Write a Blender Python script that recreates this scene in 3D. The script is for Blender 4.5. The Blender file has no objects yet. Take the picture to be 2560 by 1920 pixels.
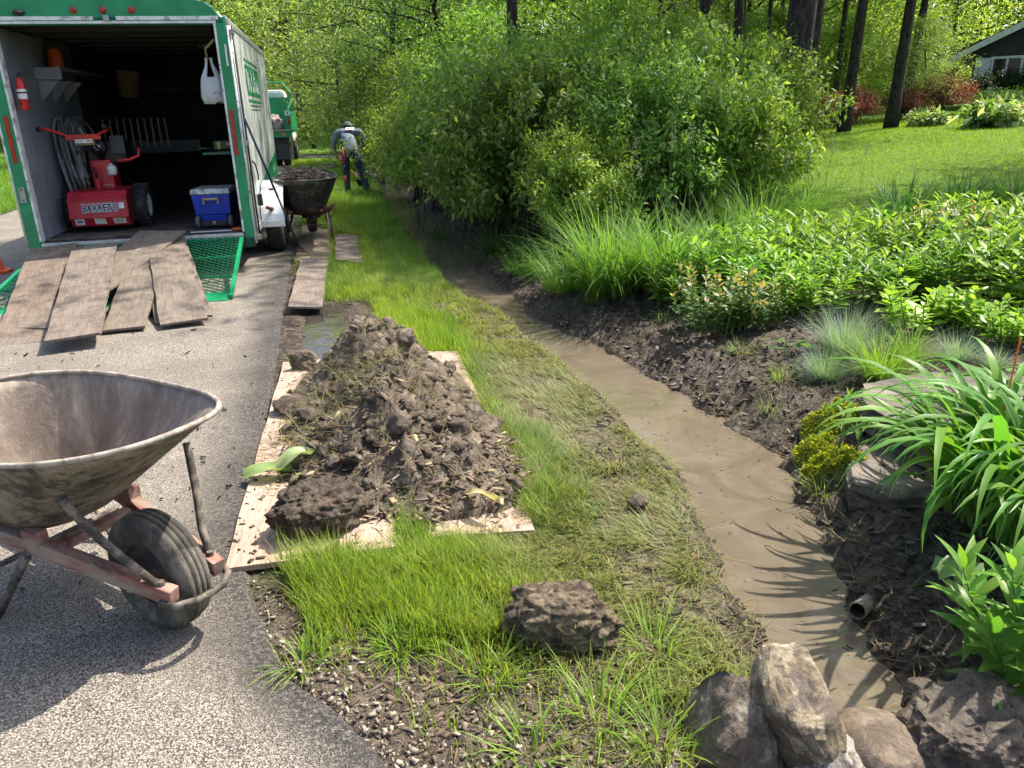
import bpy, bmesh, math
import numpy as np
from mathutils import Vector, Matrix

# ------------------------------------------------------------------ camera, sky, sun, exposure
scene = bpy.context.scene
COL = scene.collection
CAM_H = 1.55; PITCH = math.radians(19.5); ROLL = math.radians(1.6); FPX = 1922.0   # focal length in pixels of a 2560 px wide frame
_fw = Vector((0, math.cos(PITCH), -math.sin(PITCH))); _up = Vector((0, math.sin(PITCH), math.cos(PITCH))); _rt = Vector((1, 0, 0))
_cx = _rt*math.cos(ROLL) - _up*math.sin(ROLL); _cy = _rt*math.sin(ROLL) + _up*math.cos(ROLL)
cam_data = bpy.data.cameras.new('camera'); cam = bpy.data.objects.new('camera', cam_data); COL.objects.link(cam)
cam_data.sensor_width = 36; cam_data.lens = 36*FPX/2560; cam_data.clip_start = 0.05; cam_data.clip_end = 900
M = Matrix((_cx, _cy, -_fw)).transposed().to_4x4(); M.translation = (0, 0, CAM_H); cam.matrix_world = M
scene.camera = cam

SUN_AZ = math.radians(57)      # measured from +Y (the viewing direction) towards +X
SUN_EL = math.radians(58)
world = bpy.data.worlds.new('World'); scene.world = world; world.use_nodes = True
wn = world.node_tree; bg = wn.nodes['Background']
sky = wn.nodes.new('ShaderNodeTexSky'); sky.sky_type = 'NISHITA'; sky.sun_disc = False
sky.sun_elevation = SUN_EL; sky.sun_rotation = SUN_AZ; sky.air_density = 1.0; sky.dust_density = 3.0; sky.ozone_density = 0.6
wn.links.new(sky.outputs[0], bg.inputs[0]); bg.inputs[1].default_value = 0.15
sl = bpy.data.lights.new('sun', 'SUN'); sl.energy = 4.6; sl.angle = math.radians(0.55); sl.color = (1.0, 0.93, 0.80)
sun = bpy.data.objects.new('sun', sl); COL.objects.link(sun)
SUN_DIR = Vector((math.sin(SUN_AZ)*math.cos(SUN_EL), math.cos(SUN_AZ)*math.cos(SUN_EL), math.sin(SUN_EL)))
sun.rotation_euler = (-SUN_DIR).to_track_quat('-Z', 'Y').to_euler()
vs = scene.view_settings; vs.view_transform = 'Standard'; vs.look = 'None'; vs.gamma = 1.0; vs.exposure = 1.0
vs.use_curve_mapping = False
scene.render.engine = 'CYCLES'
cy_ = scene.cycles; cy_.use_denoising = True; cy_.max_bounces = 4; cy_.diffuse_bounces = 3; cy_.glossy_bounces = 2
cy_.transmission_bounces = 3; cy_.transparent_max_bounces = 6; cy_.use_adaptive_sampling = True; cy_.adaptive_threshold = 0.035
cy_.caustics_reflective = False; cy_.caustics_refractive = False

# ------------------------------------------------------------------ helpers
rng = np.random.default_rng(11)
def R(d): return math.radians(d)
def un(px, py, z=0.0):
    """point of height z that the photograph shows at pixel (px, py)"""
    d = _fw + _cx*((px-1280)/FPX) + _cy*((960-py)/FPX); t = (z-CAM_H)/d.z
    return Vector((d.x*t, d.y*t, z))
def uny(px, py, y):
    d = _fw + _cx*((px-1280)/FPX) + _cy*((960-py)/FPX); t = y/d.y
    return Vector((d.x*t, y, CAM_H+d.z*t))

def _hash(ix, iy, seed):
    n = (ix.astype(np.int64)*374761393 + iy.astype(np.int64)*668265263 + seed*1442695041) & 0x7fffffff
    n = ((n ^ (n >> 13))*1274126177) & 0x7fffffff
    return ((n ^ (n >> 16)) & 0xffff)/65535.0
def vnoise(x, y, seed=0):
    x = np.asarray(x, float); y = np.asarray(y, float)
    ix = np.floor(x); iy = np.floor(y); fx = x-ix; fy = y-iy
    fx = fx*fx*(3-2*fx); fy = fy*fy*(3-2*fy)
    a = _hash(ix, iy, seed); b = _hash(ix+1, iy, seed); c = _hash(ix, iy+1, seed); d = _hash(ix+1, iy+1, seed)
    return (a*(1-fx)+b*fx)*(1-fy) + (c*(1-fx)+d*fx)*fy
def fbm(x, y, oct=4, seed=0, gain=0.5):
    s = 0; a = 1; t = 0
    for k in range(oct):
        s = s + a*vnoise(np.asarray(x)*2**k+17.3*k, np.asarray(y)*2**k-9.1*k, seed+k*7); t += a; a *= gain
    return s/t
def sstep(e0, e1, x):
    t = np.clip((np.asarray(x, float)-e0)/(e1-e0), 0, 1); return t*t*(3-2*t)

def set_props(o, label=None, cat=None, group=None, kind=None):
    if label: o['label'] = label
    if cat: o['category'] = cat
    if group: o['group'] = group
    if kind: o['kind'] = kind
    return o
def empty(name, loc=(0, 0, 0), rz=0.0, label=None, cat=None, group=None):
    o = bpy.data.objects.new(name, None); COL.objects.link(o); o.location = loc; o.rotation_euler = (0, 0, rz)
    o.empty_display_size = 0.1
    return set_props(o, label, cat, group)
def link(name, me, mat=None, parent=None, **kw):
    o = bpy.data.objects.new(name, me); COL.objects.link(o)
    if mat is not None and not me.materials: me.materials.append(mat)
    if parent is not None: o.parent = parent
    return set_props(o, **kw)
def copy_tree(o, parent=None):
    c = o.copy(); COL.objects.link(c); c.parent = parent
    for ch in list(o.children): copy_tree(ch, c)
    return c
def np_mesh(name, V, faces, col=None, smooth=False, attrs=None):
    """faces: list of int arrays (m,k). col: per-vertex rgb"""
    me = bpy.data.meshes.new(name); V = np.asarray(V, np.float32); me.vertices.add(len(V)); me.vertices.foreach_set('co', V.ravel())
    ks = []; loops = []
    for f in faces:
        f = np.asarray(f, np.int32)
        if len(f) == 0: continue
        ks.append(np.full(len(f), f.shape[1], np.int32)); loops.append(f.ravel())
    ks = np.concatenate(ks); loops = np.concatenate(loops)
    me.loops.add(len(loops)); me.loops.foreach_set('vertex_index', loops)
    me.polygons.add(len(ks)); st = np.zeros(len(ks), np.int32); st[1:] = np.cumsum(ks)[:-1]
    me.polygons.foreach_set('loop_start', st); me.polygons.foreach_set('loop_total', ks)
    if smooth: me.polygons.foreach_set('use_smooth', np.ones(len(ks), bool))
    if col is not None:
        a = me.attributes.new('col', 'FLOAT_COLOR', 'POINT'); c = np.ones((len(V), 4), np.float32); c[:, :3] = col; a.data.foreach_set('color', c.ravel())
    for k, v in (attrs or {}).items():
        a = me.attributes.new(k, 'FLOAT', 'POINT'); a.data.foreach_set('value', np.asarray(v, np.float32))
    me.update(calc_edges=True); me.validate()
    return me

class MB:
    """collects boxes, beams, tubes and prisms into one mesh"""
    def __init__(s): s.V = []; s.F = []; s.mi = []; s.cur = 0
    def add(s, V, F):
        b = len(s.V); s.V += [tuple(v) for v in V]; s.F += [tuple(i+b for i in f) for f in F]; s.mi += [s.cur]*len(F); return s
    def box(s, c, size, rot=None):
        x, y, z = [k/2 for k in size]; P = [Vector(p) for p in ((-x,-y,-z),(x,-y,-z),(x,y,-z),(-x,y,-z),(-x,-y,z),(x,-y,z),(x,y,z),(-x,y,z))]
        if rot is not None: P = [rot @ p for p in P]
        return s.add([p+Vector(c) for p in P], [(3,2,1,0),(4,5,6,7),(0,1,5,4),(1,2,6,5),(2,3,7,6),(3,0,4,7)])
    def beam(s, a, b, w, h, up=(0, 0, 1)):
        a = Vector(a); b = Vector(b); d = (b-a).normalized(); u = Vector(up)
        sd = d.cross(u)
        if sd.length < 1e-4: sd = d.cross(Vector((0, 1, 0)))
        sd.normalize(); u = sd.cross(d)
        P = [q + sd*(sx*w/2) + u*(sz*h/2) for q in (a, b) for sx, sz in ((-1,-1),(1,-1),(1,1),(-1,1))]
        return s.add(P, [(3,2,1,0),(4,5,6,7),(0,1,5,4),(1,2,6,5),(2,3,7,6),(3,0,4,7)])
    def tube(s, pts, r, n=8, cap=True):
        pts = [Vector(p) for p in pts]; rs = r if hasattr(r, '__len__') else [r]*len(pts)
        V = []; F = []; ref = None
        for i, p in enumerate(pts):
            d = (pts[min(i+1, len(pts)-1)]-pts[max(i-1, 0)]).normalized()
            if ref is None: ref = d.orthogonal().normalized()
            ref = (ref - d*ref.dot(d)).normalized(); w = d.cross(ref)
            V += [p + (ref*math.cos(2*math.pi*k/n) + w*math.sin(2*math.pi*k/n))*rs[i] for k in range(n)]
        for i in range(len(pts)-1):
            for k in range(n): F.append((i*n+k, i*n+(k+1)%n, (i+1)*n+(k+1)%n, (i+1)*n+k))
        if cap: F.append(tuple(range(n-1, -1, -1))); F.append(tuple((len(pts)-1)*n+k for k in range(n)))
        return s.add(V, F)
    def cyl(s, a, b, r, n=16): return s.tube([a, b], r, n)
    def lathe(s, prof, n=24, axis='z', c=(0, 0, 0), close=False):
        """prof: list of (r, h)"""
        V = []; F = []; m = len(prof)
        for r, h in prof:
            for k in range(n):
                a = 2*math.pi*k/n; p = (r*math.cos(a), r*math.sin(a), h)
                if axis == 'x': p = (h, r*math.cos(a), r*math.sin(a))
                if axis == 'y': p = (r*math.cos(a), h, r*math.sin(a))
                V.append(Vector(p)+Vector(c))
        for i in range(m if close else m-1):
            j = (i+1) % m
            for k in range(n): F.append((i*n+k, i*n+(k+1)%n, j*n+(k+1)%n, j*n+k))
        return s.add(V, F)
    def prism(s, poly, d, o=(0, 0, 0), ex=(1, 0, 0), ey=(0, 0, 1), ez=(0, 1, 0)):
        ex, ey, ez, o = Vector(ex), Vector(ey), Vector(ez), Vector(o); n = len(poly)
        V = [o+ex*p[0]+ey*p[1] for p in poly] + [o+ex*p[0]+ey*p[1]+ez*d for p in poly]
        F = [tuple(range(n)), tuple(range(2*n-1, n-1, -1))] + [(k, n+k, n+(k+1)%n, (k+1)%n) for k in range(n)]
        return s.add(V, F)
    def hexa(s, P):   # 8 corners: 4 bottom, 4 top
        return s.add(P, [(3,2,1,0),(4,5,6,7),(0,1,5,4),(1,2,6,5),(2,3,7,6),(3,0,4,7)])
    def mesh(s, name, bevel=0, smooth=False, fix=True):
        me = bpy.data.meshes.new(name); me.from_pydata([tuple(v) for v in s.V], [], s.F)
        bm = bmesh.new(); bm.from_mesh(me)
        if fix: bmesh.ops.recalc_face_normals(bm, faces=bm.faces)
        if bevel: bmesh.ops.bevel(bm, geom=[e for e in bm.edges if len(e.link_faces) == 2 and e.calc_face_angle(0) > 0.6], offset=bevel, segments=2, affect='EDGES', profile=0.6)
        bm.to_mesh(me); bm.free()
        if smooth:
            for p in me.polygons: p.use_smooth = True
        return me
    def build(s, name, mat, parent=None, bevel=0, smooth=False, **kw):
        return link(name, s.mesh(name, bevel, smooth), mat, parent, **kw)

# ------------------------------------------------------------------ materials
def _nodes(name):
    m = bpy.data.materials.new(name); m.use_nodes = True; nt = m.node_tree; return m, nt, nt.nodes['Principled BSDF'], nt.nodes['Material Output']
def N(nt, t, **kw):
    n = nt.nodes.new(t)
    for k, v in kw.items():
        if k.startswith('i_'):
            key = k[2:]; n.inputs[int(key) if key.isdigit() else key].default_value = v
        else: setattr(n, k, v)
    return n
def L(nt, a, b): nt.links.new(a, b)
def ramp(nt, fac, stops):
    r = nt.nodes.new('ShaderNodeValToRGB'); e = r.color_ramp.elements
    while len(e) > 1: e.remove(e[-1])
    for i, (p, c) in enumerate(stops):
        if i == 0: e[0].position = p; el = e[0]
        else: el = e.new(p)
        el.color = (*c, 1) if len(c) == 3 else c
    L(nt, fac, r.inputs[0]); return r.outputs[0]
def noise(nt, scale, detail=5, rough=0.6, co=None, dist=0.0):
    n = N(nt, 'ShaderNodeTexNoise', i_Scale=scale, i_Detail=detail, i_Roughness=rough, i_Distortion=dist)
    if co is not None: L(nt, co, n.inputs['Vector'])
    mr = N(nt, 'ShaderNodeMapRange'); mr.inputs['From Min'].default_value = 0.27; mr.inputs['From Max'].default_value = 0.73; L(nt, n.outputs[0], mr.inputs[0])   # use the whole range
    return mr.outputs[0]
def coords(nt, scale=(1, 1, 1), kind='Object'):
    t = N(nt, 'ShaderNodeTexCoord'); mp = N(nt, 'ShaderNodeMapping'); mp.inputs['Scale'].default_value = scale
    L(nt, t.outputs[kind], mp.inputs[0]); return mp.outputs[0]
def mixc(nt, f, a, b, mode='MIX'):
    m = N(nt, 'ShaderNodeMix', data_type='RGBA', blend_type=mode)
    for s, v in ((m.inputs[0], f), (m.inputs[6], a), (m.inputs[7], b)):
        if hasattr(v, 'is_linked'): L(nt, v, s)
        elif hasattr(v, '__len__'): s.default_value = (*v[:3], 1)
        else: s.default_value = v
    return m.outputs[2]
def bump(nt, h, strength, dist=0.01, bs=None, prev=None):
    b = N(nt, 'ShaderNodeBump', i_Strength=strength, i_Distance=dist); L(nt, h, b.inputs['Height'])
    if prev is not None: L(nt, prev, b.inputs['Normal'])
    if bs is not None: L(nt, b.outputs[0], bs.inputs['Normal'])
    return b.outputs[0]
def weathered(name, stops, scale=6, rough=(0.5, 0.8), metal=0.0, bs=(40, 0.3, 0.004), stretch=(1, 1, 1), spec=0.5, grime=None, detail=7, coat=0):
    """painted or raw surface: colour stops over fractal noise, roughness range, bump (scale, strength, distance), grime=(colour, scale, amount)"""
    m, nt, b, o = _nodes(name); co = coords(nt, stretch)
    f = noise(nt, scale, detail, 0.62, co, 0.3); c = ramp(nt, f, stops)
    if grime:
        g = ramp(nt, noise(nt, grime[1], 8, 0.7, co, 0.6), [(0.62-0.3*grime[2], (0, 0, 0)), (0.78-0.2*grime[2], (1, 1, 1))])
        c = mixc(nt, g, c, grime[0])
    L(nt, c, b.inputs['Base Color'])
    rr = N(nt, 'ShaderNodeMapRange'); rr.inputs['To Min'].default_value = rough[0]; rr.inputs['To Max'].default_value = rough[1]
    L(nt, noise(nt, scale*2.3, 5, 0.6, co), rr.inputs[0]); L(nt, rr.outputs[0], b.inputs['Roughness'])
    b.inputs['Metallic'].default_value = metal; b.inputs['Specular IOR Level'].default_value = spec; b.inputs['Coat Weight'].default_value = coat
    if bs: bump(nt, noise(nt, bs[0], 6, 0.65, co), bs[1], bs[2], b)
    return m
def plain(name, c, rough=0.6, metal=0.0, spec=0.5, var=0.12):
    lo = tuple(k*(1-var) for k in c); hi = tuple(min(1, k*(1+var)) for k in c)
    return weathered(name, [(0.3, lo), (0.7, hi)], 9, (max(0.05, rough-0.08), min(1, rough+0.08)), metal, (70, 0.12, 0.002), spec=spec)
def leafmat(name, trans=0.45, rough=0.45, spec=0.4, tint=(1.0, 1.0, 0.55), vary=0.0, glow=1.6):
    """foliage: colour from the per-leaf attribute, light passing through thin leaves"""
    m, nt, b, o = _nodes(name); a = N(nt, 'ShaderNodeAttribute', attribute_name='col')
    src = a.outputs['Color']
    if vary:      # every plant has its own shade of green
        oi = N(nt, 'ShaderNodeObjectInfo'); hs = N(nt, 'ShaderNodeHueSaturation'); L(nt, src, hs.inputs['Color'])
        m1 = N(nt, 'ShaderNodeMapRange'); m1.inputs['To Min'].default_value = 1-vary; m1.inputs['To Max'].default_value = 1+vary*1.3; L(nt, oi.outputs['Random'], m1.inputs[0]); L(nt, m1.outputs[0], hs.inputs['Value'])
        fr = N(nt, 'ShaderNodeMath', operation='MULTIPLY', i_1=7.31); L(nt, oi.outputs['Random'], fr.inputs[0]); fr2 = N(nt, 'ShaderNodeMath', operation='FRACT'); L(nt, fr.outputs[0], fr2.inputs[0])
        m2 = N(nt, 'ShaderNodeMapRange'); m2.inputs['To Min'].default_value = 0.482; m2.inputs['To Max'].default_value = 0.512; L(nt, fr2.outputs[0], m2.inputs[0]); L(nt, m2.outputs[0], hs.inputs['Hue'])
        src = hs.outputs[0]
    L(nt, src, b.inputs['Base Color']); b.inputs['Roughness'].default_value = rough; b.inputs['Specular IOR Level'].default_value = spec
    t = N(nt, 'ShaderNodeBsdfTranslucent'); tc = mixc(nt, 1.0, src, tuple(k*glow for k in tint), 'MULTIPLY'); L(nt, tc, t.inputs[0])
    mx = N(nt, 'ShaderNodeMixShader', i_0=trans); L(nt, b.outputs[0], mx.inputs[1]); L(nt, t.outputs[0], mx.inputs[2]); L(nt, mx.outputs[0], o.inputs[0])
    return m
# ------------------------------------------------------------------ terrain
_YE = [-40, 1.2, 1.5, 1.7, 1.88, 2.33, 5.2, 7.84, 11.2, 16.7, 21.8, 26, 36, 140]; _XE = [9.0, -0.02, -0.30, -0.47, -0.67, -0.93, -1.63, -2.25, -3.05, -4.50, -5.85, -7.0, -9.8, -39]
_YL = [1.4, 1.9, 2.19, 2.37, 2.79, 3.16, 3.58, 4.30, 5.12, 6.42, 7.88, 10.3, 15.4, 24, 140]; _XL = [0.78, 0.80, 0.83, 0.86, 0.85, 0.86, 0.85, 0.67, 0.455, 0.085, -0.52, -1.14, -2.22, -3.9, -27]
_YR = [1.4, 1.94, 2.15, 2.40, 2.68, 3.11, 3.74, 4.32, 5.08, 5.88, 6.81, 8.02, 11.28, 15.3, 24, 140]; _XR = [1.24, 1.24, 1.23, 1.24, 1.28, 1.32, 1.45, 1.26, 1.01, 0.71, 0.27, -0.05, -0.68, -1.72, -3.6, -26.8]
WATER_Z = -0.25
def xe(y): return np.interp(y, _YE, _XE)
def xl(y): return np.interp(y, _YL, _XL) + 0.10*(vnoise(np.asarray(y)*3.1, 0.5, 3)-0.5) + 0.06*(vnoise(np.asarray(y)*11, 2.5, 4)-0.5)
def xr(y): return np.interp(y, _YR, _XR) + 0.13*(vnoise(np.asarray(y)*2.7, 7.5, 5)-0.5) + 0.08*(vnoise(np.asarray(y)*9, 9.5, 6)-0.5)
def zg(x, y, fine=True):
    x = np.asarray(x, float); y = np.asarray(y, float); e = xe(y); l = xl(y); r = xr(y)
    t = np.clip((x-e)/np.maximum(l-e, 0.05), 0, 1)
    far = sstep(14, 22, y)
    zl = -0.015 - 0.10*t**1.4 - 0.145*sstep(-0.16, 0.02, x-l)*(1-0.6*far)
    d = x-r
    zr = -0.262 + 0.03*sstep(-0.01, 0.03, d) + 0.14*sstep(0.0, 0.42, d) + 0.10*sstep(0.4, 1.2, d) + 0.052*np.clip(d-1.3, 0, 24)
    w = np.clip((x-l)/np.maximum(r-l, 0.05), 0, 1)
    zw = -0.27 - 0.07*np.sin(np.pi*w)*(1-far)
    z = np.where(x < l, zl, np.where(x > r, zr, zw))
    # the ditch ends at the boulders
    endm = sstep(2.02, 1.6, y)*(x > e+0.2)*sstep(0.4, 0.8, x)
    z = np.where(endm > 0, z*(1-endm) + endm*(-0.13), z)
    # hollow of the puddle by the road
    pm = sstep(0.26, 0.08, np.abs(x-e-0.33))*sstep(4.6, 5.2, y)*sstep(7.0, 6.2, y); z = z-0.035*pm
    z = np.where(x < e, -0.05*sstep(0.0, 0.12, e-x)-0.015, z)
    if fine:
        mud = np.clip(sstep(-0.15, 0.05, x-l)*sstep(1.9, 0.6, d), 0, 1)*(x > e)
        z = z + mud*(x > r-0.03)*(0.06*(fbm(x*5, y*5, 3, 21)-0.5) + 0.085*(np.abs(fbm(x*14, y*14, 3, 31)-0.5)*2-0.22))
        z = z + mud*(x < l)*0.03*(fbm(x*14, y*14, 3, 31)-0.5)
        z = z + (x > e)*(1-mud)*0.03*(fbm(x*4, y*4, 3, 41)-0.5)*sstep(0.0, 0.25, x-e)
    return z
def tramp_f(x, y):
    """where boots and barrows flattened the grass"""
    dw = xl(y)-x; patch = fbm(x*2.3, y*2.3, 3, 301)
    t = sstep(1.05, 0.45, dw + 0.6*(patch-0.5))*sstep(1.5, 2.2, y)*sstep(8.5, 6.0, y)
    return np.maximum(t, 0.8*sstep(0.58, 0.66, fbm(x*1.6+5, y*1.1, 3, 321))*sstep(9, 6, y)*sstep(-0.1, 0.3, x+0.25*(y-3)))
def axis_coords(lo, hi, f0, f1, step, grow):
    c = list(np.arange(f0, f1, step)); s = step; p = f0; left = []
    while p > lo: s *= grow; p -= s; left.append(p)
    s = step; p = c[-1]
    while p < hi: s *= grow; p += s; c.append(p)
    return np.array(left[::-1]+c)
def grid_faces(nx, ny):
    i = np.arange(nx-1)[None, :] + nx*np.arange(ny-1)[:, None]; i = i.ravel()
    return np.stack([i, i+1, i+1+nx, i+nx], 1)

gx = axis_coords(-160, 200, -1.9, 3.6, 0.026, 1.055); gy = axis_coords(-40, 260, 1.3, 8.5, 0.028, 1.045)
X, Y = np.meshgrid(gx, gy); Z = zg(X, Y)
E_ = xe(Y); L_ = xl(Y); R_ = xr(Y); D_ = X-R_
mud = np.clip(sstep(-0.22, -0.02, X-L_ + 0.25*(fbm(X*3, Y*3, 3, 51)-0.5)), 0, 1)*sstep(1.75, 1.0, D_ + 0.7*(fbm(X*1.5, Y*1.5, 3, 52)-0.5))*(X > E_)
mud = mud*(1-0.3*sstep(18, 30, Y))
mud = np.maximum(mud, sstep(0.62, 0.45, np.abs(X-E_-0.3)+0.3*(fbm(X*6, Y*6, 3, 53)-0.5))*sstep(3.7, 4.3, Y)*sstep(9.4, 8.4, Y))      # wet strip at the puddle
# garden bed: dry dark mulch
bed = sstep(0.6, 1.2, D_)*sstep(7.8, 6.4, Y - 0.35*(X-2))*(Y > 1.0)
# stony shoulder near the camera
stony = sstep(2.45, 2.0, Y + 0.4*(X-E_-0.35) + 0.35*(fbm(X*4, Y*4, 3, 61)-0.5))*(X > E_-0.1)*sstep(0.75, 0.5, X)
m, nt, b, o = _nodes('ground'); co = coords(nt, (1, 1, 1))
def attr(nt, n): return N(nt, 'ShaderNodeAttribute', attribute_name=n).outputs['Fac']
n1 = noise(nt, 22, 8, 0.7, co, 0.4); n2 = noise(nt, 3.0, 6, 0.6, co); n3 = noise(nt, 120, 4, 0.7, co)
turf = ramp(nt, n1, [(0.3, (0.030, 0.045, 0.012)), (0.5, (0.055, 0.085, 0.018)), (0.72, (0.10, 0.10, 0.04))])
lawn = ramp(nt, noise(nt, 9, 8, 0.7, co), [(0.3, (0.07, 0.14, 0.012)), (0.7, (0.11, 0.20, 0.018))])
lawn = mixc(nt, ramp(nt, noise(nt, 0.35, 4, 0.5, co), [(0.4, (0, 0, 0)), (0.65, (1, 1, 1))]), lawn, mixc(nt, 0.5, lawn, (0.11, 0.19, 0.02)))
mudc = ramp(nt, n1, [(0.30, (0.028, 0.019, 0.013)), (0.5, (0.070, 0.050, 0.035)), (0.75, (0.16, 0.122, 0.090))])
bedc = ramp(nt, n1, [(0.3, (0.026, 0.017, 0.012)), (0.55, (0.075, 0.048, 0.033)), (0.8, (0.17, 0.115, 0.080))])
stc = ramp(nt, mixc(nt, 0.5, n3, n1), [(0.3, (0.035, 0.027, 0.020)), (0.5, (0.115, 0.088, 0.064)), (0.72, (0.26, 0.21, 0.155))])
c = mixc(nt, attr(nt, 'tramp'), turf, ramp(nt, n1, [(0.3, (0.05, 0.04, 0.025)), (0.5, (0.12, 0.105, 0.06)), (0.72, (0.22, 0.19, 0.115))])); c = mixc(nt, attr(nt, 'lawn'), c, lawn); c = mixc(nt, attr(nt, 'stony'), c, stc); c = mixc(nt, attr(nt, 'bed'), c, bedc); c = mixc(nt, attr(nt, 'mud'), c, mudc)
L(nt, c, b.inputs['Base Color'])
rr = N(nt, 'ShaderNodeMapRange'); rr.inputs['To Min'].default_value = 0.95; rr.inputs['To Max'].default_value = 0.40
mu = N(nt, 'ShaderNodeMath', operation='MULTIPLY'); L(nt, attr(nt, 'mud'), mu.inputs[0]); L(nt, ramp(nt, n2, [(0.35, (0.25, 0.25, 0.25)), (0.65, (1, 1, 1))]), mu.inputs[1])
L(nt, mu.outputs[0], rr.inputs[0]); L(nt, rr.outputs[0], b.inputs['Roughness'])
b.inputs['Specular IOR Level'].default_value = 0.35
bb = bump(nt, n1, 0.9, 0.02); bump(nt, n3, 0.6, 0.006, b, bb)
GROUND_MAT = m
lawnA = sstep(1.4, 2.4, D_)*sstep(6.5, 8.5, Y-0.2*(X-3)) + (Y > 13)*(X > E_) + (X < E_-6)
me = np_mesh('ground', np.stack([X, Y, Z], -1).reshape(-1, 3), [grid_faces(len(gx), len(gy))], smooth=True,
             attrs={'mud': np.clip(mud, 0, 1).ravel(), 'bed': np.clip(bed, 0, 1).ravel(), 'stony': np.clip(stony, 0, 1).ravel(), 'lawn': np.clip(lawnA, 0, 1).ravel(), 'tramp': (np.clip(tramp_f(X, Y), 0, 1)*(X > E_)*(X < L_)).ravel()})
link('ground', me, GROUND_MAT, kind='structure')

# road of rolled chippings with a tarry, crumbling edge
def road_left(y): return xe(y) - 5.4 - 0.0*y
ry = axis_coords(-30, 150, 1.2, 9, 0.05, 1.04); nu = 90
uu = np.concatenate([np.linspace(0, 0.10, 14)[:-1], np.linspace(0.10, 1.0, nu-13)**1.0])
RX = []; RZ = []; RE = []
for y in ry:
    jag = 0.05*(fbm(y*4, 3.3, 4, 71)-0.5) + 0.02*(vnoise(y*26, 1.1, 72)-0.5)
    r0 = xe(y)+jag*min(1.5, 1+y*0.02); l0 = road_left(y); x = r0+(l0-r0)*uu; RX.append(x); d = (r0-x)
    z = 0.002+0.018*sstep(0, 2.4, d) - 0.045*sstep(0.035, 0.0, d) - 0.03*sstep(0.06, 0.0, x-l0); RZ.append(z); RE.append(d)
RX = np.array(RX); RZ = np.array(RZ); RE = np.array(RE); RY = np.repeat(ry[:, None], RX.shape[1], 1)
RZ = RZ + 0.006*(fbm(RX*5, RY*5, 3, 81)-0.5)*(RE > 0.03)
edge = sstep(0.42, 0.03, RE + 0.22*(fbm(RX*3, RY*3, 4, 91)-0.5))
m, nt, b, o = _nodes('road_chippings'); co = coords(nt)
v = N(nt, 'ShaderNodeTexVoronoi', i_Scale=185.0, i_Randomness=1.0); L(nt, co, v.inputs['Vector'])
v2 = N(nt, 'ShaderNodeTexVoronoi', i_Scale=260.0); L(nt, co, v2.inputs['Vector'])
sep = N(nt, 'ShaderNodeSeparateColor'); L(nt, v.outputs['Color'], sep.inputs[0])
stone = ramp(nt, sep.outputs[0], [(0.0, (0.17, 0.145, 0.12)), (0.35, (0.27, 0.235, 0.195)), (0.7, (0.38, 0.335, 0.28)), (1.0, (0.55, 0.50, 0.425))])
gap = ramp(nt, v.outputs['Distance'], [(0.0, (0, 0, 0)), (0.42, (0, 0, 0)), (0.72, (1, 1, 1))])
c = mixc(nt, gap, stone, (0.065, 0.057, 0.050))
worn = ramp(nt, noise(nt, 1.3, 6, 0.65, co, 0.5), [(0.35, (0, 0, 0)), (0.7, (1, 1, 1))])
c = mixc(nt, mixc(nt, 0.45, (0, 0, 0), worn), c, (0.135, 0.116, 0.098))
ef = N(nt, 'ShaderNodeMath', operation='MULTIPLY'); L(nt, attr(nt, 'edge'), ef.inputs[0]); L(nt, ramp(nt, noise(nt, 60, 6, 0.75, co), [(0.35, (0.55, 0.55, 0.55)), (0.6, (1, 1, 1))]), ef.inputs[1])
c = mixc(nt, ef.outputs[0], c, (0.030, 0.028, 0.028))
L(nt, c, b.inputs['Base Color']); b.inputs['Roughness'].default_value = 0.82; b.inputs['Specular IOR Level'].default_value = 0.3
inv = N(nt, 'ShaderNodeMath', operation='SUBTRACT', i_0=1.0); L(nt, v.outputs['Distance'], inv.inputs[1])
bump(nt, inv.outputs[0], 0.7, 0.006, b, bump(nt, noise(nt, 9, 5, 0.6, co), 0.3, 0.02))
me = np_mesh('road', np.stack([RX, RY, RZ], -1).reshape(-1, 3), [grid_faces(RX.shape[1], len(ry))[:, ::-1]], smooth=True, attrs={'edge': edge.ravel()})
link('road', me, m, kind='structure')

# side drive far behind, crossing the verge
m_drive = weathered('drive_asphalt', [(0.3, (0.07, 0.07, 0.075)), (0.7, (0.12, 0.12, 0.12))], 4, (0.8, 0.9))
dv = []
for k in range(13):
    x = -11.5 + k*1.6
    for yy in (33.0, 35.6): dv.append((x, yy+0.02*k, float(zg(x, yy, False))+0.03+0.0*k))
link('driveway', np_mesh('driveway', dv, [np.array([(2*k, 2*k+2, 2*k+3, 2*k+1) for k in range(12)])]), m_drive, kind='structure')

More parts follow.
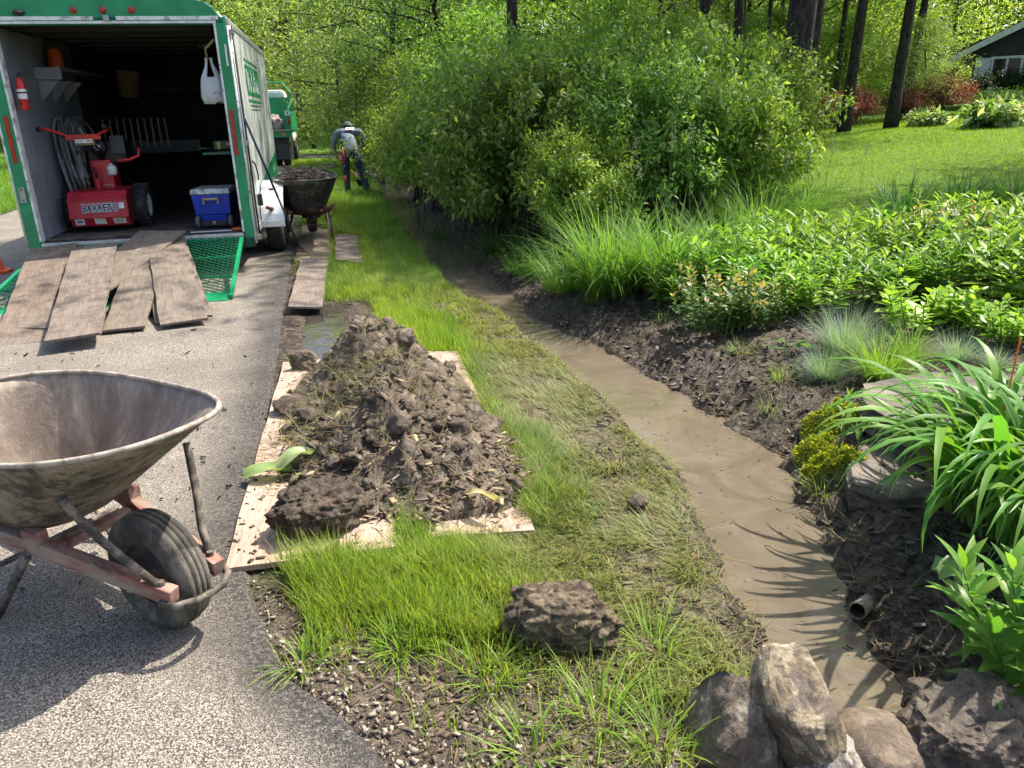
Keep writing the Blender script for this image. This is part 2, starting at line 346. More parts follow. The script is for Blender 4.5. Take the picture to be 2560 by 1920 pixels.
# muddy water in the ditch
m, nt, b, o = _nodes('muddy_water'); co = coords(nt)
c = ramp(nt, noise(nt, 2.6, 6, 0.62, co, 1.4), [(0.2, (0.112, 0.090, 0.066)), (0.8, (0.162, 0.131, 0.097))])
L(nt, c, b.inputs['Base Color']); b.inputs['Roughness'].default_value = 0.03; b.inputs['IOR'].default_value = 1.36; b.inputs['Specular IOR Level'].default_value = 0.6
bump(nt, noise(nt, 9, 4, 0.55, co, 0.6), 0.03, 0.02, b)
wy = np.concatenate([np.arange(1.65, 9, 0.06), np.arange(9, 26, 0.2)]); WV = []
for y in wy:
    l = float(xl(y))-0.06; r = float(xr(y))+0.06
    for k in range(9): WV.append((l+(r-l)*k/8, y, WATER_Z))
link('ditch_water', np_mesh('ditch_water', WV, [grid_faces(9, len(wy))], smooth=True), m, kind='structure')
m2, nt, b, o = _nodes('puddle_water'); b.inputs['Base Color'].default_value = (0.05, 0.043, 0.036, 1); b.inputs['Roughness'].default_value = 0.02; b.inputs['IOR'].default_value = 1.33
bump(nt, noise(nt, 9, 3, 0.5, coords(nt)), 0.05, 0.02, b)
pv = []
for y in np.arange(4.75, 6.9, 0.07):
    w = 0.19*float(sstep(4.7, 5.2, y)*sstep(6.95, 6.3, y))*(0.75+0.5*float(vnoise(y*5, .2, 6))); c0 = float(xe(y))+0.33
    for k in range(5): pv.append((c0-w+2*w*k/4, y, -0.034))
link('puddle', np_mesh('puddle', pv, [grid_faces(5, len(pv)//5)], smooth=True), m2, kind='structure')
# ------------------------------------------------------------------ shared paints
M_GREEN = weathered('green_paint', [(0.3, (0.006, 0.20, 0.080)), (0.7, (0.010, 0.27, 0.105))], 3, (0.28, 0.42), bs=(30, 0.03, 0.002))
M_ALU = weathered('aluminium', [(0.3, (0.50, 0.51, 0.52)), (0.7, (0.66, 0.67, 0.68))], 12, (0.28, 0.45), 0.75, (60, 0.1, 0.001))
M_WHITEALU = weathered('white_trim', [(0.3, (0.58, 0.60, 0.60)), (0.7, (0.72, 0.73, 0.72))], 8, (0.3, 0.5), grime=((0.25, 0.24, 0.20), 9, 0.2))
M_SIDE = weathered('white_side_panel', [(0.3, (0.50, 0.53, 0.50)), (0.7, (0.62, 0.64, 0.61))], 2.5, (0.22, 0.4), bs=(2.2, 0.25, 0.02), stretch=(1, 1, 0.25), grime=((0.33, 0.33, 0.28), 5, 0.25))
M_BLACK = plain('black_plastic', (0.012, 0.012, 0.013), 0.5)
M_RUBBER = weathered('tyre_rubber', [(0.35, (0.018, 0.018, 0.018)), (0.6, (0.035, 0.033, 0.030)), (0.8, (0.09, 0.08, 0.068))], 14, (0.7, 0.95), bs=(90, 0.3, 0.002))
M_REDLAMP = plain('red_lamp', (0.35, 0.015, 0.012), 0.25)
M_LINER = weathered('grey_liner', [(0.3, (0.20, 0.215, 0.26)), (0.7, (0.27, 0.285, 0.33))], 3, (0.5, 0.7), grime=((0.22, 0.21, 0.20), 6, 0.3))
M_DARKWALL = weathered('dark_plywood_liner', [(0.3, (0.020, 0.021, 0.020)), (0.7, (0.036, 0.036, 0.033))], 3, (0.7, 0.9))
M_FLOOR = weathered('dirty_wood_floor', [(0.3, (0.06, 0.05, 0.04)), (0.7, (0.14, 0.115, 0.09))], 5, (0.75, 0.95), bs=(30, 0.3, 0.004), grime=((0.04, 0.032, 0.025), 8, 0.4))
M_STEEL = plain('bare_steel', (0.32, 0.32, 0.33), 0.4, 0.8)
M_DARKSTEEL = plain('dark_steel', (0.03, 0.03, 0.032), 0.5, 0.4)
M_WHITE = plain('white_plastic', (0.72, 0.72, 0.70), 0.45)

def text_mesh(txt, size, bold=0.0, name='lettering', shear=0.0, space=1.0):
    cu = bpy.data.curves.new('tmp', 'FONT'); cu.body = txt; cu.size = size; cu.align_x = 'CENTER'; cu.align_y = 'CENTER'; cu.offset = bold; cu.extrude = 0.0012; cu.shear = shear; cu.space_character = space
    cu.resolution_u = 3
    ob = bpy.data.objects.new('tmp', cu); COL.objects.link(ob); dg = bpy.context.evaluated_depsgraph_get(); dg.update()
    me = bpy.data.meshes.new_from_object(ob.evaluated_get(dg)); me.name = name; bpy.data.objects.remove(ob); bpy.data.curves.remove(cu)
    return me
def put_text(txt, size, mat, parent, loc, rot=(math.pi/2, 0, 0), sx=1.0, **kw):
    o = link('lettering', text_mesh(txt, size, **kw), mat, parent); o.location = loc; o.rotation_euler = rot; o.scale = (sx, 1, 1); return o

TR = empty('enclosed_trailer', (-3.845, 8.06, 0), R(12), 'white and green enclosed cargo trailer open at the back with mesh ramp down', 'trailer')
XL, XR, IL, IR, FZ, OZ, TL = -1.02, 1.16, -0.89, 1.05, 0.42, 2.44, 4.7
def roof_z(x):
    c = (XL+XR)/2; h = (XR-XL)/2; u = abs(x-c)/h
    return 2.685 - 0.05*u*u - 0.20*max(0, (u-0.80)/0.20)**2
# frame of the rear opening
for side in (0, 1):
    x0, x1 = ((XL, IL-0.022), (IR+0.022, XR))[side]
    MB().box(((x0+x1)/2, 0.03, (FZ+OZ)/2-0.08), (x1-x0, 0.10, OZ-FZ+0.16)).build('corner_post', M_GREEN, TR, 0.006)
    xi = IL-0.011 if side == 0 else IR+0.011
    MB().box((xi, 0.03, (FZ+OZ)/2+0.004), (0.0215, 0.106, OZ-FZ-0.004)).build('jamb_trim', M_WHITEALU, TR, 0.003)
    xt = (-0.96, 1.105)[side]
    MB().box((xt, -0.028, 1.42), (0.036, 0.016, 0.44)).build('tail_light', M_REDLAMP, TR, 0.005)
pts = [(x, roof_z(x)-0.012) for x in np.linspace(XL+0.004, XR-0.004, 25)]
MB().prism([(XL+0.004, OZ+0.055)] + pts + [(XR-0.004, OZ+0.055)], 0.09, (0, -0.015, 0)).build('header_panel', M_GREEN, TR)
MB().box(((IL+IR)/2-0.56, -0.022, OZ+0.045), (0.92, 0.018, 0.034)).box(((IL+IR)/2+0.56, -0.022, OZ+0.045), (0.92, 0.018, 0.034)).build('header_strip', M_WHITEALU, TR, 0.003)
MB().box(((XL+XR)/2, 0.03, OZ+0.012), (IR-IL+0.08, 0.10, 0.026)).build('lintel_trim', M_ALU, TR, 0.003)
MB().box((0.10, -0.035, OZ+0.045), (0.055, 0.04, 0.05)).build('latch_keeper', M_STEEL, TR, 0.006)
for x in (-0.18, 0.075, 0.33):
    MB().lathe([(0, -0.02), (0.022, -0.018), (0.03, -0.008), (0.032, 0.0)], 16, 'y', (x, -0.016, 2.555)).build('marker_light', M_REDLAMP, TR, smooth=True).scale = (1, 1, 1)
o = MB().lathe([(0, -0.035), (0.03, -0.03), (0.042, -0.012), (0.045, 0)], 18, 'y', (0, 0, 0)).build('loading_lamp', M_BLACK, TR, smooth=True); o.location = (-0.65, -0.016, 2.535); o.scale = (1.25, 1, 0.6)
# shell
pts = [(x, roof_z(x)) for x in np.linspace(XL, XR, 29)]
MB().prism(pts + [(x, z-0.02) for x, z in pts[::-1]], TL-0.06, (0, 0.08, 0)).build('roof', M_WHITEALU, TR, smooth=False)
MB().box((XR-0.012, TL/2+0.04, 1.47), (0.022, TL-0.08, 2.10)).build('side_wall', M_SIDE, TR)
MB().box((XL+0.012, TL/2+0.04, 1.47), (0.022, TL-0.08, 2.10)).build('side_wall', M_SIDE, TR)
MB().box((XR+0.004, TL/2+0.03, 2.47), (0.016, TL-0.06, 0.05)).build('roof_rail', M_ALU, TR, 0.004)
MB().prism([(1.05, 0.43), (4.69, 0.43), (4.69, 1.06), (2.9, 0.92), (1.05, 0.72)], 0.003, (XR+0.0005, 0, 0), (0, 1, 0), (0, 0, 1), (1, 0, 0)).build('green_side_band', M_GREEN, TR)
MB().box((XR+0.002, TL/2+0.03, 0.385), (0.03, TL-0.06, 0.07)).build('bottom_rail', M_ALU, TR, 0.004)
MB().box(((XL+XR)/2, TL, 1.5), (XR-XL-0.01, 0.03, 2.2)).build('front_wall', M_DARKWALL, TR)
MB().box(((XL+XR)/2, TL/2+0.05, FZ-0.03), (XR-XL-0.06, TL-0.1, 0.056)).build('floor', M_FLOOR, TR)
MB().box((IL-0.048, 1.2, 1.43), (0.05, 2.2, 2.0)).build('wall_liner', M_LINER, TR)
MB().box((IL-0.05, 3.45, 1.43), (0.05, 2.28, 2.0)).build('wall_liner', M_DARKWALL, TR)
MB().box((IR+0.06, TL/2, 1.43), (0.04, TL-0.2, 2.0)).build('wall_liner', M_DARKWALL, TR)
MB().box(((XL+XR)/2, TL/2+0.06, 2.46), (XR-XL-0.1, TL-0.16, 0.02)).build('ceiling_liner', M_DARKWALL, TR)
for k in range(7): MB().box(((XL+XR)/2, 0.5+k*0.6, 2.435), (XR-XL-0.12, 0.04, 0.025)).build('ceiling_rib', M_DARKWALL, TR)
MB().box(((IL+IR)/2, -0.005, FZ-0.035), (IR-IL+0.02, 0.06, 0.06)).build('sill', M_ALU, TR, 0.004)
MB().box(((XL+XR)/2, 0.03, 0.31), (XR-XL, 0.10, 0.10)).build('bumper', M_DARKSTEEL, TR)
MB().box(((XL+XR)/2, TL/2, 0.33), (1.2, TL-0.4, 0.09)).build('chassis', M_DARKSTEEL, TR)
# hardware down the right rear corner
for k, (x, mt, r) in enumerate(((XR+0.018, M_WHITEALU, 0.012), (XR+0.036, M_STEEL, 0.009), (XR+0.056, M_BLACK, 0.010))):
    MB().cyl((x, -0.015+0.02*k, 0.30+0.02*k), (x, -0.015+0.02*k, 2.42), r, 10).build('lock_bar', mt, TR, smooth=True)
for z in (2.36, 1.32, 0.36): MB().box((XR+0.035, 0.0, z), (0.075, 0.05, 0.05)).build('bar_bracket', M_STEEL, TR, 0.006)
MB().box((IR+0.085, -0.03, 2.15), (0.018, 0.012, 0.20)).build('handle_plate', M_WHITEALU, TR, 0.004)
MB().box((IL-0.075, -0.03, 0.90), (0.055, 0.014, 0.15)).build('hinge_plate', M_STEEL, TR, 0.004)
for z in (0.85, 0.95): MB().cyl((IL-0.075, -0.045, z), (IL-0.075, -0.03, z), 0.008, 8).build('bolt', M_DARKSTEEL, TR)
MB().cyl((XL-0.012, -0.01, 0.30), (XL-0.012, -0.01, 2.35), 0.012, 10).build('lock_bar', M_WHITEALU, TR, smooth=True)
MB().tube([(XR+0.05, 0.35, 1.12), (XR+0.06, 0.50, 1.08), (XR+0.06, 0.68, 0.96), (XR+0.05, 0.75, 0.90)], 0.009, 8).build('grab_handle', M_BLACK, TR, smooth=True)
MB().box((XR+0.03, 0.9, 0.66), (0.05, 0.10, 0.13)).build('door_latch', M_BLACK, TR, 0.008)
# logo box, script strokes and address line on the side wall
MB().box((XR+0.0015, 2.26, 1.985), (0.003, 1.75, 0.34)).build('logo_panel', M_GREEN, TR)
MB().box((XR+0.0015, 2.26, 2.205), (0.003, 1.75, 0.03)).build('logo_stripe', M_GREEN, TR)
MB().box((XR+0.0015, 2.26, 1.755), (0.003, 1.75, 0.03)).build('logo_stripe', M_GREEN, TR)
def stroke(pts, w, mt=M_WHITE, nm='script_stroke', dx=0.0045):
    mb = MB()
    for a, b in zip(pts[:-1], pts[1:]): mb.beam((XR+dx, a[0], a[1]), (XR+dx, b[0], b[1]), w, 0.0015, (1, 0, 0))
    mb.build(nm, mt, TR)
stroke([(1.50, 2.10), (1.56, 1.87), (1.66, 2.08)], 0.055); stroke([(1.74, 2.02), (1.78, 1.88), (1.92, 1.90), (1.95, 2.02)], 0.06)
stroke([(2.05, 2.11), (2.12, 1.88), (2.22, 1.90)], 0.06); stroke([(2.36, 2.10), (2.40, 1.87)], 0.06); stroke([(2.28, 2.03), (2.50, 2.04)], 0.022)
stroke([(2.56, 1.99), (2.62, 1.88), (2.76, 1.90), (2.78, 2.03)], 0.06); stroke([(2.86, 1.98), (2.92, 1.86), (3.02, 1.90)], 0.04)
M_INK = plain('dark_ink', (0.06, 0.065, 0.06), 0.6)
for k in range(9): stroke([(1.50+0.17*k, 1.70-0.0*k), (1.60+0.17*k, 1.705)], 0.028 if k % 3 else 0.018, M_INK, 'small_print', 0.002)
stroke([(1.55, 1.655), (2.9, 1.66)], 0.010, M_INK, 'small_print', 0.002)
M_PALEGREEN = plain('pale_green_print', (0.16, 0.42, 0.26), 0.5)
for k in range(3): stroke([(3.75+0.2*k, 0.78), (3.87+0.2*k, 0.88)], 0.05, M_PALEGREEN, 'small_print', 0.006)
# fender and wheels
fp = [(0.92, 0.34)] + [(1.72+0.80*math.cos(a)*1.0, 0.36+0.46*math.sin(a)) for a in np.linspace(math.pi*0.97, math.pi*0.03, 17)] + [(2.52, 0.34)]
fp2 = [(1.72+(p[0]-1.72)*0.985, 0.34+(p[1]-0.34)*0.975) for p in fp[::-1]]
M_FENDER = weathered('bright_fender', [(0.3, (0.66, 0.68, 0.70)), (0.7, (0.78, 0.79, 0.80))], 4, (0.22, 0.35), 0.35, (20, 0.06, 0.002))
for x in (XR+0.012, XL-0.27):
    MB().prism(fp+fp2, 0.258, (x, 0, 0), (0, 1, 0), (0, 0, 1), (1, 0, 0)).build('fender', M_FENDER, TR)
MB().box((XR+0.16, 0.915, 0.77), (0.05, 0.02, 0.025)).build('fender_lamp', M_REDLAMP, TR, 0.004)
def wheel_parts(parent, c, r, w, axis='x', rim_mat=M_WHITE, name='wheel', lugs=0):
    e = MB().lathe([(r*0.56, -w*0.42), (r*0.80, -w*0.5), (r*0.94, -w*0.44), (r, -w*0.28), (r*1.005, 0), (r, w*0.28), (r*0.94, w*0.44), (r*0.80, w*0.5), (r*0.56, w*0.42)], 36, axis, (0, 0, 0)).build(name, M_RUBBER, parent, smooth=True)
    e.location = c
    MB().lathe([(0.0, w*0.22), (r*0.18, w*0.24), (r*0.22, w*0.30), (r*0.42, w*0.18), (r*0.52, w*0.34), (r*0.58, w*0.40), (r*0.58, -w*0.40), (r*0.42, -w*0.18), (r*0.2, -w*0.30), (0, -w*0.24)], 28, axis).build('rim', rim_mat, e, smooth=True)
    return e
for x in (XR+0.13, XL-0.13):
    for y in (1.33, 2.11): wheel_parts(TR, (x, y, 0.335), 0.335, 0.20)
MB().beam((0.07, TL, 0.42), (0.07, TL+1.3, 0.42), 0.10, 0.10).beam((-0.6, TL-0.2, 0.38), (0.05, TL+1.1, 0.40), 0.07, 0.07).beam((0.74, TL-0.2, 0.38), (0.09, TL+1.1, 0.40), 0.07, 0.07).build('tongue', M_DARKSTEEL, TR)
# ramp gate of expanded metal
RL = 1.42
rmp = MB(); a0 = Vector((0, -0.035, FZ-0.05)); a1 = Vector((0, -RL, 0.03)); dirv = (a1-a0); RLEN = dirv.length; dirv.normalize()
rxl, rxr = IL+0.015, IR-0.012
upv = Vector((1, 0, 0)).cross(dirv); upv = -upv if upv.z < 0 else upv
FL = 0.20     # the gate flares a little to the left
for x, k in ((rxl, FL), (rxr, 0)): rmp.beam(a0+Vector((x, 0, 0)), a1+Vector((x-k, 0, 0)), 0.035, 0.035)
for t in (0.0, 0.33, 0.66): q = a0+dirv*RLEN*t; rmp.beam(q+Vector((rxl+0.018-FL*t, 0, -0.012)), q+Vector((rxr-0.018, 0, -0.012)), 0.03, 0.02)
RAMP = rmp.build('ramp', M_GREEN, TR)
rm = MB(); q = a1
rxl -= FL
rm.hexa([q+Vector((rxl+0.02, 0.10, 0.0)), q+Vector((rxr-0.02, 0.10, 0.0)), q+Vector((rxr-0.02, -0.03, -0.026)), q+Vector((rxl+0.02, -0.03, -0.026)),
         q+Vector((rxl+0.02, 0.10, 0.030)), q+Vector((rxr-0.02, 0.10, 0.030)), q+Vector((rxr-0.02, -0.03, -0.020)), q+Vector((rxl+0.02, -0.03, -0.020))])
rm.build('ramp_lip', M_GREEN, RAMP); rxl += FL
rm = MB(); npt = 46; ns = 44
for i in range(npt):
    x = rxl+0.02 + (rxr-rxl-0.04)*(i+0.5)/npt; hw = (rxr-rxl-0.04)/npt/2
    V = []; F = []
    for k in range(ns+1):
        p = a0+dirv*(RLEN-0.06)*k/ns + Vector((x-FL*(k/ns)*(1-(i+0.5)/npt)+(hw if (k+i) % 2 else -hw)*(0.96+0.1*k/ns), 0, 0)) + upv*0.012
        V += [p-Vector((0.006, 0, 0)), p+Vector((0.006, 0, 0)) + upv*0.008]
    for k in range(ns): F.append((2*k, 2*k+1, 2*k+3, 2*k+2))
    rm.add(V, F)
rm.build('ramp_mesh', M_GREEN, RAMP)
def ramp_pt(x, s, h=0.03):      # s: 0 at hinge, 1 at the foot
    q = a0+dirv*RLEN*s+Vector((x, 0, 0))+upv*h; return TR.matrix_basis @ q
# interior fittings
MB().box((-0.79, 0.92, 2.06), (0.26, 0.03, 0.12)).build('shelf_front', M_LINER, TR, 0.003)
MB().box((-0.79, 1.85, 2.11), (0.25, 1.8, 0.025)).build('shelf', M_LINER, TR)
for y in (0.96, 1.35, 1.75): MB().prism([(-0.91, 2.0), (-0.70, 2.0), (-0.91, 1.78)], 0.03, (0, y, 0)).build('shelf_bracket', M_LINER, TR)
MB().box((-0.3, 3.6, 1.22), (1.1, 0.5, 0.16)).build('bench', plain('bench_grey', (0.10, 0.11, 0.13), 0.7), TR)
M_SLAT = plain('pale_slat', (0.30, 0.26, 0.17), 0.8)
for k in range(10): MB().box((-0.85+0.085*k, 2.9, 1.42), (0.02, 0.025, 0.36)).build('rack_slat', M_SLAT, TR)
MB().box((0.3, 3.4, 1.95), (1.3, 0.4, 0.03)).build('shelf', M_DARKWALL, TR)
MB().box((0.84, 1.5, 1.20), (0.36, 1.6, 0.025)).build('shelf', plain('shelf_green', (0.04, 0.12, 0.08), 0.6), TR)
MB().box((0.6, 2.4, 2.432), (0.12, 0.06, 0.02)).build('ceiling_light', M_WHITE, TR)
MB().tube([(1.03, 0.05, 2.30), (0.93, 0.10, 2.22), (0.93, 0.13, 2.12)], 0.012, 8).build('hook', plain('tan_hook', (0.25, 0.18, 0.10), 0.7), TR, smooth=True)
def T(x, y, z): return TR.matrix_basis @ Vector((x, y, z))

# ---- things standing or hanging in the trailer
# fire extinguisher
fe = empty('fire_extinguisher', T(-0.82, 0.13, 1.69), R(12), 'red fire extinguisher with white label on trailer wall', 'extinguisher')
M_RED = plain('red_enamel', (0.50, 0.020, 0.014), 0.3)
MB().lathe([(0, 0), (0.036, 0.0), (0.042, 0.012), (0.042, 0.24), (0.034, 0.272), (0.016, 0.288), (0.014, 0.30)], 22).build('cylinder', M_RED, fe, smooth=True)
MB().lathe([(0.0426, 0.10), (0.0426, 0.15)], 22).build('label_band', M_WHITE, fe, smooth=True)
MB().lathe([(0.0426, 0.165), (0.0426, 0.19)], 22).build('label_band', M_WHITE, fe, smooth=True)
MB().lathe([(0.044, 0.152), (0.044, 0.163)], 22).build('strap', M_BLACK, fe, smooth=True)
MB().box((0, 0, 0.315), (0.03, 0.03, 0.03)).beam((0, 0, 0.335), (0.08, -0.01, 0.35), 0.02, 0.008).beam((0, 0, 0.32), (0.07, -0.01, 0.315), 0.02, 0.006).build('valve_handle', M_BLACK, fe, 0.002)
# coiled hose hung on the wall
hs = MB(); r2 = np.random.default_rng(3)
M_HOSE = weathered('grey_hose', [(0.3, (0.13, 0.145, 0.155)), (0.7, (0.21, 0.225, 0.235))], 8, (0.5, 0.75), grime=((0.08, 0.06, 0.045), 5, 0.3))
for k in range(40):
    yc = 1.05+0.45*r2.random(); top = 1.62-0.06*r2.random(); bot = 0.47+0.60*(k/40)+0.08*r2.random(); wd = 0.22+0.22*r2.random(); xo = -0.865+0.20*r2.random()
    pts = []
    for i in range(25):
        a = 2*math.pi*i/24; zz = (top+bot)/2+(top-bot)/2*math.cos(a); sw = wd*(0.55+0.45*(1-zz)/1.0+0.25)
        pts.append(T(xo+0.03*math.sin(2*a+k)+0.06*(1.6-zz), yc+sw*math.sin(a)*0.9, zz))
    hs.tube(pts, 0.016, 7, cap=False)
hs.build('hose_coil', M_HOSE, None, smooth=True, label='long grey hose hung in loops on the left trailer wall', cat='hose')
hs = None
# orange jug, duct and bucket deep in the dark
MB().lathe([(0, 0), (0.075, 0), (0.08, 0.02), (0.07, 0.17), (0.05, 0.20), (0.03, 0.215), (0, 0.22)], 18).build('orange_jug', plain('orange_plastic', (0.65, 0.10, 0.02), 0.5), None, smooth=True, label='orange plastic jug on the upper left shelf in trailer', cat='jug').location = T(-0.80, 1.30, 2.124)
b_ = MB().lathe([(0, 0), (0.12, 0), (0.15, 0.32), (0.155, 0.33), (0.143, 0.325), (0.115, 0.01)], 22).build('bucket', plain('tan_bucket', (0.17, 0.12, 0.07), 0.7), None, smooth=True, label='tan bucket hanging tilted in dark trailer middle', cat='bucket'); b_.location = T(-0.50, 3.0, 1.86); b_.rotation_euler = (0, R(8), 0)
# plastic carrier bag
M_BAG = leafmat('thin_white_plastic', 0.35, 0.35, 0.5, (1, 1, 1), glow=1.0)
V = []; F = []; nb, nl = 28, 22
for j in range(nl):
    t = j/(nl-1); z = -0.42*t
    half = 0.035+0.075*float(sstep(0.05, 0.6, t)) - 0.02*float(sstep(0.85, 1, t)); dep = 0.012+0.05*float(sstep(0.1, 0.75, t))*(1-0.6*float(sstep(0.85, 1, t)))
    for i in range(nb):
        a = 2*math.pi*i/nb; cr = 1+0.07*math.sin(7*a+3*t)+0.05*math.sin(13*a-5*t)
        V.append((half*math.cos(a)*cr, dep*math.sin(a)*cr, z+0.018*math.sin(5*a)*t*t))
for j in range(nl-1):
    for i in range(nb):
        a = (2*math.pi*(i+0.5)/nb); t = j/(nl-1)
        if t < 0.42 and abs(math.cos(a)) < 0.42: continue
        F.append((j*nb+i, j*nb+(i+1) % nb, (j+1)*nb+(i+1) % nb, (j+1)*nb+i))
F.append(tuple((nl-1)*nb+i for i in range(nb)))
me = bpy.data.meshes.new('carrier_bag'); me.from_pydata(V, [], F)
a = me.attributes.new('col', 'FLOAT_COLOR', 'POINT'); a.data.foreach_set('color', np.tile([0.70, 0.72, 0.76, 1.0], len(V)).astype(np.float32))
for p in me.polygons: p.use_smooth = True
bag = link('carrier_bag', me, M_BAG, None, label='white plastic carrier bag hanging at the right of trailer opening', cat='bag'); bag.location = T(0.94, 0.13, 2.14); bag.rotation_euler = (0, 0, R(12))
put_text('NTC', 0.035, M_INK, bag, (0.04, -0.058, -0.335))
# picnic cooler on wheels
ck = empty('cooler', T(0.74, 0.62, FZ), R(8), 'blue wheeled cooler with white lid near right trailer jamb', 'cooler')
M_BLUE = plain('blue_plastic', (0.010, 0.040, 0.40), 0.4)
def taper(mb, w0, d0, z0, w1, d1, z1, yo=0):
    return mb.hexa([(-w0/2, yo-d0/2, z0), (w0/2, yo-d0/2, z0), (w0/2, yo+d0/2, z0), (-w0/2, yo+d0/2, z0), (-w1/2, yo-d1/2, z1), (w1/2, yo-d1/2, z1), (w1/2, yo+d1/2, z1), (-w1/2, yo+d1/2, z1)])
taper(MB(), 0.37, 0.46, 0.15, 0.405, 0.52, 0.37).build('body', M_BLUE, ck, 0.012)
taper(MB(), 0.25, 0.40, 0.035, 0.275, 0.45, 0.148).build('lower_body', M_BLUE, ck, 0.01)
taper(MB(), 0.42, 0.54, 0.374, 0.40, 0.51, 0.43).build('lid', weathered('grubby_white', [(0.3, (0.42, 0.42, 0.41)), (0.7, (0.60, 0.60, 0.58))], 10, (0.4, 0.6), grime=((0.2, 0.19, 0.17), 14, 0.3)), ck, 0.014)
MB().box((0, -0.268, 0.325), (0.17, 0.03, 0.025)).box((-0.075, -0.262, 0.30), (0.02, 0.03, 0.06)).box((0.075, -0.262, 0.30), (0.02, 0.03, 0.06)).build('handle', plain('worn_tan', (0.35, 0.27, 0.17), 0.6), ck, 0.004)
MB().box((0, -0.225, 0.06), (0.27, 0.02, 0.06)).build('base_plate', M_BLACK, ck, 0.004)
MB().lathe([(0.012, 0), (0.018, -0.012), (0.010, -0.016)], 12, 'y', (0, -0.236, 0.065)).build('drain_plug', M_WHITE, ck, smooth=True)
for s in (-1, 1): MB().lathe([(0, -0.02), (0.065, -0.024), (0.075, 0), (0.065, 0.024), (0, 0.02)], 22, 'x', (s*0.172, -0.19, 0.075)).build('wheel', plain('grey_wheel', (0.11, 0.11, 0.11), 0.7), ck, smooth=True)
MB().box((0.195, 0.10, 0.36), (0.012, 0.03, 0.05)).build('latch', M_WHITE, ck, 0.003)
# rotary tiller with maker's lettering
tl = empty('rotary_tiller', T(-0.47, 0.62, FZ), R(12), 'red walk-behind tiller standing at left in the trailer', 'tiller')
M_TRED = weathered('tiller_red', [(0.3, (0.42, 0.016, 0.032)), (0.7, (0.52, 0.026, 0.042))], 6, (0.3, 0.45))
hd = MB(); hw = 0.295
prof = [(-0.02, 0.07), (-0.075, 0.17), (-0.075, 0.175), (-0.055, 0.355), (0.02, 0.435), (0.38, 0.455), (0.40, 0.42), (0.05, 0.40), (-0.03, 0.34), (-0.045, 0.17), (0.0, 0.075)]
hd.prism(prof, 2*hw, (-hw, 0, 0), (0, 1, 0), (0, 0, 1), (1, 0, 0)); hd.build('tine_hood', M_TRED, tl, 0.004)
MB().prism([(0.0, 0.07), (-0.06, 0.18), (-0.05, 0.35), (0.03, 0.43), (0.36, 0.45), (0.42, 0.12)], 0.006, (hw+0.001, 0, 0), (0, 1, 0), (0, 0, 1), (1, 0, 0)).build('side_plate', plain('dark_red', (0.16, 0.012, 0.018), 0.45), tl)
MB().box((0, -0.068, 0.352), (0.59, 0.012, 0.012)).build('hood_lip', M_TRED, tl, 0.003)
MB().box((0, -0.083, 0.168), (0.59, 0.012, 0.012), Matrix.Rotation(R(-10), 3, 'X')).build('hood_fold', M_TRED, tl, 0.003)
M_NAVY = plain('navy_print', (0.012, 0.02, 0.09), 0.5)
tilt = R(90-7)
put_text('BARRETO', 0.108, M_WHITE, tl, (0.03, -0.0785, 0.265), (tilt, 0, 0), 0.72, bold=0.010, space=1.12)
put_text('BARRETO', 0.108, M_NAVY, tl, (0.03, -0.0805, 0.265), (tilt, 0, 0), 0.72, bold=0.003, space=1.12)
def sticker(x, z, w, h, mt, y=-0.079, rx=R(-7), nm='sticker'):
    o = MB().box((0, 0, 0), (w, 0.002, h)).build(nm, mt, tl); o.location = (x, y, z); o.rotation_euler = (rx, 0, 0); return o
M_YEL = plain('yellow_print', (0.75, 0.50, 0.04), 0.5)
sticker(0.245, 0.285, 0.05, 0.062, M_WHITE)
low = R(28)
for x, w, h in ((-0.205, 0.095, 0.085), (0.0, 0.115, 0.075), (0.195, 0.125, 0.08)): sticker(x, 0.128, w, h, M_WHITE, -0.0575, low)
sticker(0.195, 0.156, 0.119, 0.026, M_YEL, -0.0745, low); sticker(0.02, 0.156, 0.07, 0.018, M_YEL, -0.0745, low); sticker(-0.205, 0.163, 0.09, 0.008, M_REDLAMP, -0.0780, low)
put_text('CAUTION', 0.024, M_INK, tl, (0.205, -0.0765, 0.157), (R(90)+low, 0, 0), 0.85, bold=0.0006)
for zz in (0.135, 0.122, 0.110): sticker(0.19, zz, 0.09, 0.0035, M_INK, -0.0615+(0.135-zz)*-0.42, low, 'print_line')
sticker(-0.205, 0.128, 0.045, 0.02, M_INK, -0.0588, low, 'pictogram')
MB().box((0.02, 0.44, 0.58), (0.22, 0.30, 0.34)).build('gear_housing', M_TRED, tl, 0.03)
MB().cyl((-0.02, 0.20, 0.44), (-0.02, 0.20, 0.56), 0.018, 12).build('lever_base', M_TRED, tl)
MB().cyl((-0.02, 0.20, 0.56), (-0.03, 0.19, 0.68), 0.016, 12).build('depth_lever', M_DARKSTEEL, tl, smooth=True)
MB().tube([(0.05, 0.16, 0.455), (0.05, 0.14, 0.49), (0.14, 0.14, 0.49), (0.14, 0.16, 0.455)], 0.006, 8).build('grab_bail', M_SLAT, tl, smooth=True)
MB().lathe([(0, 0), (0.045, 0), (0.052, 0.01), (0.052, 0.085), (0.04, 0.10), (0.018, 0.108), (0.018, 0.125), (0, 0.126)], 20, 'z', (0.13, 0.26, 0.585)).build('reservoir', plain('milky_tank', (0.62, 0.62, 0.58), 0.4), tl, smooth=True)
MB().box((0.08, 0.55, 0.82), (0.40, 0.36, 0.24)).build('engine', M_BLACK, tl, 0.02)
MB().lathe([(0, 0), (0.085, 0), (0.09, 0.05), (0.05, 0.07), (0, 0.07)], 22, 'y', (0.02, 0.29, 0.88)).build('air_cleaner', M_BLACK, tl, smooth=True)
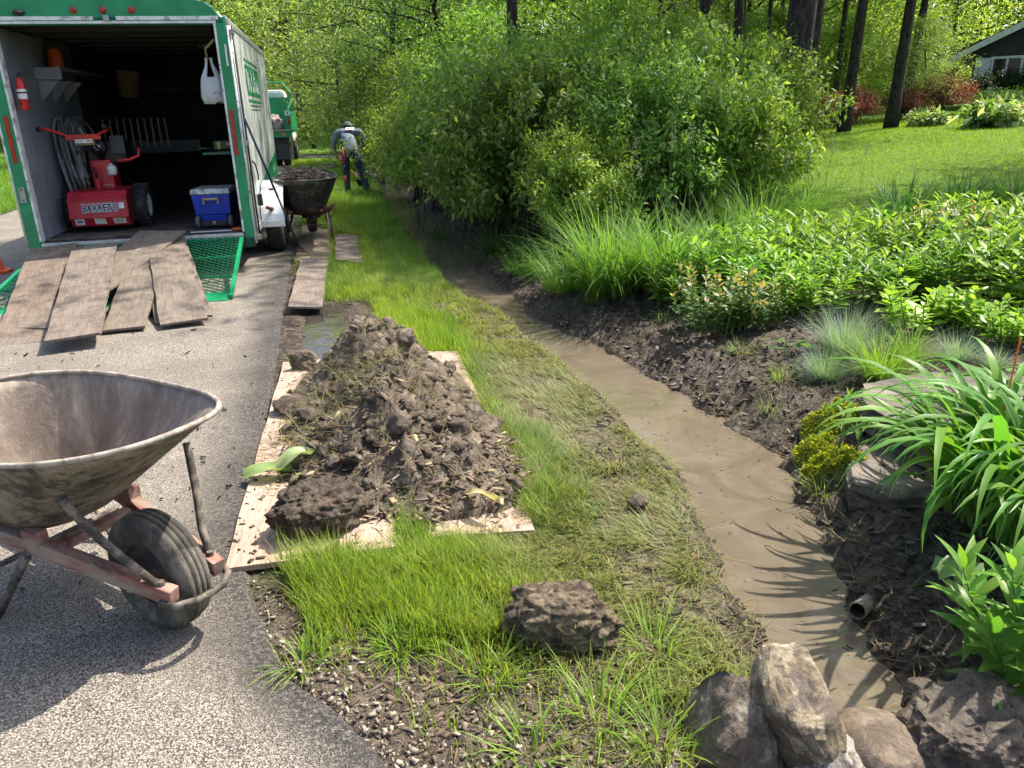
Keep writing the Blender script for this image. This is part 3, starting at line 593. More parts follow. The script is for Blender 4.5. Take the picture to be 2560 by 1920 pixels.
MB().lathe([(0.02, 0), (0.034, -0.003), (0.034, -0.012), (0.02, -0.012)], 20, 'y', (0.02, 0.288, 0.88)).build('recoil_badge', M_WHITE, tl, smooth=True)
MB().box((0.22, 0.36, 0.90), (0.15, 0.10, 0.20)).build('fuel_tank', plain('slate_tank', (0.025, 0.03, 0.045), 0.4), tl, 0.015)
MB().tube([(0.20, 0.28, 0.74), (0.32, 0.30, 0.74), (0.42, 0.32, 0.78), (0.43, 0.33, 0.86)], 0.017, 10).build('guard_tube', plain('bright_red', (0.55, 0.03, 0.02), 0.35), tl, smooth=True)
for s in (-1, 1):
    w = wheel_parts(tl, (s*0.36, 0.42, 0.235), 0.235, 0.15, 'x', M_WHITE, 'drive_wheel')
    mb = MB()
    for k in range(16):
        a = 2*math.pi*k/16
        for q in (-1, 1): mb.beam((q*0.005, 0.238*math.cos(a+0.1*(q > 0)), 0.238*math.sin(a+0.1*(q > 0))), (q*0.07, 0.232*math.cos(a+0.22), 0.232*math.sin(a+0.22)), 0.022, 0.02, (0, math.cos(a), math.sin(a)))
    mb.build('lug', M_RUBBER, w)
M_HB = plain('handle_red', (0.50, 0.022, 0.016), 0.35)
MB().tube([(-0.42, -0.02, 1.085), (-0.36, 0.0, 1.09), (-0.18, 0.05, 1.01), (0.10, 0.05, 1.01), (0.22, 0.02, 1.06), (0.245, -0.01, 1.08)], 0.016, 10).build('handlebar', M_HB, tl, smooth=True)
MB().tube([(-0.50, -0.06, 1.09), (-0.42, -0.02, 1.085)], 0.021, 10).build('grip', M_BLACK, tl, smooth=True)
MB().tube([(0.245, -0.01, 1.08), (0.20, -0.07, 1.11)], 0.021, 10).build('grip', M_BLACK, tl, smooth=True)
MB().box((-0.03, 0.05, 0.995), (0.34, 0.03, 0.055)).build('control_panel', M_HB, tl, 0.004)
MB().box((-0.03, 0.03, 0.955), (0.17, 0.006, 0.038)).build('panel_label', M_WHITE, tl)
MB().box((-0.07, 0.0295, 0.955), (0.07, 0.006, 0.004)).box((0.02, 0.0295, 0.955), (0.05, 0.006, 0.012)).build('panel_print', M_INK, tl)
MB().tube([(-0.06, 0.07, 0.98), (0.0, 0.20, 0.86), (0.02, 0.35, 0.76)], 0.02, 8).tube([(0.0, 0.07, 0.98), (0.06, 0.22, 0.86), (0.05, 0.36, 0.76)], 0.012, 8).build('hydraulic_hose', M_DARKSTEEL, tl, smooth=True)
MB().box((-0.03, 0.08, 0.935), (0.20, 0.06, 0.05)).build('valve_block', plain('brass_block', (0.22, 0.16, 0.08), 0.5, 0.5), tl, 0.006)
MB().tube([(-0.02, 0.05, 1.02), (-0.06, 0.04, 1.09)], 0.006, 8).build('lever', M_STEEL, tl)
MB().lathe([(0, -0.018), (0.014, -0.01), (0.018, 0), (0.014, 0.01), (0, 0.018)], 12, 'z', (-0.065, 0.04, 1.10)).build('knob', M_BLACK, tl, smooth=True)
# green tool on the right-hand shelf
gm = empty('green_power_tool', T(0.86, 1.25, 1.213), R(12), 'green motor tool with yellow and orange labels on right shelf', 'power tool')
MB().box((0, 0, 0.06), (0.26, 0.3, 0.10)).build('housing', plain('tool_green', (0.03, 0.10, 0.05), 0.45), gm, 0.015)
MB().tube([(-0.13, -0.1, 0.03), (-0.28, -0.12, 0.03), (-0.30, -0.1, 0.06)], 0.010, 8).build('handle', plain('tool_green', (0.03, 0.10, 0.05), 0.45), gm, smooth=True)
MB().box((-0.07, -0.152, 0.06), (0.035, 0.003, 0.08)).build('label', M_YEL, gm); MB().box((0.05, -0.152, 0.07), (0.08, 0.003, 0.03)).build('label', plain('orange_print', (0.7, 0.28, 0.05), 0.5), gm)
# odds and ends on the trailer floor by the sill
MB().box((0, 0, 0.012), (0.42, 0.035, 0.014)).build('aluminium_bar', M_ALU, None, 0.003, label='shiny aluminium bar lying on trailer sill before the cooler', cat='bar').location = T(0.72, 0.10, FZ); bpy.data.objects['aluminium_bar'].rotation_euler = (0, 0, R(12))
o = MB().hexa([(-0.05, -0.03, 0), (0.05, -0.02, 0), (0.06, 0.04, 0), (-0.04, 0.03, 0), (-0.05, -0.03, 0.02), (0.05, -0.02, 0.035), (0.06, 0.04, 0.02), (-0.04, 0.03, 0.03)]).build('orange_strap', plain('orange_web', (0.75, 0.13, 0.03), 0.7), None, 0.004, label='crumpled orange strap end on trailer floor by right jamb', cat='strap'); o.location = T(0.98, 0.16, FZ+0.004)
o = MB().prism([(-0.9, 0.10), (-0.92, 0.16), (-0.6, 0.24), (0.1, 0.26), (0.15, 0.12)], 0.018, (0, 0, 0), (1, 0, 0), (0, 1, 0), (0, 0, 1)).build('floor_mat', M_FLOOR, None, label='thin dirty board lying flat just inside the trailer sill', cat='board'); o.location = T(0.02, 0.0, FZ+0.002); o.rotation_euler = (0, 0, R(12))
# traffic cone beside the ramp
cn = empty('traffic_cone', un(-20, 683, 0.02), 0.3, 'orange traffic cone at the left edge beside the ramp', 'cone')
M_CONE = plain('cone_orange', (0.85, 0.12, 0.03), 0.5)
MB().lathe([(0.15, 0.03), (0.135, 0.035), (0.035, 0.68), (0.028, 0.70), (0.022, 0.70), (0.12, 0.04)], 26).build('cone_body', M_CONE, cn, smooth=True)
MB().prism([(0.2*math.cos(a), 0.2*math.sin(a)) for a in np.linspace(0, 2*math.pi, 8, endpoint=False)+0.39], 0.03, (0, 0, 0), (1, 0, 0), (0, 1, 0), (0, 0, 1)).build('base', M_CONE, cn, 0.006)
# ------------------------------------------------------------------ boards
def plymat(name, lo, hi, grime, amt):
    m, nt, b, o = _nodes(name); co = coords(nt, (1, 1, 1), 'UV'); cg = coords(nt, (14, 0.8, 1), 'UV')
    t = N(nt, 'ShaderNodeObjectInfo'); 
    ad = N(nt, 'ShaderNodeVectorMath', operation='ADD'); L(nt, co, ad.inputs[0]); L(nt, t.outputs['Random'], ad.inputs[1])
    ad2 = N(nt, 'ShaderNodeVectorMath', operation='ADD'); L(nt, cg, ad2.inputs[0]); L(nt, t.outputs['Random'], ad2.inputs[1])
    g = noise(nt, 5, 8, 0.65, ad2.outputs[0], 1.2); c = ramp(nt, g, [(0.3, lo), (0.7, hi)])
    s = ramp(nt, noise(nt, 5.5, 8, 0.68, ad.outputs[0], 0.8), [(0.60-0.25*amt, (0, 0, 0)), (0.95-0.2*amt, (1, 1, 1))]); c = mixc(nt, s, c, grime)
    sp = ramp(nt, noise(nt, 28, 5, 0.7, ad.outputs[0], 0.5), [(0.80, (0, 0, 0)), (0.92, (1, 1, 1))]); c = mixc(nt, sp, c, tuple(k*0.6 for k in grime))
    L(nt, c, b.inputs['Base Color']); b.inputs['Roughness'].default_value = 0.85; b.inputs['Specular IOR Level'].default_value = 0.25
    bump(nt, g, 0.25, 0.002, b, bump(nt, noise(nt, 12, 6, 0.6, ad.outputs[0]), 0.3, 0.006)); return m
M_PLY = plymat('grey_plywood', (0.14, 0.112, 0.09), (0.215, 0.178, 0.145), (0.095, 0.078, 0.066), 0.45)
M_PLYDARK = plymat('muddy_plywood', (0.15, 0.115, 0.088), (0.225, 0.175, 0.135), (0.085, 0.066, 0.055), 0.6)
M_PLYRED = plymat('clean_plywood', (0.34, 0.235, 0.185), (0.46, 0.34, 0.27), (0.23, 0.18, 0.14), 0.30)
BOARD_POLYS = []
def gz0(x, y): return Vector((x, y, float(zg(x, y, False))))
def board(corners, mat, label, group, th=0.018, warp=0.008, seed=0):
    """corners: near-left, near-right, far-right, far-left (top surface)"""
    r = np.random.default_rng(seed+5); C = [Vector(c) for c in corners]; BOARD_POLYS.append([(c.x, c.y) for c in C]); nu, nv = 5, 13; V = []; uv = []
    w = (C[1]-C[0]).length; l = (C[3]-C[0]).length; nrm = (C[1]-C[0]).cross(C[3]-C[0]).normalized()
    if nrm.z < 0: nrm = -nrm
    ph = r.random(3)*6
    for k in (1, 0):
        for j in range(nv):
            for i in range(nu):
                s, t = i/(nu-1), j/(nv-1); p = (C[0]*(1-s)+C[1]*s)*(1-t)+(C[3]*(1-s)+C[2]*s)*t
                p = p + nrm*(warp*math.sin(3*t+ph[0]+s*1.3) - (0 if k else th)); 
                if i in (0, nu-1): p += (C[1]-C[0]).normalized()*0.004*math.sin(t*23+ph[1])
                V.append(p); uv.append((s*w, t*l))
    n = nu*nv; F = []
    for j in range(nv-1):
        for i in range(nu-1):
            a = j*nu+i; F.append((a, a+1, a+nu+1, a+nu)); F.append((n+a+nu, n+a+nu+1, n+a+1, n+a))
    for i in range(nu-1): F.append((n+i, n+i+1, i+1, i)); q = (nv-1)*nu; F.append((q+i, q+i+1, n+q+i+1, n+q+i))
    for j in range(nv-1): F.append((j*nu, (j+1)*nu, n+(j+1)*nu, n+j*nu)); q = nu-1; F.append((n+j*nu+q, n+(j+1)*nu+q, (j+1)*nu+q, j*nu+q))
    c0 = sum(V, Vector())/len(V); me = bpy.data.meshes.new('plywood_board'); me.from_pydata([tuple(v-c0) for v in V], [], F)
    ul = me.uv_layers.new(name='UVMap')
    for lp in me.loops: ul.data[lp.index].uv = uv[lp.vertex_index]
    o = link('plywood_board', me, mat, None, label=label, cat='board', group=group); o.location = c0; return o
_n = (TR.matrix_basis.to_3x3() @ upv); _p0 = TR.matrix_basis @ a0
def on_ramp(px, py, h):
    d = _fw + _cx*((px-1280)/FPX) + _cy*((960-py)/FPX); c = Vector((0, 0, CAM_H)); t = ((_p0+_n*h)-c).dot(_n)/d.dot(_n); return c+d*t
GB = 'weathered plywood boards heaped on the ramp'
for k, (bl, br, tr, tl_, zb, ht, mt, lab) in enumerate((
    ((-62, 874), (113, 851), (300, 640), (185, 650), 0.022, 0.030, M_PLY, 'lowest grey board at the left, its end lying flat on the road'),
    ((-14, 846), (100, 836), (193, 608), (72, 623), 0.045, 0.045, M_PLYDARK, 'dark muddy leftmost board on the ramp beside the green mesh'),
    ((8, 818), (120, 818), (385, 655), (268, 655), 0.075, 0.080, M_PLY, 'pale board slanting out leftwards from beneath the middle board'),
    ((420, 800), (531, 787), (461, 588), (372, 596), 0.022, 0.026, M_PLY, 'rightmost ramp board, half hidden, next to the bare green mesh'),
    ((386, 806), (470, 797), (452, 600), (368, 608), 0.040, 0.046, M_PLYDARK, 'narrow dark board edge peeping out between two right-hand boards'),
    ((399, 811), (518, 795), (462, 602), (370, 612), 0.062, 0.068, M_PLY, 'broad grey board on the right of the ramp with a clean front edge'),
    ((257, 827), (362, 816), (419, 622), (325, 632), 0.050, 0.058, M_PLY, 'brown board right of the middle one, ending square on the road'),
    )):
    C4 = [un(*bl, zb), un(*br, zb), on_ramp(*tr, ht), on_ramp(*tl_, ht)]
    board(C4, mt, lab, GB, seed=k, warp=0.005)
board([on_ramp(*p, h) for p, h in (((266, 783), 0.085), ((322, 774), 0.085), ((382, 645), 0.09), ((326, 655), 0.09))], M_PLYDARK, 'short narrow offcut lying under the slanting top board', GB, seed=21, warp=0.002)
board([on_ramp(*p, h) for p, h in (((163, 730), 0.105), ((277, 728), 0.105), ((464, 577), 0.098), ((350, 577), 0.098))], M_PLY, 'board lying slantwise across the ramp top up to the trailer sill', GB, seed=22, warp=0.003)
board([un(110, 851, 0.125), un(254, 831, 0.125), on_ramp(293, 604, 0.125), on_ramp(180, 621, 0.125)], M_PLY, 'middle board on top of the ramp heap, marked with boot prints', GB, seed=23, warp=0.004)
GV = 'boards laid on the grass verge'
def verge_board(px, dz, lab, mt=M_PLY, seed=0):
    C4 = [un(*p, 0.0) for p in px]; zz = [float(zg(c.x, c.y, False))+dz for c in C4]; board([un(*p, z) for p, z in zip(px, zz)], mt, lab, GV, seed=seed, warp=0.004)
verge_board([(720, 767), (806, 769), (821, 642), (752, 646)], 0.075, 'long grey board on the verge just beyond the puddle', M_PLY, 31)
verge_board([(736, 650), (834, 648), (822, 575), (757, 560)], 0.045, 'board under the loaded wheelbarrow and the rake', M_PLYDARK, 32)
verge_board([(838, 648), (906, 657), (893, 587), (838, 584)], 0.085, 'lone board on the grass right of the loaded wheelbarrow', M_PLY, 33)
verge_board([(690, 443), (836, 450), (838, 440), (736, 430)], 0.05, 'far pale board on the verge near the dump truck', M_PLYRED, 34)
nl_ = Vector((-1.06, 2.41, 0.022)); dl = Vector((-0.18, 0.984, 0)); rl_ = Vector((0.984, 0.18, 0))
board([nl_, nl_+rl_*0.62, nl_+rl_*0.62+dl*2.5, nl_+dl*2.5], M_PLYRED, 'pinkish plywood sheet under the left half of the mud heap', 'boards under the mud heap', 0.022, 0.004, 41)
nl2 = Vector((-0.335, 2.62, 0.008)); board([nl2, nl2+rl_*0.42+Vector((0, 0, -0.03)), nl2+rl_*0.42+dl*2.5+Vector((0, 0, -0.03)), nl2+dl*2.5], M_PLYRED, 'pinkish plywood sheet under the right half of the mud heap', 'boards under the mud heap', 0.022, 0.004, 42)

# ------------------------------------------------------------------ wheelbarrows
def make_barrow(loc, yaw, label, tray_mat, frame_mat, rim_mat, scale=1.0):
    root = empty('wheelbarrow', loc, yaw, label, 'wheelbarrow'); root.scale = (scale,)*3
    nT, nLv = 56, 9
    def loop(k):
        t = k; cx = -0.53+0.13*t; fr = 0.22+0.42*t**1.1; re = 0.24+0.29*t; wy_ = 0.175+0.180*t**0.85; z = 0.325+0.345*t**1.05
        P = []
        for i in range(nT):
            a = 2*math.pi*i/nT; c, s_ = math.cos(a), math.sin(a); e = 2/2.7
            u = abs(c)**e*(1 if c > 0 else -1); v = abs(s_)**e*(1 if s_ > 0 else -1)
            x = cx+(fr if u > 0 else re)*u; y = wy_*v*(1-0.16*max(0, u)**2*t - 0.10*max(0, -u)**2)
            P.append(Vector((x, y, z+0.055*t*max(0, u)**2)))
        return P
    V = []; F = []
    for k in range(nLv): V += loop(k/(nLv-1))
    for k in range(nLv-1):
        for i in range(nT): F.append((k*nT+i, k*nT+(i+1) % nT, (k+1)*nT+(i+1) % nT, (k+1)*nT+i))
    F.append(tuple(range(nT-1, -1, -1)))
    me = bpy.data.meshes.new('tray'); me.from_pydata([tuple(v) for v in V], [], F)
    for p in me.polygons[:-1]: p.use_smooth = True
    tray = link('tray', me, tray_mat, root); so = tray.modifiers.new('thick', 'SOLIDIFY'); so.thickness = 0.004; so.offset = 0
    rim = loop(1.0); MB().tube(rim+[rim[0]], 0.0085, 8, cap=False).build('rim', rim_mat, tray, smooth=True)
    hwid = lambda x: 0.085+0.157*(0.18-x)
    zr = lambda x: 0.205+0.150*(0.18-x)
    for s in (-1, 1):
        MB().beam((0.18, s*hwid(0.18), zr(0.18)), (-0.95, s*hwid(-0.95), zr(-0.95)), 0.042, 0.05).build('rail', frame_mat, root, 0.004)
        MB().tube([(-0.95, s*hwid(-0.95), zr(-0.95)), (-1.38, s*hwid(-1.38), zr(-1.38)+0.02)], [0.022, 0.019], 10).build('handle', frame_mat, root, smooth=True)
        MB().box((-0.34, s*(hwid(-0.34)-0.0), 0.315), (0.07, 0.045, 0.055)).build('wedge_block', frame_mat, root, 0.003)
        MB().box((-0.74, s*(hwid(-0.74)-0.06), 0.335), (0.07, 0.045, 0.03)).build('wedge_block', frame_mat, root, 0.003)
        # front brace from the rail end up to the nose of the tray
        MB().tube([(0.13, s*0.098, 0.235), (0.075, s*0.125, 0.30), (0.02, s*0.17, 0.40), (-0.03, s*0.205, 0.50), (-0.045, s*0.215, 0.545)], 0.0135, 8).build('nose_brace', M_BAR, root, smooth=True)
        MB().cyl((0.14, s*0.092, 0.225), (0.14, s*0.092, 0.25), 0.011, 8).build('bolt', M_BAR, root)
        MB().tube([(-0.36, s*0.185, 0.27), (-0.53, s*0.25, 0.012), (-0.63, s*0.25, 0.012), (-0.86, s*0.255, 0.335)], 0.0145, 8).build('leg', M_BAR, root, smooth=True)
        MB().beam((0.0, s*0.055, 0.2), (0.0, s*0.11, 0.2), 0.03, 0.05).build('axle_bracket', M_BAR, root)
    MB().beam((-0.57, -0.25, 0.16), (-0.57, 0.25, 0.16), 0.03, 0.006).build('leg_stretcher', M_BAR, root)
    MB().beam((-0.30, -0.16, 0.27), (-0.30, 0.16, 0.27), 0.04, 0.03).build('cross_bar', frame_mat, root)
    MB().tube([(0.15, -0.115, 0.19), (0.20, -0.10, 0.185), (0.235, -0.05, 0.185), (0.24, 0.0, 0.185), (0.235, 0.05, 0.185), (0.20, 0.10, 0.185), (0.15, 0.115, 0.19)], 0.012, 8).build('nose_guard', M_BAR, root, smooth=True)
    MB().cyl((0, -0.105, 0.2), (0, 0.105, 0.2), 0.010, 10).build('axle', M_BAR, root)
    r, w = 0.2, 0.105
    wh = MB().lathe([(r*0.52, -w*0.40), (r*0.62, -w*0.47), (r*0.80, -w*0.5), (r*0.91, -w*0.45), (r*0.925, -w*0.40), (r*0.97, -w*0.36), (r*0.985, -w*0.22), (r*0.965, -w*0.20), (r*0.965, -w*0.17), (r*0.995, -w*0.15), (r, -0.003), (r*0.975, -0.002), (r*0.975, 0.002), (r, 0.003),
                     (r*0.995, w*0.15), (r*0.965, w*0.17), (r*0.965, w*0.20), (r*0.985, w*0.22), (r*0.97, w*0.36), (r*0.925, w*0.40), (r*0.91, w*0.45), (r*0.80, w*0.5), (r*0.62, w*0.47), (r*0.52, w*0.40)], 64, 'y').build('wheel', M_DUSTYTYRE, root, smooth=True); wh.location = (0, 0, 0.2)
    MB().lathe([(0.0, w*0.36), (0.022, w*0.36), (0.026, w*0.28), (0.05, w*0.18), (0.085, w*0.16), (0.098, w*0.30), (0.112, w*0.40), (0.112, -w*0.40), (0.098, -w*0.30), (0.085, -w*0.16), (0.05, -w*0.18), (0.026, -w*0.28), (0.022, -w*0.36), (0, -w*0.36)], 40, 'y').build('rim', M_RUSTRIM, wh, smooth=True)
    return root
M_BAR = weathered('rusty_bar', [(0.3, (0.045, 0.038, 0.032)), (0.55, (0.13, 0.105, 0.085)), (0.8, (0.24, 0.20, 0.165))], 22, (0.6, 0.85), 0.15, (60, 0.4, 0.003))
M_DUSTYTYRE = weathered('dusty_tyre', [(0.3, (0.035, 0.032, 0.028)), (0.55, (0.075, 0.067, 0.056)), (0.8, (0.15, 0.13, 0.105))], 9, (0.75, 0.95), bs=(70, 0.5, 0.003), grime=((0.17, 0.145, 0.115), 6, 0.3))
M_RUSTRIM = weathered('brown_rim', [(0.3, (0.035, 0.028, 0.023)), (0.7, (0.10, 0.08, 0.062))], 20, (0.6, 0.9), 0.2)
M_REDWOOD = weathered('faded_red_wood', [(0.3, (0.16, 0.065, 0.048)), (0.5, (0.25, 0.115, 0.088)), (0.72, (0.33, 0.225, 0.175))], 14, (0.7, 0.9), bs=(50, 0.35, 0.003), stretch=(0.25, 1, 1), grime=((0.26, 0.21, 0.165), 9, 0.45))
m, nt, b, o = _nodes('caked_tray'); co = coords(nt, (1, 1, 1))
geo = N(nt, 'ShaderNodeNewGeometry')
f = mixc(nt, 0.4, noise(nt, 5, 10, 0.74, co, 0.6), noise(nt, 18, 8, 0.75, coords(nt, (1, 1, 0.5)), 1.0)); outer = ramp(nt, f, [(0.28, (0.030, 0.029, 0.024)), (0.42, (0.075, 0.070, 0.056)), (0.52, (0.19, 0.165, 0.125)), (0.75, (0.33, 0.285, 0.22))])
st1 = noise(nt, 9, 8, 0.7, coords(nt, (1, 1, 0.18)), 0.4); inner = ramp(nt, mixc(nt, 0.45, noise(nt, 4, 10, 0.74, co, 0.7), st1), [(0.22, (0.12, 0.092, 0.075)), (0.48, (0.20, 0.160, 0.132)), (0.68, (0.34, 0.285, 0.225)), (0.88, (0.54, 0.48, 0.38))])
sepn = N(nt, 'ShaderNodeSeparateXYZ'); L(nt, co, sepn.inputs[0])
# the liner colour on the inside of the shell: inside faces look towards the tray axis
vm = N(nt, 'ShaderNodeVectorMath', operation='SUBTRACT'); L(nt, co, vm.inputs[0]); vm.inputs[1].default_value = (-0.45, 0, 0.75)
tcn = N(nt, 'ShaderNodeVectorTransform', vector_type='NORMAL', convert_from='WORLD', convert_to='OBJECT'); L(nt, geo.outputs['True Normal'], tcn.inputs[0])
dp = N(nt, 'ShaderNodeVectorMath', operation='DOT_PRODUCT'); L(nt, vm.outputs[0], dp.inputs[0]); L(nt, tcn.outputs[0], dp.inputs[1])
lt = N(nt, 'ShaderNodeMath', operation='LESS_THAN', i_1=0.0); L(nt, dp.outputs['Value'], lt.inputs[0])
L(nt, mixc(nt, lt.outputs[0], outer, inner), b.inputs['Base Color']); b.inputs['Roughness'].default_value = 0.72; b.inputs['Specular IOR Level'].default_value = 0.35
bump(nt, noise(nt, 26, 7, 0.7, co), 0.4, 0.006, b, bump(nt, f, 0.35, 0.012)); M_TRAY = m
M_RIM = weathered('dusty_rim', [(0.3, (0.20, 0.165, 0.135)), (0.7, (0.40, 0.35, 0.29))], 18, (0.7, 0.9), bs=(50, 0.4, 0.003))
M_BLACKTRAY = weathered('black_poly_tray', [(0.3, (0.012, 0.012, 0.011)), (0.7, (0.030, 0.028, 0.025))], 7, (0.4, 0.6), bs=(40, 0.3, 0.004), grime=((0.10, 0.08, 0.062), 11, 0.25))
M_DARKRED = weathered('dirty_red_wood', [(0.3, (0.10, 0.035, 0.025)), (0.7, (0.20, 0.085, 0.06))], 10, (0.7, 0.9), grime=((0.14, 0.11, 0.08), 9, 0.4))
BW1 = make_barrow((-1.145, 2.13, 0.004), math.atan2(-0.485, 0.875), 'empty mud-caked wheelbarrow with faded red frame in the left foreground', M_TRAY, M_REDWOOD, M_RIM)
BW2 = make_barrow((-2.68, 10.72, 0.055), R(100), 'black wheelbarrow loaded with dark mulch beside the trailer wheel', M_BLACKTRAY, M_DARKRED, M_BLACKTRAY, 1.14)

# ------------------------------------------------------------------ soil, chips, leaves and blades: scatter tools
def scatter(name, tmpl_v, tmpl_f, P, Rm, S, col=None):
    """copies of a small template: positions P (n,3), rotation matrices Rm (n,3,3), scales S (n,3)"""
    tv = np.asarray(tmpl_v, float); n, k = len(P), len(tv)
    V = np.einsum('nij,nkj->nki', Rm, tv[None]*S[:, None, :]) + P[:, None, :]
    fs = []
    by = {}
    for f in tmpl_f: by.setdefault(len(f), []).append(f)
    for kk, fl in by.items():
        fl = np.array(fl); fs.append((fl[None]+(np.arange(n)*k)[:, None, None]).reshape(-1, kk))
    c = None if col is None else np.repeat(col, k, 0)
    return np_mesh(name, V.reshape(-1, 3), fs, c)
def rand_rot(n, r, tilt=math.pi, nrm=None):
    az = r.random(n)*2*math.pi; ax = r.normal(size=(n, 3)); ax /= np.linalg.norm(ax, axis=1)[:, None]; an = (r.random(n)-0.5)*2*tilt
    def rod(ax, an):
        c = np.cos(an)[:, None, None]; s = np.sin(an)[:, None, None]; K = np.zeros((n, 3, 3)); x, y, z = ax.T
        K[:, 0, 1] = -z; K[:, 0, 2] = y; K[:, 1, 0] = z; K[:, 1, 2] = -x; K[:, 2, 0] = -y; K[:, 2, 1] = x
        return np.eye(3)[None]*c + (1-c)*ax[:, :, None]*ax[:, None, :] + s*K
    return rod(ax, an) @ rod(np.tile([0, 0, 1.0], (n, 1)), az)
CHIP_V = [(-.5, -.5, -.5), (.5, -.35, -.5), (.5, .4, -.5), (-.5, .5, -.5), (-.42, -.4, .5), (.46, -.3, .35), (.4, .3, .5), (-.5, .35, .4)]
CHIP_F = [(3, 2, 1, 0), (4, 5, 6, 7), (0, 1, 5, 4), (1, 2, 6, 5), (2, 3, 7, 6), (3, 0, 4, 7)]
m, nt, b, o = _nodes('bark_chips'); a = N(nt, 'ShaderNodeAttribute', attribute_name='col'); L(nt, a.outputs['Color'], b.inputs['Base Color']); b.inputs['Roughness'].default_value = 0.75; b.inputs['Specular IOR Level'].default_value = 0.3
bump(nt, noise(nt, 160, 4, 0.7, coords(nt, (1, 1, 1))), 0.4, 0.003, b); M_CHIP = m
m, nt, b, o = _nodes('stone_bits'); a = N(nt, 'ShaderNodeAttribute', attribute_name='col'); L(nt, a.outputs['Color'], b.inputs['Base Color']); b.inputs['Roughness'].default_value = 0.8
bump(nt, noise(nt, 200, 4, 0.7, coords(nt, (1, 1, 1))), 0.3, 0.002, b); M_PEB = m
def chip_cols(n, r, dark=(0.020, 0.014, 0.011), light=(0.115, 0.082, 0.060), p=2.2):
    t = r.random(n)**p; return np.array(dark)[None]*(1-t[:, None])+np.array(light)[None]*t[:, None]
def soilmat(name, stops, rough=(0.55, 0.85), sc=14):
    m, nt, b, o = _nodes(name); co = coords(nt); f = noise(nt, sc, 9, 0.72, co, 0.5); L(nt, ramp(nt, f, stops), b.inputs['Base Color'])
    rr = N(nt, 'ShaderNodeMapRange'); rr.inputs['To Min'].default_value = rough[0]; rr.inputs['To Max'].default_value = rough[1]; L(nt, noise(nt, 6, 4, 0.6, co), rr.inputs[0]); L(nt, rr.outputs[0], b.inputs['Roughness'])
    bump(nt, noise(nt, 70, 6, 0.75, co), 0.7, 0.008, b, bump(nt, f, 0.8, 0.02)); return m
M_SOIL = soilmat('dug_soil', [(0.20, (0.040, 0.027, 0.018)), (0.42, (0.115, 0.082, 0.057)), (0.62, (0.20, 0.152, 0.112)), (0.85, (0.31, 0.25, 0.19))])
M_CLOD = soilmat('dry_clod', [(0.28, (0.055, 0.038, 0.022)), (0.5, (0.16, 0.115, 0.070)), (0.75, (0.34, 0.26, 0.165))], sc=22)
BL_T = np.array([0, 0.5, 1.0])
def blades(name, P, Lh, W, az, lean, curl, col, segs=2):
    """grass blades: base P, length, width, azimuth, lean from vertical (rad), extra bend; returns mesh"""
    n = len(P); ts = np.linspace(0, 1, segs+1); d = np.stack([np.cos(az), np.sin(az), 0*az], 1); sd = np.stack([-np.sin(az), np.cos(az), 0*az], 1)
    rows = []; p = P.copy(); prev = 0
    for k, t in enumerate(ts):
        if k:
            th = lean+curl*(t-0.5/segs); st = (Lh/segs)[:, None]*(d*np.sin(th)[:, None]+np.array([0, 0, 1.0])[None]*np.cos(th)[:, None]); p = p+st
        wd = (W*(1-t)**0.7*0.5)[:, None] if k < segs else None
        if wd is None: rows.append(p[:, None, :])
        else: rows.append(np.stack([p-sd*wd, p+sd*wd], 1))
    V = np.concatenate(rows, 1); k = V.shape[1]; base = np.arange(n)*k; fs = []
    for s_ in range(segs-1): fs.append(np.stack([base+2*s_, base+2*s_+1, base+2*s_+3, base+2*s_+2], 1))
    s_ = segs-1; fs.append(np.stack([base+2*s_, base+2*s_+1, base+2*s_+2], 1))
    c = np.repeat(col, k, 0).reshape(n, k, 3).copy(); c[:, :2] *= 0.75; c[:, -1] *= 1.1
    return np_mesh(name, V.reshape(-1, 3), fs, c.reshape(-1, 3))
LEAF_V = np.array([(0, 0, 0), (0.30, 0.24, 0.05), (0.68, 0.20, 0.03), (1.0, 0, -0.10), (0.68, -0.20, 0.03), (0.30, -0.24, 0.05), (0.5, 0, -0.015)])
LEAF_F = [(0, 1, 6), (1, 2, 3, 6), (0, 6, 5), (6, 3, 4, 5)]
def frames(D, up):
    D = D/np.linalg.norm(D, axis=1)[:, None]; S = np.cross(up, D); l = np.linalg.norm(S, axis=1)[:, None]; S = np.where(l < 1e-3, np.array([1.0, 0, 0]), S/np.maximum(l, 1e-6)); U = np.cross(D, S)
    return np.stack([D, S, U], 2)
def leaf_mesh(name, P, D, up, size, width, col):
    n = len(P); S = np.stack([size, size*width, size], 1); return scatter(name, LEAF_V, LEAF_F, P, frames(D, up), S, col)

# ------------------------------------------------------------------ the heap of ditch spoil
def pile_h(x, y):
    def g(cx, cy, sx, sy, h): return h*np.exp(-(((x-cx)/sx)**2+((y-cy)/sy)**2))
    ax = -0.50-0.20*(y-2.9)                                             # ridge drifts left as it goes away
    h = np.maximum.reduce([g(-0.84, 4.42, 0.27, 0.38, 0.46), g(-0.62, 4.25, 0.24, 0.40, 0.20), g(-0.68, 3.95, 0.32, 0.40, 0.31), g(-1.00, 3.80, 0.17, 0.30, 0.10), g(-0.62, 3.42, 0.31, 0.34, 0.31), g(-0.34, 3.45, 0.24, 0.30, 0.15), g(-0.43, 3.08, 0.33, 0.27, 0.19), g(-0.26, 2.92, 0.22, 0.15, 0.09)])
    h = h*(0.62+0.75*fbm(x*5, y*5, 3, 101)) + 0.11*(fbm(x*11, y*11, 3, 111)-0.5)*sstep(0.02, 0.14, h) + 0.05*(np.abs(fbm(x*30, y*30, 3, 121)-0.5)*2-0.2)*sstep(0.03, 0.12, h)
    return h
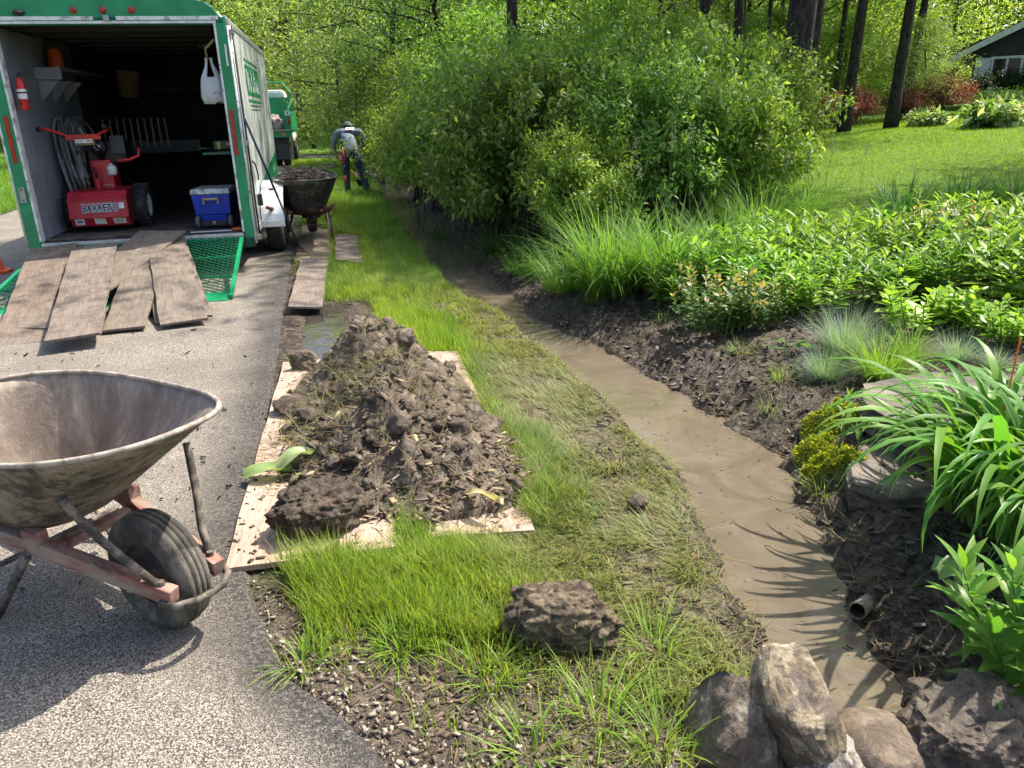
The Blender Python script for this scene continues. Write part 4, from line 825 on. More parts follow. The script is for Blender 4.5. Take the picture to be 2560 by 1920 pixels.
px_ = np.arange(-1.65, 0.25, 0.014); py_ = np.arange(2.5, 5.4, 0.014); PX, PY = np.meshgrid(px_, py_); PH = pile_h(PX, PY)
PZ = np.where(PH > 0.028, 0.008+PH, -0.02); keep = PH > 0.02
V = np.stack([PX, PY, PZ], -1).reshape(-1, 3); F = grid_faces(len(px_), len(py_)); km = keep.ravel(); F = F[(km[F].sum(1) >= 3)]
used = np.unique(F); remap = -np.ones(len(V), int); remap[used] = np.arange(len(used))
pile = empty('mud_heap', (0, 0, 0), 0, 'long heap of dug mud, bark and grass on plywood sheets', 'heap')
link('soil', np_mesh('soil', V[used], [remap[F]], smooth=True), M_SOIL, pile)
r = np.random.default_rng(31)
n = 4200; x = r.uniform(-1.2, 0.18, n); y = np.clip(2.62+1.25*r.random(n)**1.2, 2.6, 4.2); x = x - 0.2*(y-2.9); h = pile_h(x, y); ok = (h > 0.02) & (r.random(n) < np.where(y < 3.55, 1, 0.3)); x, y, h = x[ok], y[ok], h[ok]; n = len(x)
Ln = 0.005+0.060*r.random(n)**2.8; thin = r.random(n) < 0.3; S = np.stack([Ln*np.where(thin, 1.5, 1), Ln*np.where(thin, 0.07, 0.1+0.4*r.random(n)), Ln*r.uniform(0.05, 0.2, n)], 1)
link('bark_chips', scatter('bark_chips', CHIP_V, CHIP_F, np.stack([x, y, h+0.014], 1), rand_rot(n, r, 0.8), S, np.where((r.random(n) < 0.10)[:, None], np.array([[0.34, 0.27, 0.16]]), chip_cols(n, r, (0.035, 0.024, 0.017), (0.22, 0.155, 0.112), 1.6))), M_CHIP, pile, kind='stuff')
# clods
n = 1500; x = r.uniform(-1.5, 0.1, n); y = r.uniform(2.65, 5.0, n); x = x-0.15*(y-3.5); h = pile_h(x, y); ok = h > 0.025; x, y, h = x[ok], y[ok], h[ok]; n = len(x)
bmt = bmesh.new(); bmesh.ops.create_icosphere(bmt, subdivisions=1, radius=0.5); IV = np.array([v.co[:] for v in bmt.verts]); IF = [tuple(v.index for v in f.verts) for f in bmt.faces]; bmt.free()
IVj = IV*(1+0.25*np.random.default_rng(2).normal(size=(len(IV), 1))); CLV = IV*np.array([1.2, 0.9, 0.7])*(1+0.42*np.random.default_rng(8).normal(size=(len(IV), 1)))
S = (0.008+0.060*r.random(n)**3.5)[:, None]*r.uniform(0.6, 1.2, (n, 3))
link('clods', scatter('clods', CLV, IF, np.stack([x, y, h+0.01], 1), rand_rot(n, r), S), M_SOIL, pile, kind='stuff')
# torn lumps of sod
bmt = bmesh.new(); bmesh.ops.create_icosphere(bmt, subdivisions=3, radius=0.5); LV = np.array([v.co[:] for v in bmt.verts]); LF = [tuple(v.index for v in f.verts) for f in bmt.faces]; bmt.free()
from mathutils import noise as _mn
LV = LV*np.array([[1.25, 0.95, 0.72]])*np.array([1+0.42*_mn.fractal(Vector(q)*2.2, 1.0, 2.0, 3)+0.22*_mn.fractal(Vector(q)*7, 0.8, 2.0, 4) for q in LV])[:, None]
n = 150; x = r.uniform(-1.2, 0.05, n)-0.1; y = r.uniform(2.75, 4.9, n); x = x-0.15*(y-3.5); h = pile_h(x, y); ok = h > 0.04; x, y, h = x[ok], y[ok], h[ok]; n = len(x); S = (0.03+0.12*r.random(n)**2.2)[:, None]*r.uniform(0.8, 1.2, (n, 3))
link('sod_lumps', scatter('sod_lumps', LV, LF, np.stack([x, y, h+0.004], 1), rand_rot(n, r), S), M_SOIL, pile, kind='stuff')
# torn grass and roots strewn over the heap
M_GRASS = leafmat('grass_blades', 0.42, 0.5, 0.3, (1.0, 1.0, 0.45), glow=1.7)
n = 2600; pk = r.random(n) < 0.5; x = np.where(pk, r.normal(-0.80, 0.26, n), r.uniform(-1.35, 0.1, n)); y = np.where(pk, r.normal(3.85, 0.28, n), r.uniform(2.6, 4.7, n)); h = pile_h(x, y); ok = h > 0.008; x, y, h = x[ok], y[ok], h[ok]; n = len(x)
t = r.random(n)[:, None]; col = np.array([0.16, 0.17, 0.055])*t+np.array([0.22, 0.185, 0.09])*(1-t)
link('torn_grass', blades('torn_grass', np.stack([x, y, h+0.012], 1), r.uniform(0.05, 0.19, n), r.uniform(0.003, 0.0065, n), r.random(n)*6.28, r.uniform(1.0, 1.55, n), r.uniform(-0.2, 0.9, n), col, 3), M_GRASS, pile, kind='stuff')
# big limp leaves and a pale root
M_LIMP = leafmat('limp_leaf', 0.3, 0.4, 0.4, (1, 1, 0.6))
def limp(loc, size, az, col, lab, nm='wilted_leaf', w=0.5, tilt=0.1):
    nu, nv = 7, 12; V = []; F = []
    for j in range(nv):
        t = j/(nv-1)
        for i in range(nu):
            s = (i/(nu-1)-0.5)*2; wd = w*0.5*math.sin(math.pi*min(1, 0.06+t*0.94))**0.7
            V.append((size*t, size*wd*s, size*(0.10*s*s + 0.05*math.sin(5*t+2*s) + tilt*math.sin(3*t))))
    for j in range(nv-1):
        for i in range(nu-1): a = j*nu+i; F.append((a, a+1, a+nu+1, a+nu))
    c = np.tile(col, (len(V), 1))*(0.9+0.2*np.random.default_rng(int(size*1e4)).random((len(V), 1)))
    o = link(nm, np_mesh(nm, V, [np.array(F)], c, True), M_LIMP, None, label=lab, cat='leaf', group='wilted leaves on the heap'); o.location = loc; o.rotation_euler = (0.1, -0.05, az); return o
p = un(610, 1195, 0.03); limp((p.x, p.y, 0.035), 0.22, R(5), (0.24, 0.33, 0.12), 'broad pale green leaf hanging over the plywood left edge')
p = un(690, 1160, 0.10); limp((p.x, p.y, 0.06), 0.20, R(35), (0.28, 0.36, 0.16), 'pale green leaf sticking up at the heap left side', tilt=0.3)
p = un(740, 1215, 0.03); limp((p.x, p.y, 0.04), 0.10, R(75), (0.10, 0.20, 0.04), 'small darker green leaf beside the pale ones on plywood')
p = un(1165, 1240, 0.06); limp((p.x, p.y, 0.07), 0.17, R(-35), (0.50, 0.44, 0.24), 'yellowish curled leaf on the right foot of the heap', w=0.25)
def root_stick(name, pts, r0, mat, label, cat): return MB().tube(pts, r0, 8).build(name, mat, None, smooth=True, label=label, cat=cat)
M_ROOT = plain('pale_root', (0.36, 0.33, 0.16), 0.7)
q = un(1035, 1090, 0.22); root_stick('cut_root', [q, q+Vector((0.03, -0.06, -0.03)), q+Vector((0.07, -0.10, -0.055))], [0.012, 0.011, 0.016], M_ROOT, 'pale cut root stub on the heap right slope', 'root')
q = un(1100, 1160, 0.14); root_stick('twig', [q, q+Vector((0.01, -0.07, -0.03)), q+Vector((0.035, -0.12, -0.065))], [0.006, 0.006, 0.005], plain('twig_tan', (0.24, 0.16, 0.10), 0.8), 'tan twig lying down the heap right slope', 'twig')

def rock(name, c, rad, rot, seed, mat, cuts=9, rough=0.06, label=None, cat='boulder', group=None, parent=None, sub=5, cmin=0.48, fine=0.05):
    r = np.random.default_rng(seed); bm = bmesh.new(); bmesh.ops.create_icosphere(bm, subdivisions=sub, radius=1.0)
    P = np.array([v.co[:] for v in bm.verts]); nn = r.normal(size=(cuts, 3)); nn /= np.linalg.norm(nn, axis=1)[:, None]
    for k in range(cuts):
        dd = np.maximum(0, P@nn[k]-r.uniform(cmin, 0.9)); P = P-nn[k][None]*dd[:, None]*0.97
    from mathutils import noise as mn
    off = Vector((seed*1.37, seed*0.71, seed*2.13)); nz = np.array([mn.fractal(Vector(q)*1.3+off, 1.0, 2.0, 3) for q in P]); n2 = np.array([mn.fractal(Vector(q)*5.0+off, 0.8, 2.1, 5) for q in P])
    P = P*(1+rough*0.9*nz+fine*0.9*n2)[:, None]; P = P*np.array(rad)[None]
    for v, q in zip(bm.verts, P): v.co = q
    me = bpy.data.meshes.new(name); bm.to_mesh(me); bm.free()
    for p in me.polygons: p.use_smooth = name != 'boulder'
    o = link(name, me, mat, parent, label=label, cat=cat if label else None, group=group); o.location = c; o.rotation_euler = rot; return o
m = soilmat('clump_mud', [(0.28, (0.034, 0.022, 0.014)), (0.5, (0.095, 0.066, 0.045)), (0.78, (0.19, 0.14, 0.10))], sc=20)
rock('sod_clump', (-0.77, 2.70, 0.085), (0.185, 0.13, 0.115), (0, 0, 0.5), 7, m, 3, 0.22, 'upturned clump of sod and mud on the plywood corner', 'clump', sub=6, fine=0.15, cmin=0.7)
rock('sod_clump', (-1.34, 4.72, 0.07), (0.10, 0.08, 0.075), (0, 0, 0.2), 17, M_SOIL, 5, 0.16, 'dark muddy clump at the far left corner of the plywood', 'clump', fine=0.08)
rock('sod_clump', (-1.20, 3.95, 0.06), (0.11, 0.14, 0.055), (0, 0.2, 0.4), 18, m, 5, 0.18, 'flat muddy sod slice at the left foot of the heap', 'clump', sub=4, fine=0.07)
ld = empty('mulch_load', (0, 0, 0), 0, 'mound of dark wet mulch filling the black wheelbarrow', 'mulch'); ld.location = BW2.location; ld.rotation_euler = BW2.rotation_euler; ld.scale = BW2.scale
V = []; 
for j in range(26):
    for i in range(26):
        u = -1+2*i/25; v = -1+2*j/25; s = max(abs(u), abs(v), 1e-6)/max(math.hypot(u, v), 1e-6); uu_, vv_ = u*s, v*s
        x = -0.42+(0.50 if uu_ > 0 else 0.44)*uu_; y = 0.295*vv_*(1-0.25*max(0, uu_)**2)
        V.append((x, y, 0.625+0.13*(1-uu_*uu_)*(1-vv_*vv_)+0.07*(float(fbm(x*14, y*14, 3, 5))-0.5)+0.02*max(0, uu_)))
link('mulch', np_mesh('mulch', V, [grid_faces(26, 26)], smooth=True), M_SOIL, ld)
n = 900; u = r.uniform(-0.8, 0.0, n); v = r.uniform(-0.24, 0.24, n); z = 0.655+0.115*(1-((u+0.42)/0.46)**2)*(1-(v/0.29)**2)
link('bark_chips', scatter('bark_chips', CHIP_V, CHIP_F, np.stack([u, v, z+0.01], 1), rand_rot(n, r, 0.5), np.stack([r.uniform(.02, .08, n), r.uniform(.008, .02, n), r.uniform(.003, .01, n)], 1), chip_cols(n, r, (0.03, 0.022, 0.018), (0.20, 0.16, 0.13))), M_CHIP, ld, kind='stuff')
# pile of lifted sods behind the black barrow
m = M_SOIL
for k, (a, bq, rr_, lab) in enumerate((((905, 445), -0.05, 0.30, 'heap of lifted sods on the verge beyond the black wheelbarrow'), ((820, 425), -0.02, 0.26, 'grassy sod lump just left of the sod heap by worker'))):
    p = un(*a, bq); rock('sod_heap', (p.x, p.y, bq+0.03), (rr_*1.8, rr_, 0.15), (0, 0, 0.3), 60+k, m, 4, 0.2, lab, 'sod', fine=0.1)

p = un(800, 528, 0.1); dlf = empty('dead_leaf_clump', gz0(p.x, p.y), 0, 'clump of wilted reddish-brown leaves right of the black wheelbarrow', 'leaves'); n = 160
a_ = r.random(n)*6.28; rd = 0.28*np.sqrt(r.random(n)); D = r.normal(size=(n, 3)); D[:, 2] = np.abs(D[:, 2])
link('leaves', leaf_mesh('leaves', np.stack([rd*np.cos(a_), rd*np.sin(a_)*0.7, 0.05+0.16*r.random(n)*(1-rd/0.3)], 1), D, r.normal(size=(n, 3)), 0.09+0.07*r.random(n), np.full(n, 0.6), np.array([0.20, 0.13, 0.05])*(0.5+r.random(n))[:, None]), M_LIMP, dlf, kind='stuff')
# rake leaning on the trailer
rk = empty('leaf_rake', (0, 0, 0), 0, 'blue-handled spring rake leaning against the trailer corner', 'rake')
top = T(1.225, -0.03, 1.56); bot = un(745, 612, 0.16)
dr = (bot-top).normalized(); MB().tube([top, top+dr*0.9*(bot-top).length*0.66], 0.0125, 8).build('handle', plain('navy_handle', (0.012, 0.02, 0.075), 0.4), rk, smooth=True)
mid = top+(bot-top)*0.60
MB().tube([mid, bot], 0.011, 8).build('ferrule', M_DARKSTEEL, rk, smooth=True)
for k in range(9):
    s = (k-4)/4; sdv = Vector((0.75, -0.1, 0.0)); e = bot+dr*0.22+sdv*(0.10*s)+Vector((0, -0.03, -0.02))
    e.z = max(e.z, float(zg(e.x, e.y, False))+0.07)
    MB().tube([bot-dr*0.06, bot+dr*0.05+sdv*0.05*s, e, e+Vector((0.01, -0.035, -0.045))], 0.003, 5).build('tine', M_DARKSTEEL, rk, smooth=True)
MB().tube([bot+dr*0.10+Vector((0.75, -0.1, 0))*(-0.075), bot+dr*0.10+Vector((0.75, -0.1, 0))*0.075], 0.004, 5).build('tine_brace', M_DARKSTEEL, rk)

# ------------------------------------------------------------------ boulders by the ditch end
def stonemat(name, stops, mudamt, sc=13, rough=(0.5, 0.85)):
    m, nt, b, o = _nodes(name); co = coords(nt); f = noise(nt, sc, 10, 0.7, co, 0.6); c = ramp(nt, f, stops)
    g = ramp(nt, noise(nt, 7.5, 8, 0.68, co, 0.8), [(0.60-0.35*mudamt, (0, 0, 0)), (0.70-0.3*mudamt, (1, 1, 1))])
    c = mixc(nt, g, c, mixc(nt, noise(nt, 30, 5, 0.7, co), (0.050, 0.034, 0.023), (0.17, 0.125, 0.088))); L(nt, c, b.inputs['Base Color'])
    rr = N(nt, 'ShaderNodeMapRange'); rr.inputs['To Min'].default_value = rough[1]; rr.inputs['To Max'].default_value = rough[0]; L(nt, g, rr.inputs[0]); L(nt, rr.outputs[0], b.inputs['Roughness'])
    bump(nt, noise(nt, 45, 8, 0.72, co), 0.5, 0.006, b, bump(nt, f, 0.5, 0.015)); return m
ST_A = stonemat('granite_dark', [(0.3, (0.080, 0.060, 0.042)), (0.5, (0.18, 0.143, 0.102)), (0.7, (0.34, 0.285, 0.215))], 0.55)
ST_B = stonemat('granite_tan', [(0.3, (0.15, 0.115, 0.07)), (0.5, (0.26, 0.205, 0.13)), (0.7, (0.42, 0.35, 0.25))], 0.48)
ST_C = stonemat('brown_cobble', [(0.3, (0.12, 0.088, 0.062)), (0.7, (0.24, 0.182, 0.132))], 0.4)
ST_D = stonemat('mud_coated', [(0.3, (0.040, 0.029, 0.021)), (0.7, (0.11, 0.082, 0.060))], 0.6, rough=(0.22, 0.5))
ST_E = stonemat('pale_stone', [(0.3, (0.24, 0.215, 0.185)), (0.7, (0.44, 0.40, 0.35))], 0.35)
GR = 'boulders at the near end of the ditch'
rock('boulder', un(1850, 1840, -0.03), (0.16, 0.18, 0.20), (0.15, 0.25, 0.4), 101, ST_A, 18, 0.10, 'dark angular boulder, leftmost of the ditch end', group=GR)
rock('boulder', un(1998, 1770, 0.06), (0.135, 0.14, 0.215), (R(-38), R(18), 0.2), 104, ST_B, 17, 0.05, 'tall tilted tan boulder propped on the others', group=GR, cmin=0.42)
rock('boulder', un(2195, 1880, -0.09), (0.135, 0.12, 0.10), (0.0, 0.15, -0.5), 112, ST_C, 4, 0.04, 'smooth rounded brown boulder right of the tilted one', group=GR, cmin=0.8, fine=0.006)
rock('boulder', un(2085, 1925, -0.09), (0.18, 0.13, 0.13), (0.1, 0.25, -0.35), 123, ST_E, 14, 0.08, 'pale boulder lowest in front, below the tilted one', group=GR)
rock('boulder', un(2425, 1850, -0.06), (0.185, 0.16, 0.17), (0.0, 0.2, 0.3), 131, ST_D, 9, 0.10, 'big boulder coated in shiny dark mud at lower right', group=GR, fine=0.12)
rock('boulder', un(2480, 1590, -0.03), (0.10, 0.09, 0.10), (0, 0, 0.3), 141, ST_A, 8, 0.05, 'grey boulder half hidden behind leafy stems at right', group=GR)
rock('boulder', un(2300, 1740, -0.16), (0.07, 0.06, 0.05), (0, 0, 0.3), 143, ST_D, 6, 0.08, 'small muddy stone between water and the shiny boulder', group=GR)
ST_S = weathered('ledge_stone', [(0.3, (0.060, 0.046, 0.038)), (0.55, (0.125, 0.10, 0.082)), (0.8, (0.22, 0.18, 0.15))], 4, (0.6, 0.85), bs=(14, 0.8, 0.015), stretch=(1, 1, 5), detail=9)
def ledge(name, poly, z0, z1, label, seed, rot=0):
    r = np.random.default_rng(seed); nlay = 5; V = []; n0 = len(poly)
    fine = []
    for i in range(n0):
        a, c = Vector(poly[i]), Vector(poly[(i+1) % n0])
        for k in range(10): fine.append(a+(c-a)*k/10)
    n = len(fine); cen = sum(fine, Vector((0, 0)))/n; rows = []
    for l in range(nlay*2):
        z = z0+(z1-z0)*(l//2+(l % 2)*0.96)/nlay; ins = r.uniform(-0.02, 0.03)
        rows.append([(p.x+(cen.x-p.x)*ins+0.012*(vnoise(i*0.7, l*2.0, seed)-0.5)*2, p.y+(cen.y-p.y)*ins+0.012*(vnoise(i*0.7, l*2.0+50, seed)-0.5)*2, z) for i, p in enumerate(fine)])
    for k in (0.82, 0.6, 0.35, 0.12): rows.append([(cen.x+(p[0]-cen.x)*k, cen.y+(p[1]-cen.y)*k, z1+0.022*(float(fbm(p[0]*5*k+9, p[1]*14*k, 3, seed))-0.4)) for p in rows[nlay*2-1]])
    V = [q for rw in rows for q in rw]; F = [(l*n+i, l*n+(i+1) % n, (l+1)*n+(i+1) % n, (l+1)*n+i) for l in range(len(rows)-1) for i in range(n)]
    F.append(tuple((len(rows)-1)*n+i for i in range(n)))
    me = bpy.data.meshes.new(name); me.from_pydata(V, [], F); return link(name, me, ST_S, None, label=label, cat='stone slab', group='ledge stones in the flower bed')
P_ = [un(*p, 0.13).to_2d() for p in ((2160, 985), (2165, 945), (2330, 915), (2560, 925), (2640, 1000), (2560, 1110), (2380, 1100), (2240, 1040))]
ledge('ledge_stone', P_, -0.05, 0.095, 'large flat brown ledge stone behind the strap-leaved clump', 3)
P_ = [un(*p, 0.05).to_2d() for p in ((2120, 1095), (2150, 1060), (2260, 1050), (2380, 1110), (2420, 1190), (2250, 1190), (2140, 1150))]
ledge('ledge_stone', P_, -0.22, -0.06, 'smaller brown ledge stone next to the yellow mossy mat', 5)
rock('sod_block', un(1405, 1545, 0.02), (0.185, 0.115, 0.115), (0.1, 0.0, -0.06), 205, M_CLOD, 5, 0.20, 'broken block of stony earth lying on the grass', 'clod', sub=6, fine=0.13, cmin=0.6)
sb_ = bpy.data.objects['sod_block']
for k, (a, b_, c_) in enumerate(((-0.045, -0.03, 0.094), (0.055, -0.02, 0.088))): rock('pebble', (a, b_, c_), ((0.019, 0.016, 0.014), (0.026, 0.014, 0.010))[k], (0, 0, k), 300+k, (ST_C, ST_E)[k], 2, 0.02, parent=sb_, sub=2)
rock('sod_block', un(1600, 1255, -0.05), (0.055, 0.045, 0.04), (0.1, 0.0, 0.4), 215, M_CLOD, 7, 0.10, 'fist-sized pale clod on the trampled grass by the water', 'clod', fine=0.05)
pp = empty('drain_pipe', un(2143, 1528, -0.185), R(200), 'dirty end of a drain pipe poking from the muddy bank', 'pipe')
MB().lathe([(0.027, 0), (0.031, 0), (0.031, 0.02), (0.029, 0.025), (0.031, 0.03), (0.031, 0.22), (0.027, 0.22), (0.027, 0.0)], 24, 'x').build('tube', weathered('muddy_clay_pipe', [(0.3, (0.10, 0.085, 0.06)), (0.7, (0.24, 0.205, 0.15))], 18, (0.6, 0.9), bs=(60, 0.5, 0.004)), pp, smooth=True)
pp.rotation_euler = (0, R(18), R(50)); 
sk = empty('marker_stake', (0, 0, 0), 0, 'thin orange marker stake among the strap leaves at right edge', 'stake')
MB().tube([(2.02, 2.94, 0.0), (2.045, 2.95, 0.64)], 0.004, 6).build('rod', plain('orange_rod', (0.80, 0.16, 0.04), 0.5), sk)
# ------------------------------------------------------------------ worker, hand tools, dump truck
def gz(px, py, dz=0.0):
    z = 0.0
    for _ in range(5): p = un(px, py, z); z = float(zg(p.x, p.y, False))
    return Vector((p.x, p.y, z+dz))
def skin_mesh(name, nodes, edges, root_i=0, sub=2):
    """nodes: list of (x,y,z,rx,ry)"""
    me = bpy.data.meshes.new(name); me.from_pydata([n[:3] for n in nodes], edges, []); ob = bpy.data.objects.new('tmp_'+name, me); COL.objects.link(ob)
    md = ob.modifiers.new('skin', 'SKIN'); md.use_smooth_shade = True; md.branch_smoothing = 0.5
    sv = me.skin_vertices[0].data
    for i, n in enumerate(nodes): sv[i].radius = (n[3], n[4]); sv[i].use_root = (i == root_i)
    if sub: s = ob.modifiers.new('sub', 'SUBSURF'); s.levels = sub; s.render_levels = sub
    dg = bpy.context.evaluated_depsgraph_get(); dg.update(); out = bpy.data.meshes.new_from_object(ob.evaluated_get(dg)); out.name = name; bpy.data.objects.remove(ob); bpy.data.meshes.remove(me); return out
nodes = [(0, 0, 0.90, 0.155, 0.125), (0, 0.14, 1.02, 0.155, 0.125), (-0.03, 0.30, 1.10, 0.19, 0.135), (-0.05, 0.45, 1.15, 0.175, 0.11), (-0.055, 0.55, 1.17, 0.06, 0.06), (-0.055, 0.62, 1.19, 0.064, 0.062), (-0.055, 0.70, 1.22, 0.082, 0.092), (-0.055, 0.75, 1.25, 0.074, 0.08)]
edges = [(0, 1), (1, 2), (2, 3), (3, 4), (4, 5), (5, 6), (6, 7)]
def chain(start, pts):
    p = start
    for q in pts: nodes.append(q); edges.append((p, len(nodes)-1)); p = len(nodes)-1
    return p
for s, arm in ((-1, [(-0.22, 0.40, 1.19, 0.08, 0.08), (-0.31, 0.36, 1.04, 0.064, 0.064), (-0.34, 0.38, 0.93, 0.052, 0.052), (-0.33, 0.42, 0.84, 0.04, 0.04), (-0.31, 0.45, 0.76, 0.031, 0.027), (-0.30, 0.47, 0.71, 0.038, 0.024)]),
               (1, [(0.20, 0.42, 1.18, 0.08, 0.08), (0.26, 0.48, 1.02, 0.06, 0.06), (0.24, 0.55, 0.91, 0.05, 0.05), (0.17, 0.63, 0.84, 0.038, 0.038), (0.10, 0.69, 0.77, 0.03, 0.026), (0.07, 0.72, 0.73, 0.038, 0.024)])):
    h = chain(3, arm); hx, hy, hz = nodes[h][:3]
    for k in range(4): o_ = (k-1.5)*0.02; chain(h, [(hx+o_*0.7, hy+0.03+0.004*k, hz-0.03-abs(k-1)*-0.002, 0.0095, 0.0095), (hx+o_*0.7+0.015*s*-1, hy+0.045, hz-0.055+0.004*k, 0.009, 0.009), (hx+o_*0.7+0.03*s*-1, hy+0.025, hz-0.07+0.004*k, 0.008, 0.008)])
    chain(h, [(hx-0.035*s, hy-0.0, hz+0.005, 0.011, 0.011), (hx-0.05*s, hy+0.03, hz-0.02, 0.009, 0.009)])
for s, leg in ((-1, [(-0.095, 0.0, 0.80, 0.105, 0.105), (-0.10, 0.05, 0.50, 0.078, 0.078), (-0.10, 0.0, 0.26, 0.068, 0.068), (-0.10, -0.02, 0.09, 0.058, 0.058), (-0.10, 0.05, 0.045, 0.046, 0.042), (-0.105, 0.16, 0.04, 0.04, 0.034)]),
               (1, [(0.105, 0.0, 0.80, 0.105, 0.105), (0.18, 0.05, 0.50, 0.078, 0.078), (0.24, -0.02, 0.26, 0.068, 0.068), (0.285, -0.08, 0.09, 0.058, 0.058), (0.30, -0.01, 0.045, 0.046, 0.042), (0.32, 0.10, 0.04, 0.04, 0.034)])): chain(0, leg)
bm_ = skin_mesh('body', nodes, edges)
M_SHIRT = weathered('grey_blue_shirt', [(0.3, (0.085, 0.115, 0.145)), (0.7, (0.15, 0.19, 0.225))], 7, (0.8, 0.95), bs=(18, 0.5, 0.015)); M_JEAN = weathered('dark_jeans', [(0.3, (0.012, 0.018, 0.032)), (0.7, (0.035, 0.05, 0.075))], 8, (0.85, 0.95), bs=(20, 0.5, 0.015))
M_SKIN = plain('skin', (0.42, 0.22, 0.15), 0.55); M_BOOT = plain('muddy_boot', (0.03, 0.024, 0.018), 0.8); M_HAIR = plain('hair', (0.05, 0.035, 0.025), 0.8)
for m in (M_SHIRT, M_JEAN, M_SKIN, M_BOOT, M_HAIR): bm_.materials.append(m)
for p in bm_.polygons:
    c = p.center; i = 0
    if c.z < 0.10: i = 3
    elif c.z < 0.885 and not (c.y > 0.26): i = 1
    if c.y > 0.545 and c.z > 1.08: i = 2 if not (c.z > 1.24) else 4
    if (c.x < -0.20 and c.y > 0.3 and c.z < 0.86) or (c.y > 0.58 and c.z < 0.88): i = 2
    p.material_index = i; p.use_smooth = True
PZ_ = gz(884, 487); person = empty('person', PZ_, R(6), 'person in grey shirt, jeans and cap bending over with a shovel', 'person'); person.scale = (1.1, 1.1, 1.1)
link('body', bm_, None, person)
cap = MB(); cap.lathe([(0.0905, -0.012), (0.098, 0.02), (0.093, 0.06), (0.07, 0.095), (0.035, 0.112), (0, 0.116)], 20); M_CAP = plain('cap_green', (0.07, 0.10, 0.085), 0.9)
o = cap.build('cap', M_CAP, person, smooth=True); o.location = (-0.055, 0.715, 1.255); o.rotation_euler = (R(-38), 0, 0)
MB().prism([(-0.08, 0.06), (-0.06, 0.15), (0, 0.175), (0.06, 0.15), (0.08, 0.06)], 0.008, (0, 0, 0), (1, 0, 0), (0, 1, 0), (0, 0, 1)).build('cap_brim', M_CAP, person).matrix_local = Matrix.Translation((-0.055, 0.72, 1.235)) @ Matrix.Rotation(R(-50), 4, 'X')
# white patch printed across the shoulders
V = []; 
for j in range(4):
    for i in range(8): V.append((-0.06+0.16*i/7, 0.0, 0.0+0.05*j/3))
sh = empty
pt = MB().box((0.02, 0.315, 1.238), (0.17, 0.004, 0.11), Matrix.Rotation(R(-68), 3, 'X')).build('back_print', M_WHITE, person)
MB().box((-0.01, 0.313, 1.242), (0.045, 0.004, 0.04), Matrix.Rotation(R(-68), 3, 'X')).build('print_mark', M_REDLAMP, pt)
W = Matrix.Translation(PZ_) @ Matrix.Rotation(R(6), 4, 'Z') @ Matrix.Scale(1.1, 4)
shv = empty('shovel', W @ Vector((-0.30, 0.50, 0.68)), 0, 'yellow-handled shovel held by the bending worker', 'shovel')
MB().tube([(-0.06, -0.02, 0.10), (0.12, 0.14, -0.14)], 0.019, 8).build('grip', M_BLACK, shv, smooth=True)
MB().tube([(0.12, 0.14, -0.14), (0.38, 0.36, -0.50)], 0.018, 8).build('shaft', plain('yellow_shaft', (0.62, 0.38, 0.04), 0.5), shv, smooth=True)
MB().hexa([(0.30, 0.32, -0.50), (0.46, 0.32, -0.50), (0.50, 0.50, -0.74), (0.36, 0.50, -0.74), (0.30, 0.335, -0.49), (0.46, 0.335, -0.49), (0.50, 0.515, -0.73), (0.36, 0.515, -0.73)]).build('blade', M_DARKSTEEL, shv)
hb = gz(868, 497); ht_ = uny(853, 348, hb.y-0.05)-hb
ho = empty('long_handled_hoe', hb, 0, 'red and black long-handled hoe standing upright before the worker', 'hoe')
for a, b_, rr_, mt, nm in ((0.08, 0.26, 0.014, M_DARKSTEEL, 'neck'), (0.26, 0.40, 0.019, M_HB, 'shaft'), (0.40, 0.60, 0.020, M_BLACK, 'shaft'), (0.60, 0.86, 0.030, plain('red_grip', (0.42, 0.03, 0.04), 0.5), 'grip'), (0.86, 1.0, 0.026, M_BLACK, 'grip')): MB().tube([ht_*a, ht_*b_], rr_, 10).build(nm, mt, ho, smooth=True)
MB().tube([ht_*0.08, ht_*0.03+Vector((-0.03, -0.02, 0)), Vector((-0.11, -0.04, 0.02))], [0.014, 0.016, 0.02], 8).build('hook', M_DARKSTEEL, ho, smooth=True)
MB().box((-0.12, -0.045, 0.0), (0.05, 0.14, 0.07)).build('blade', M_DARKSTEEL, ho, 0.004)
# dump truck seen from behind
TK = empty('dump_truck', (-8.28, 27.0, 0.0), R(10.5), 'green dump truck with stones in its open bed, parked ahead', 'truck')
hw_ = 1.08
MB().box((0, 1.75, 1.10), (2*hw_, 3.5, 0.10)).build('bed_floor', M_GREEN, TK)
for s in (-1, 1): MB().box((s*hw_, 1.75, 1.45), (0.06, 3.5, 0.62)).build('bed_side', M_GREEN, TK, 0.01)
for s in (-1, 1): MB().box((s*hw_, 0.05, 1.42), (0.12, 0.10, 0.70)).build('corner_post', M_GREEN, TK, 0.01)
MB().box((0, 3.45, 1.70), (2*hw_, 0.06, 1.15)).build('headboard', M_GREEN, TK)
MB().box((0, 3.40, 1.55), (2*hw_, 0.06, 0.07)).build('headboard_rib', M_GREEN, TK)
for s in (-1, 1): MB().tube([(s*hw_, 3.2, 2.25), (s*(hw_-0.05), 3.2, 2.42), (s*(hw_-0.34), 3.2, 2.78)], 0.035, 6).tube([(s*hw_, 0.1, 1.78), (s*hw_, 3.2, 2.25)], 0.03, 6).build('rack_bar', M_GREEN, TK)
MB().tube([(-hw_+0.34, 3.2, 2.78), (hw_-0.34, 3.2, 2.78)], 0.035, 6).build('rack_bar', M_GREEN, TK)
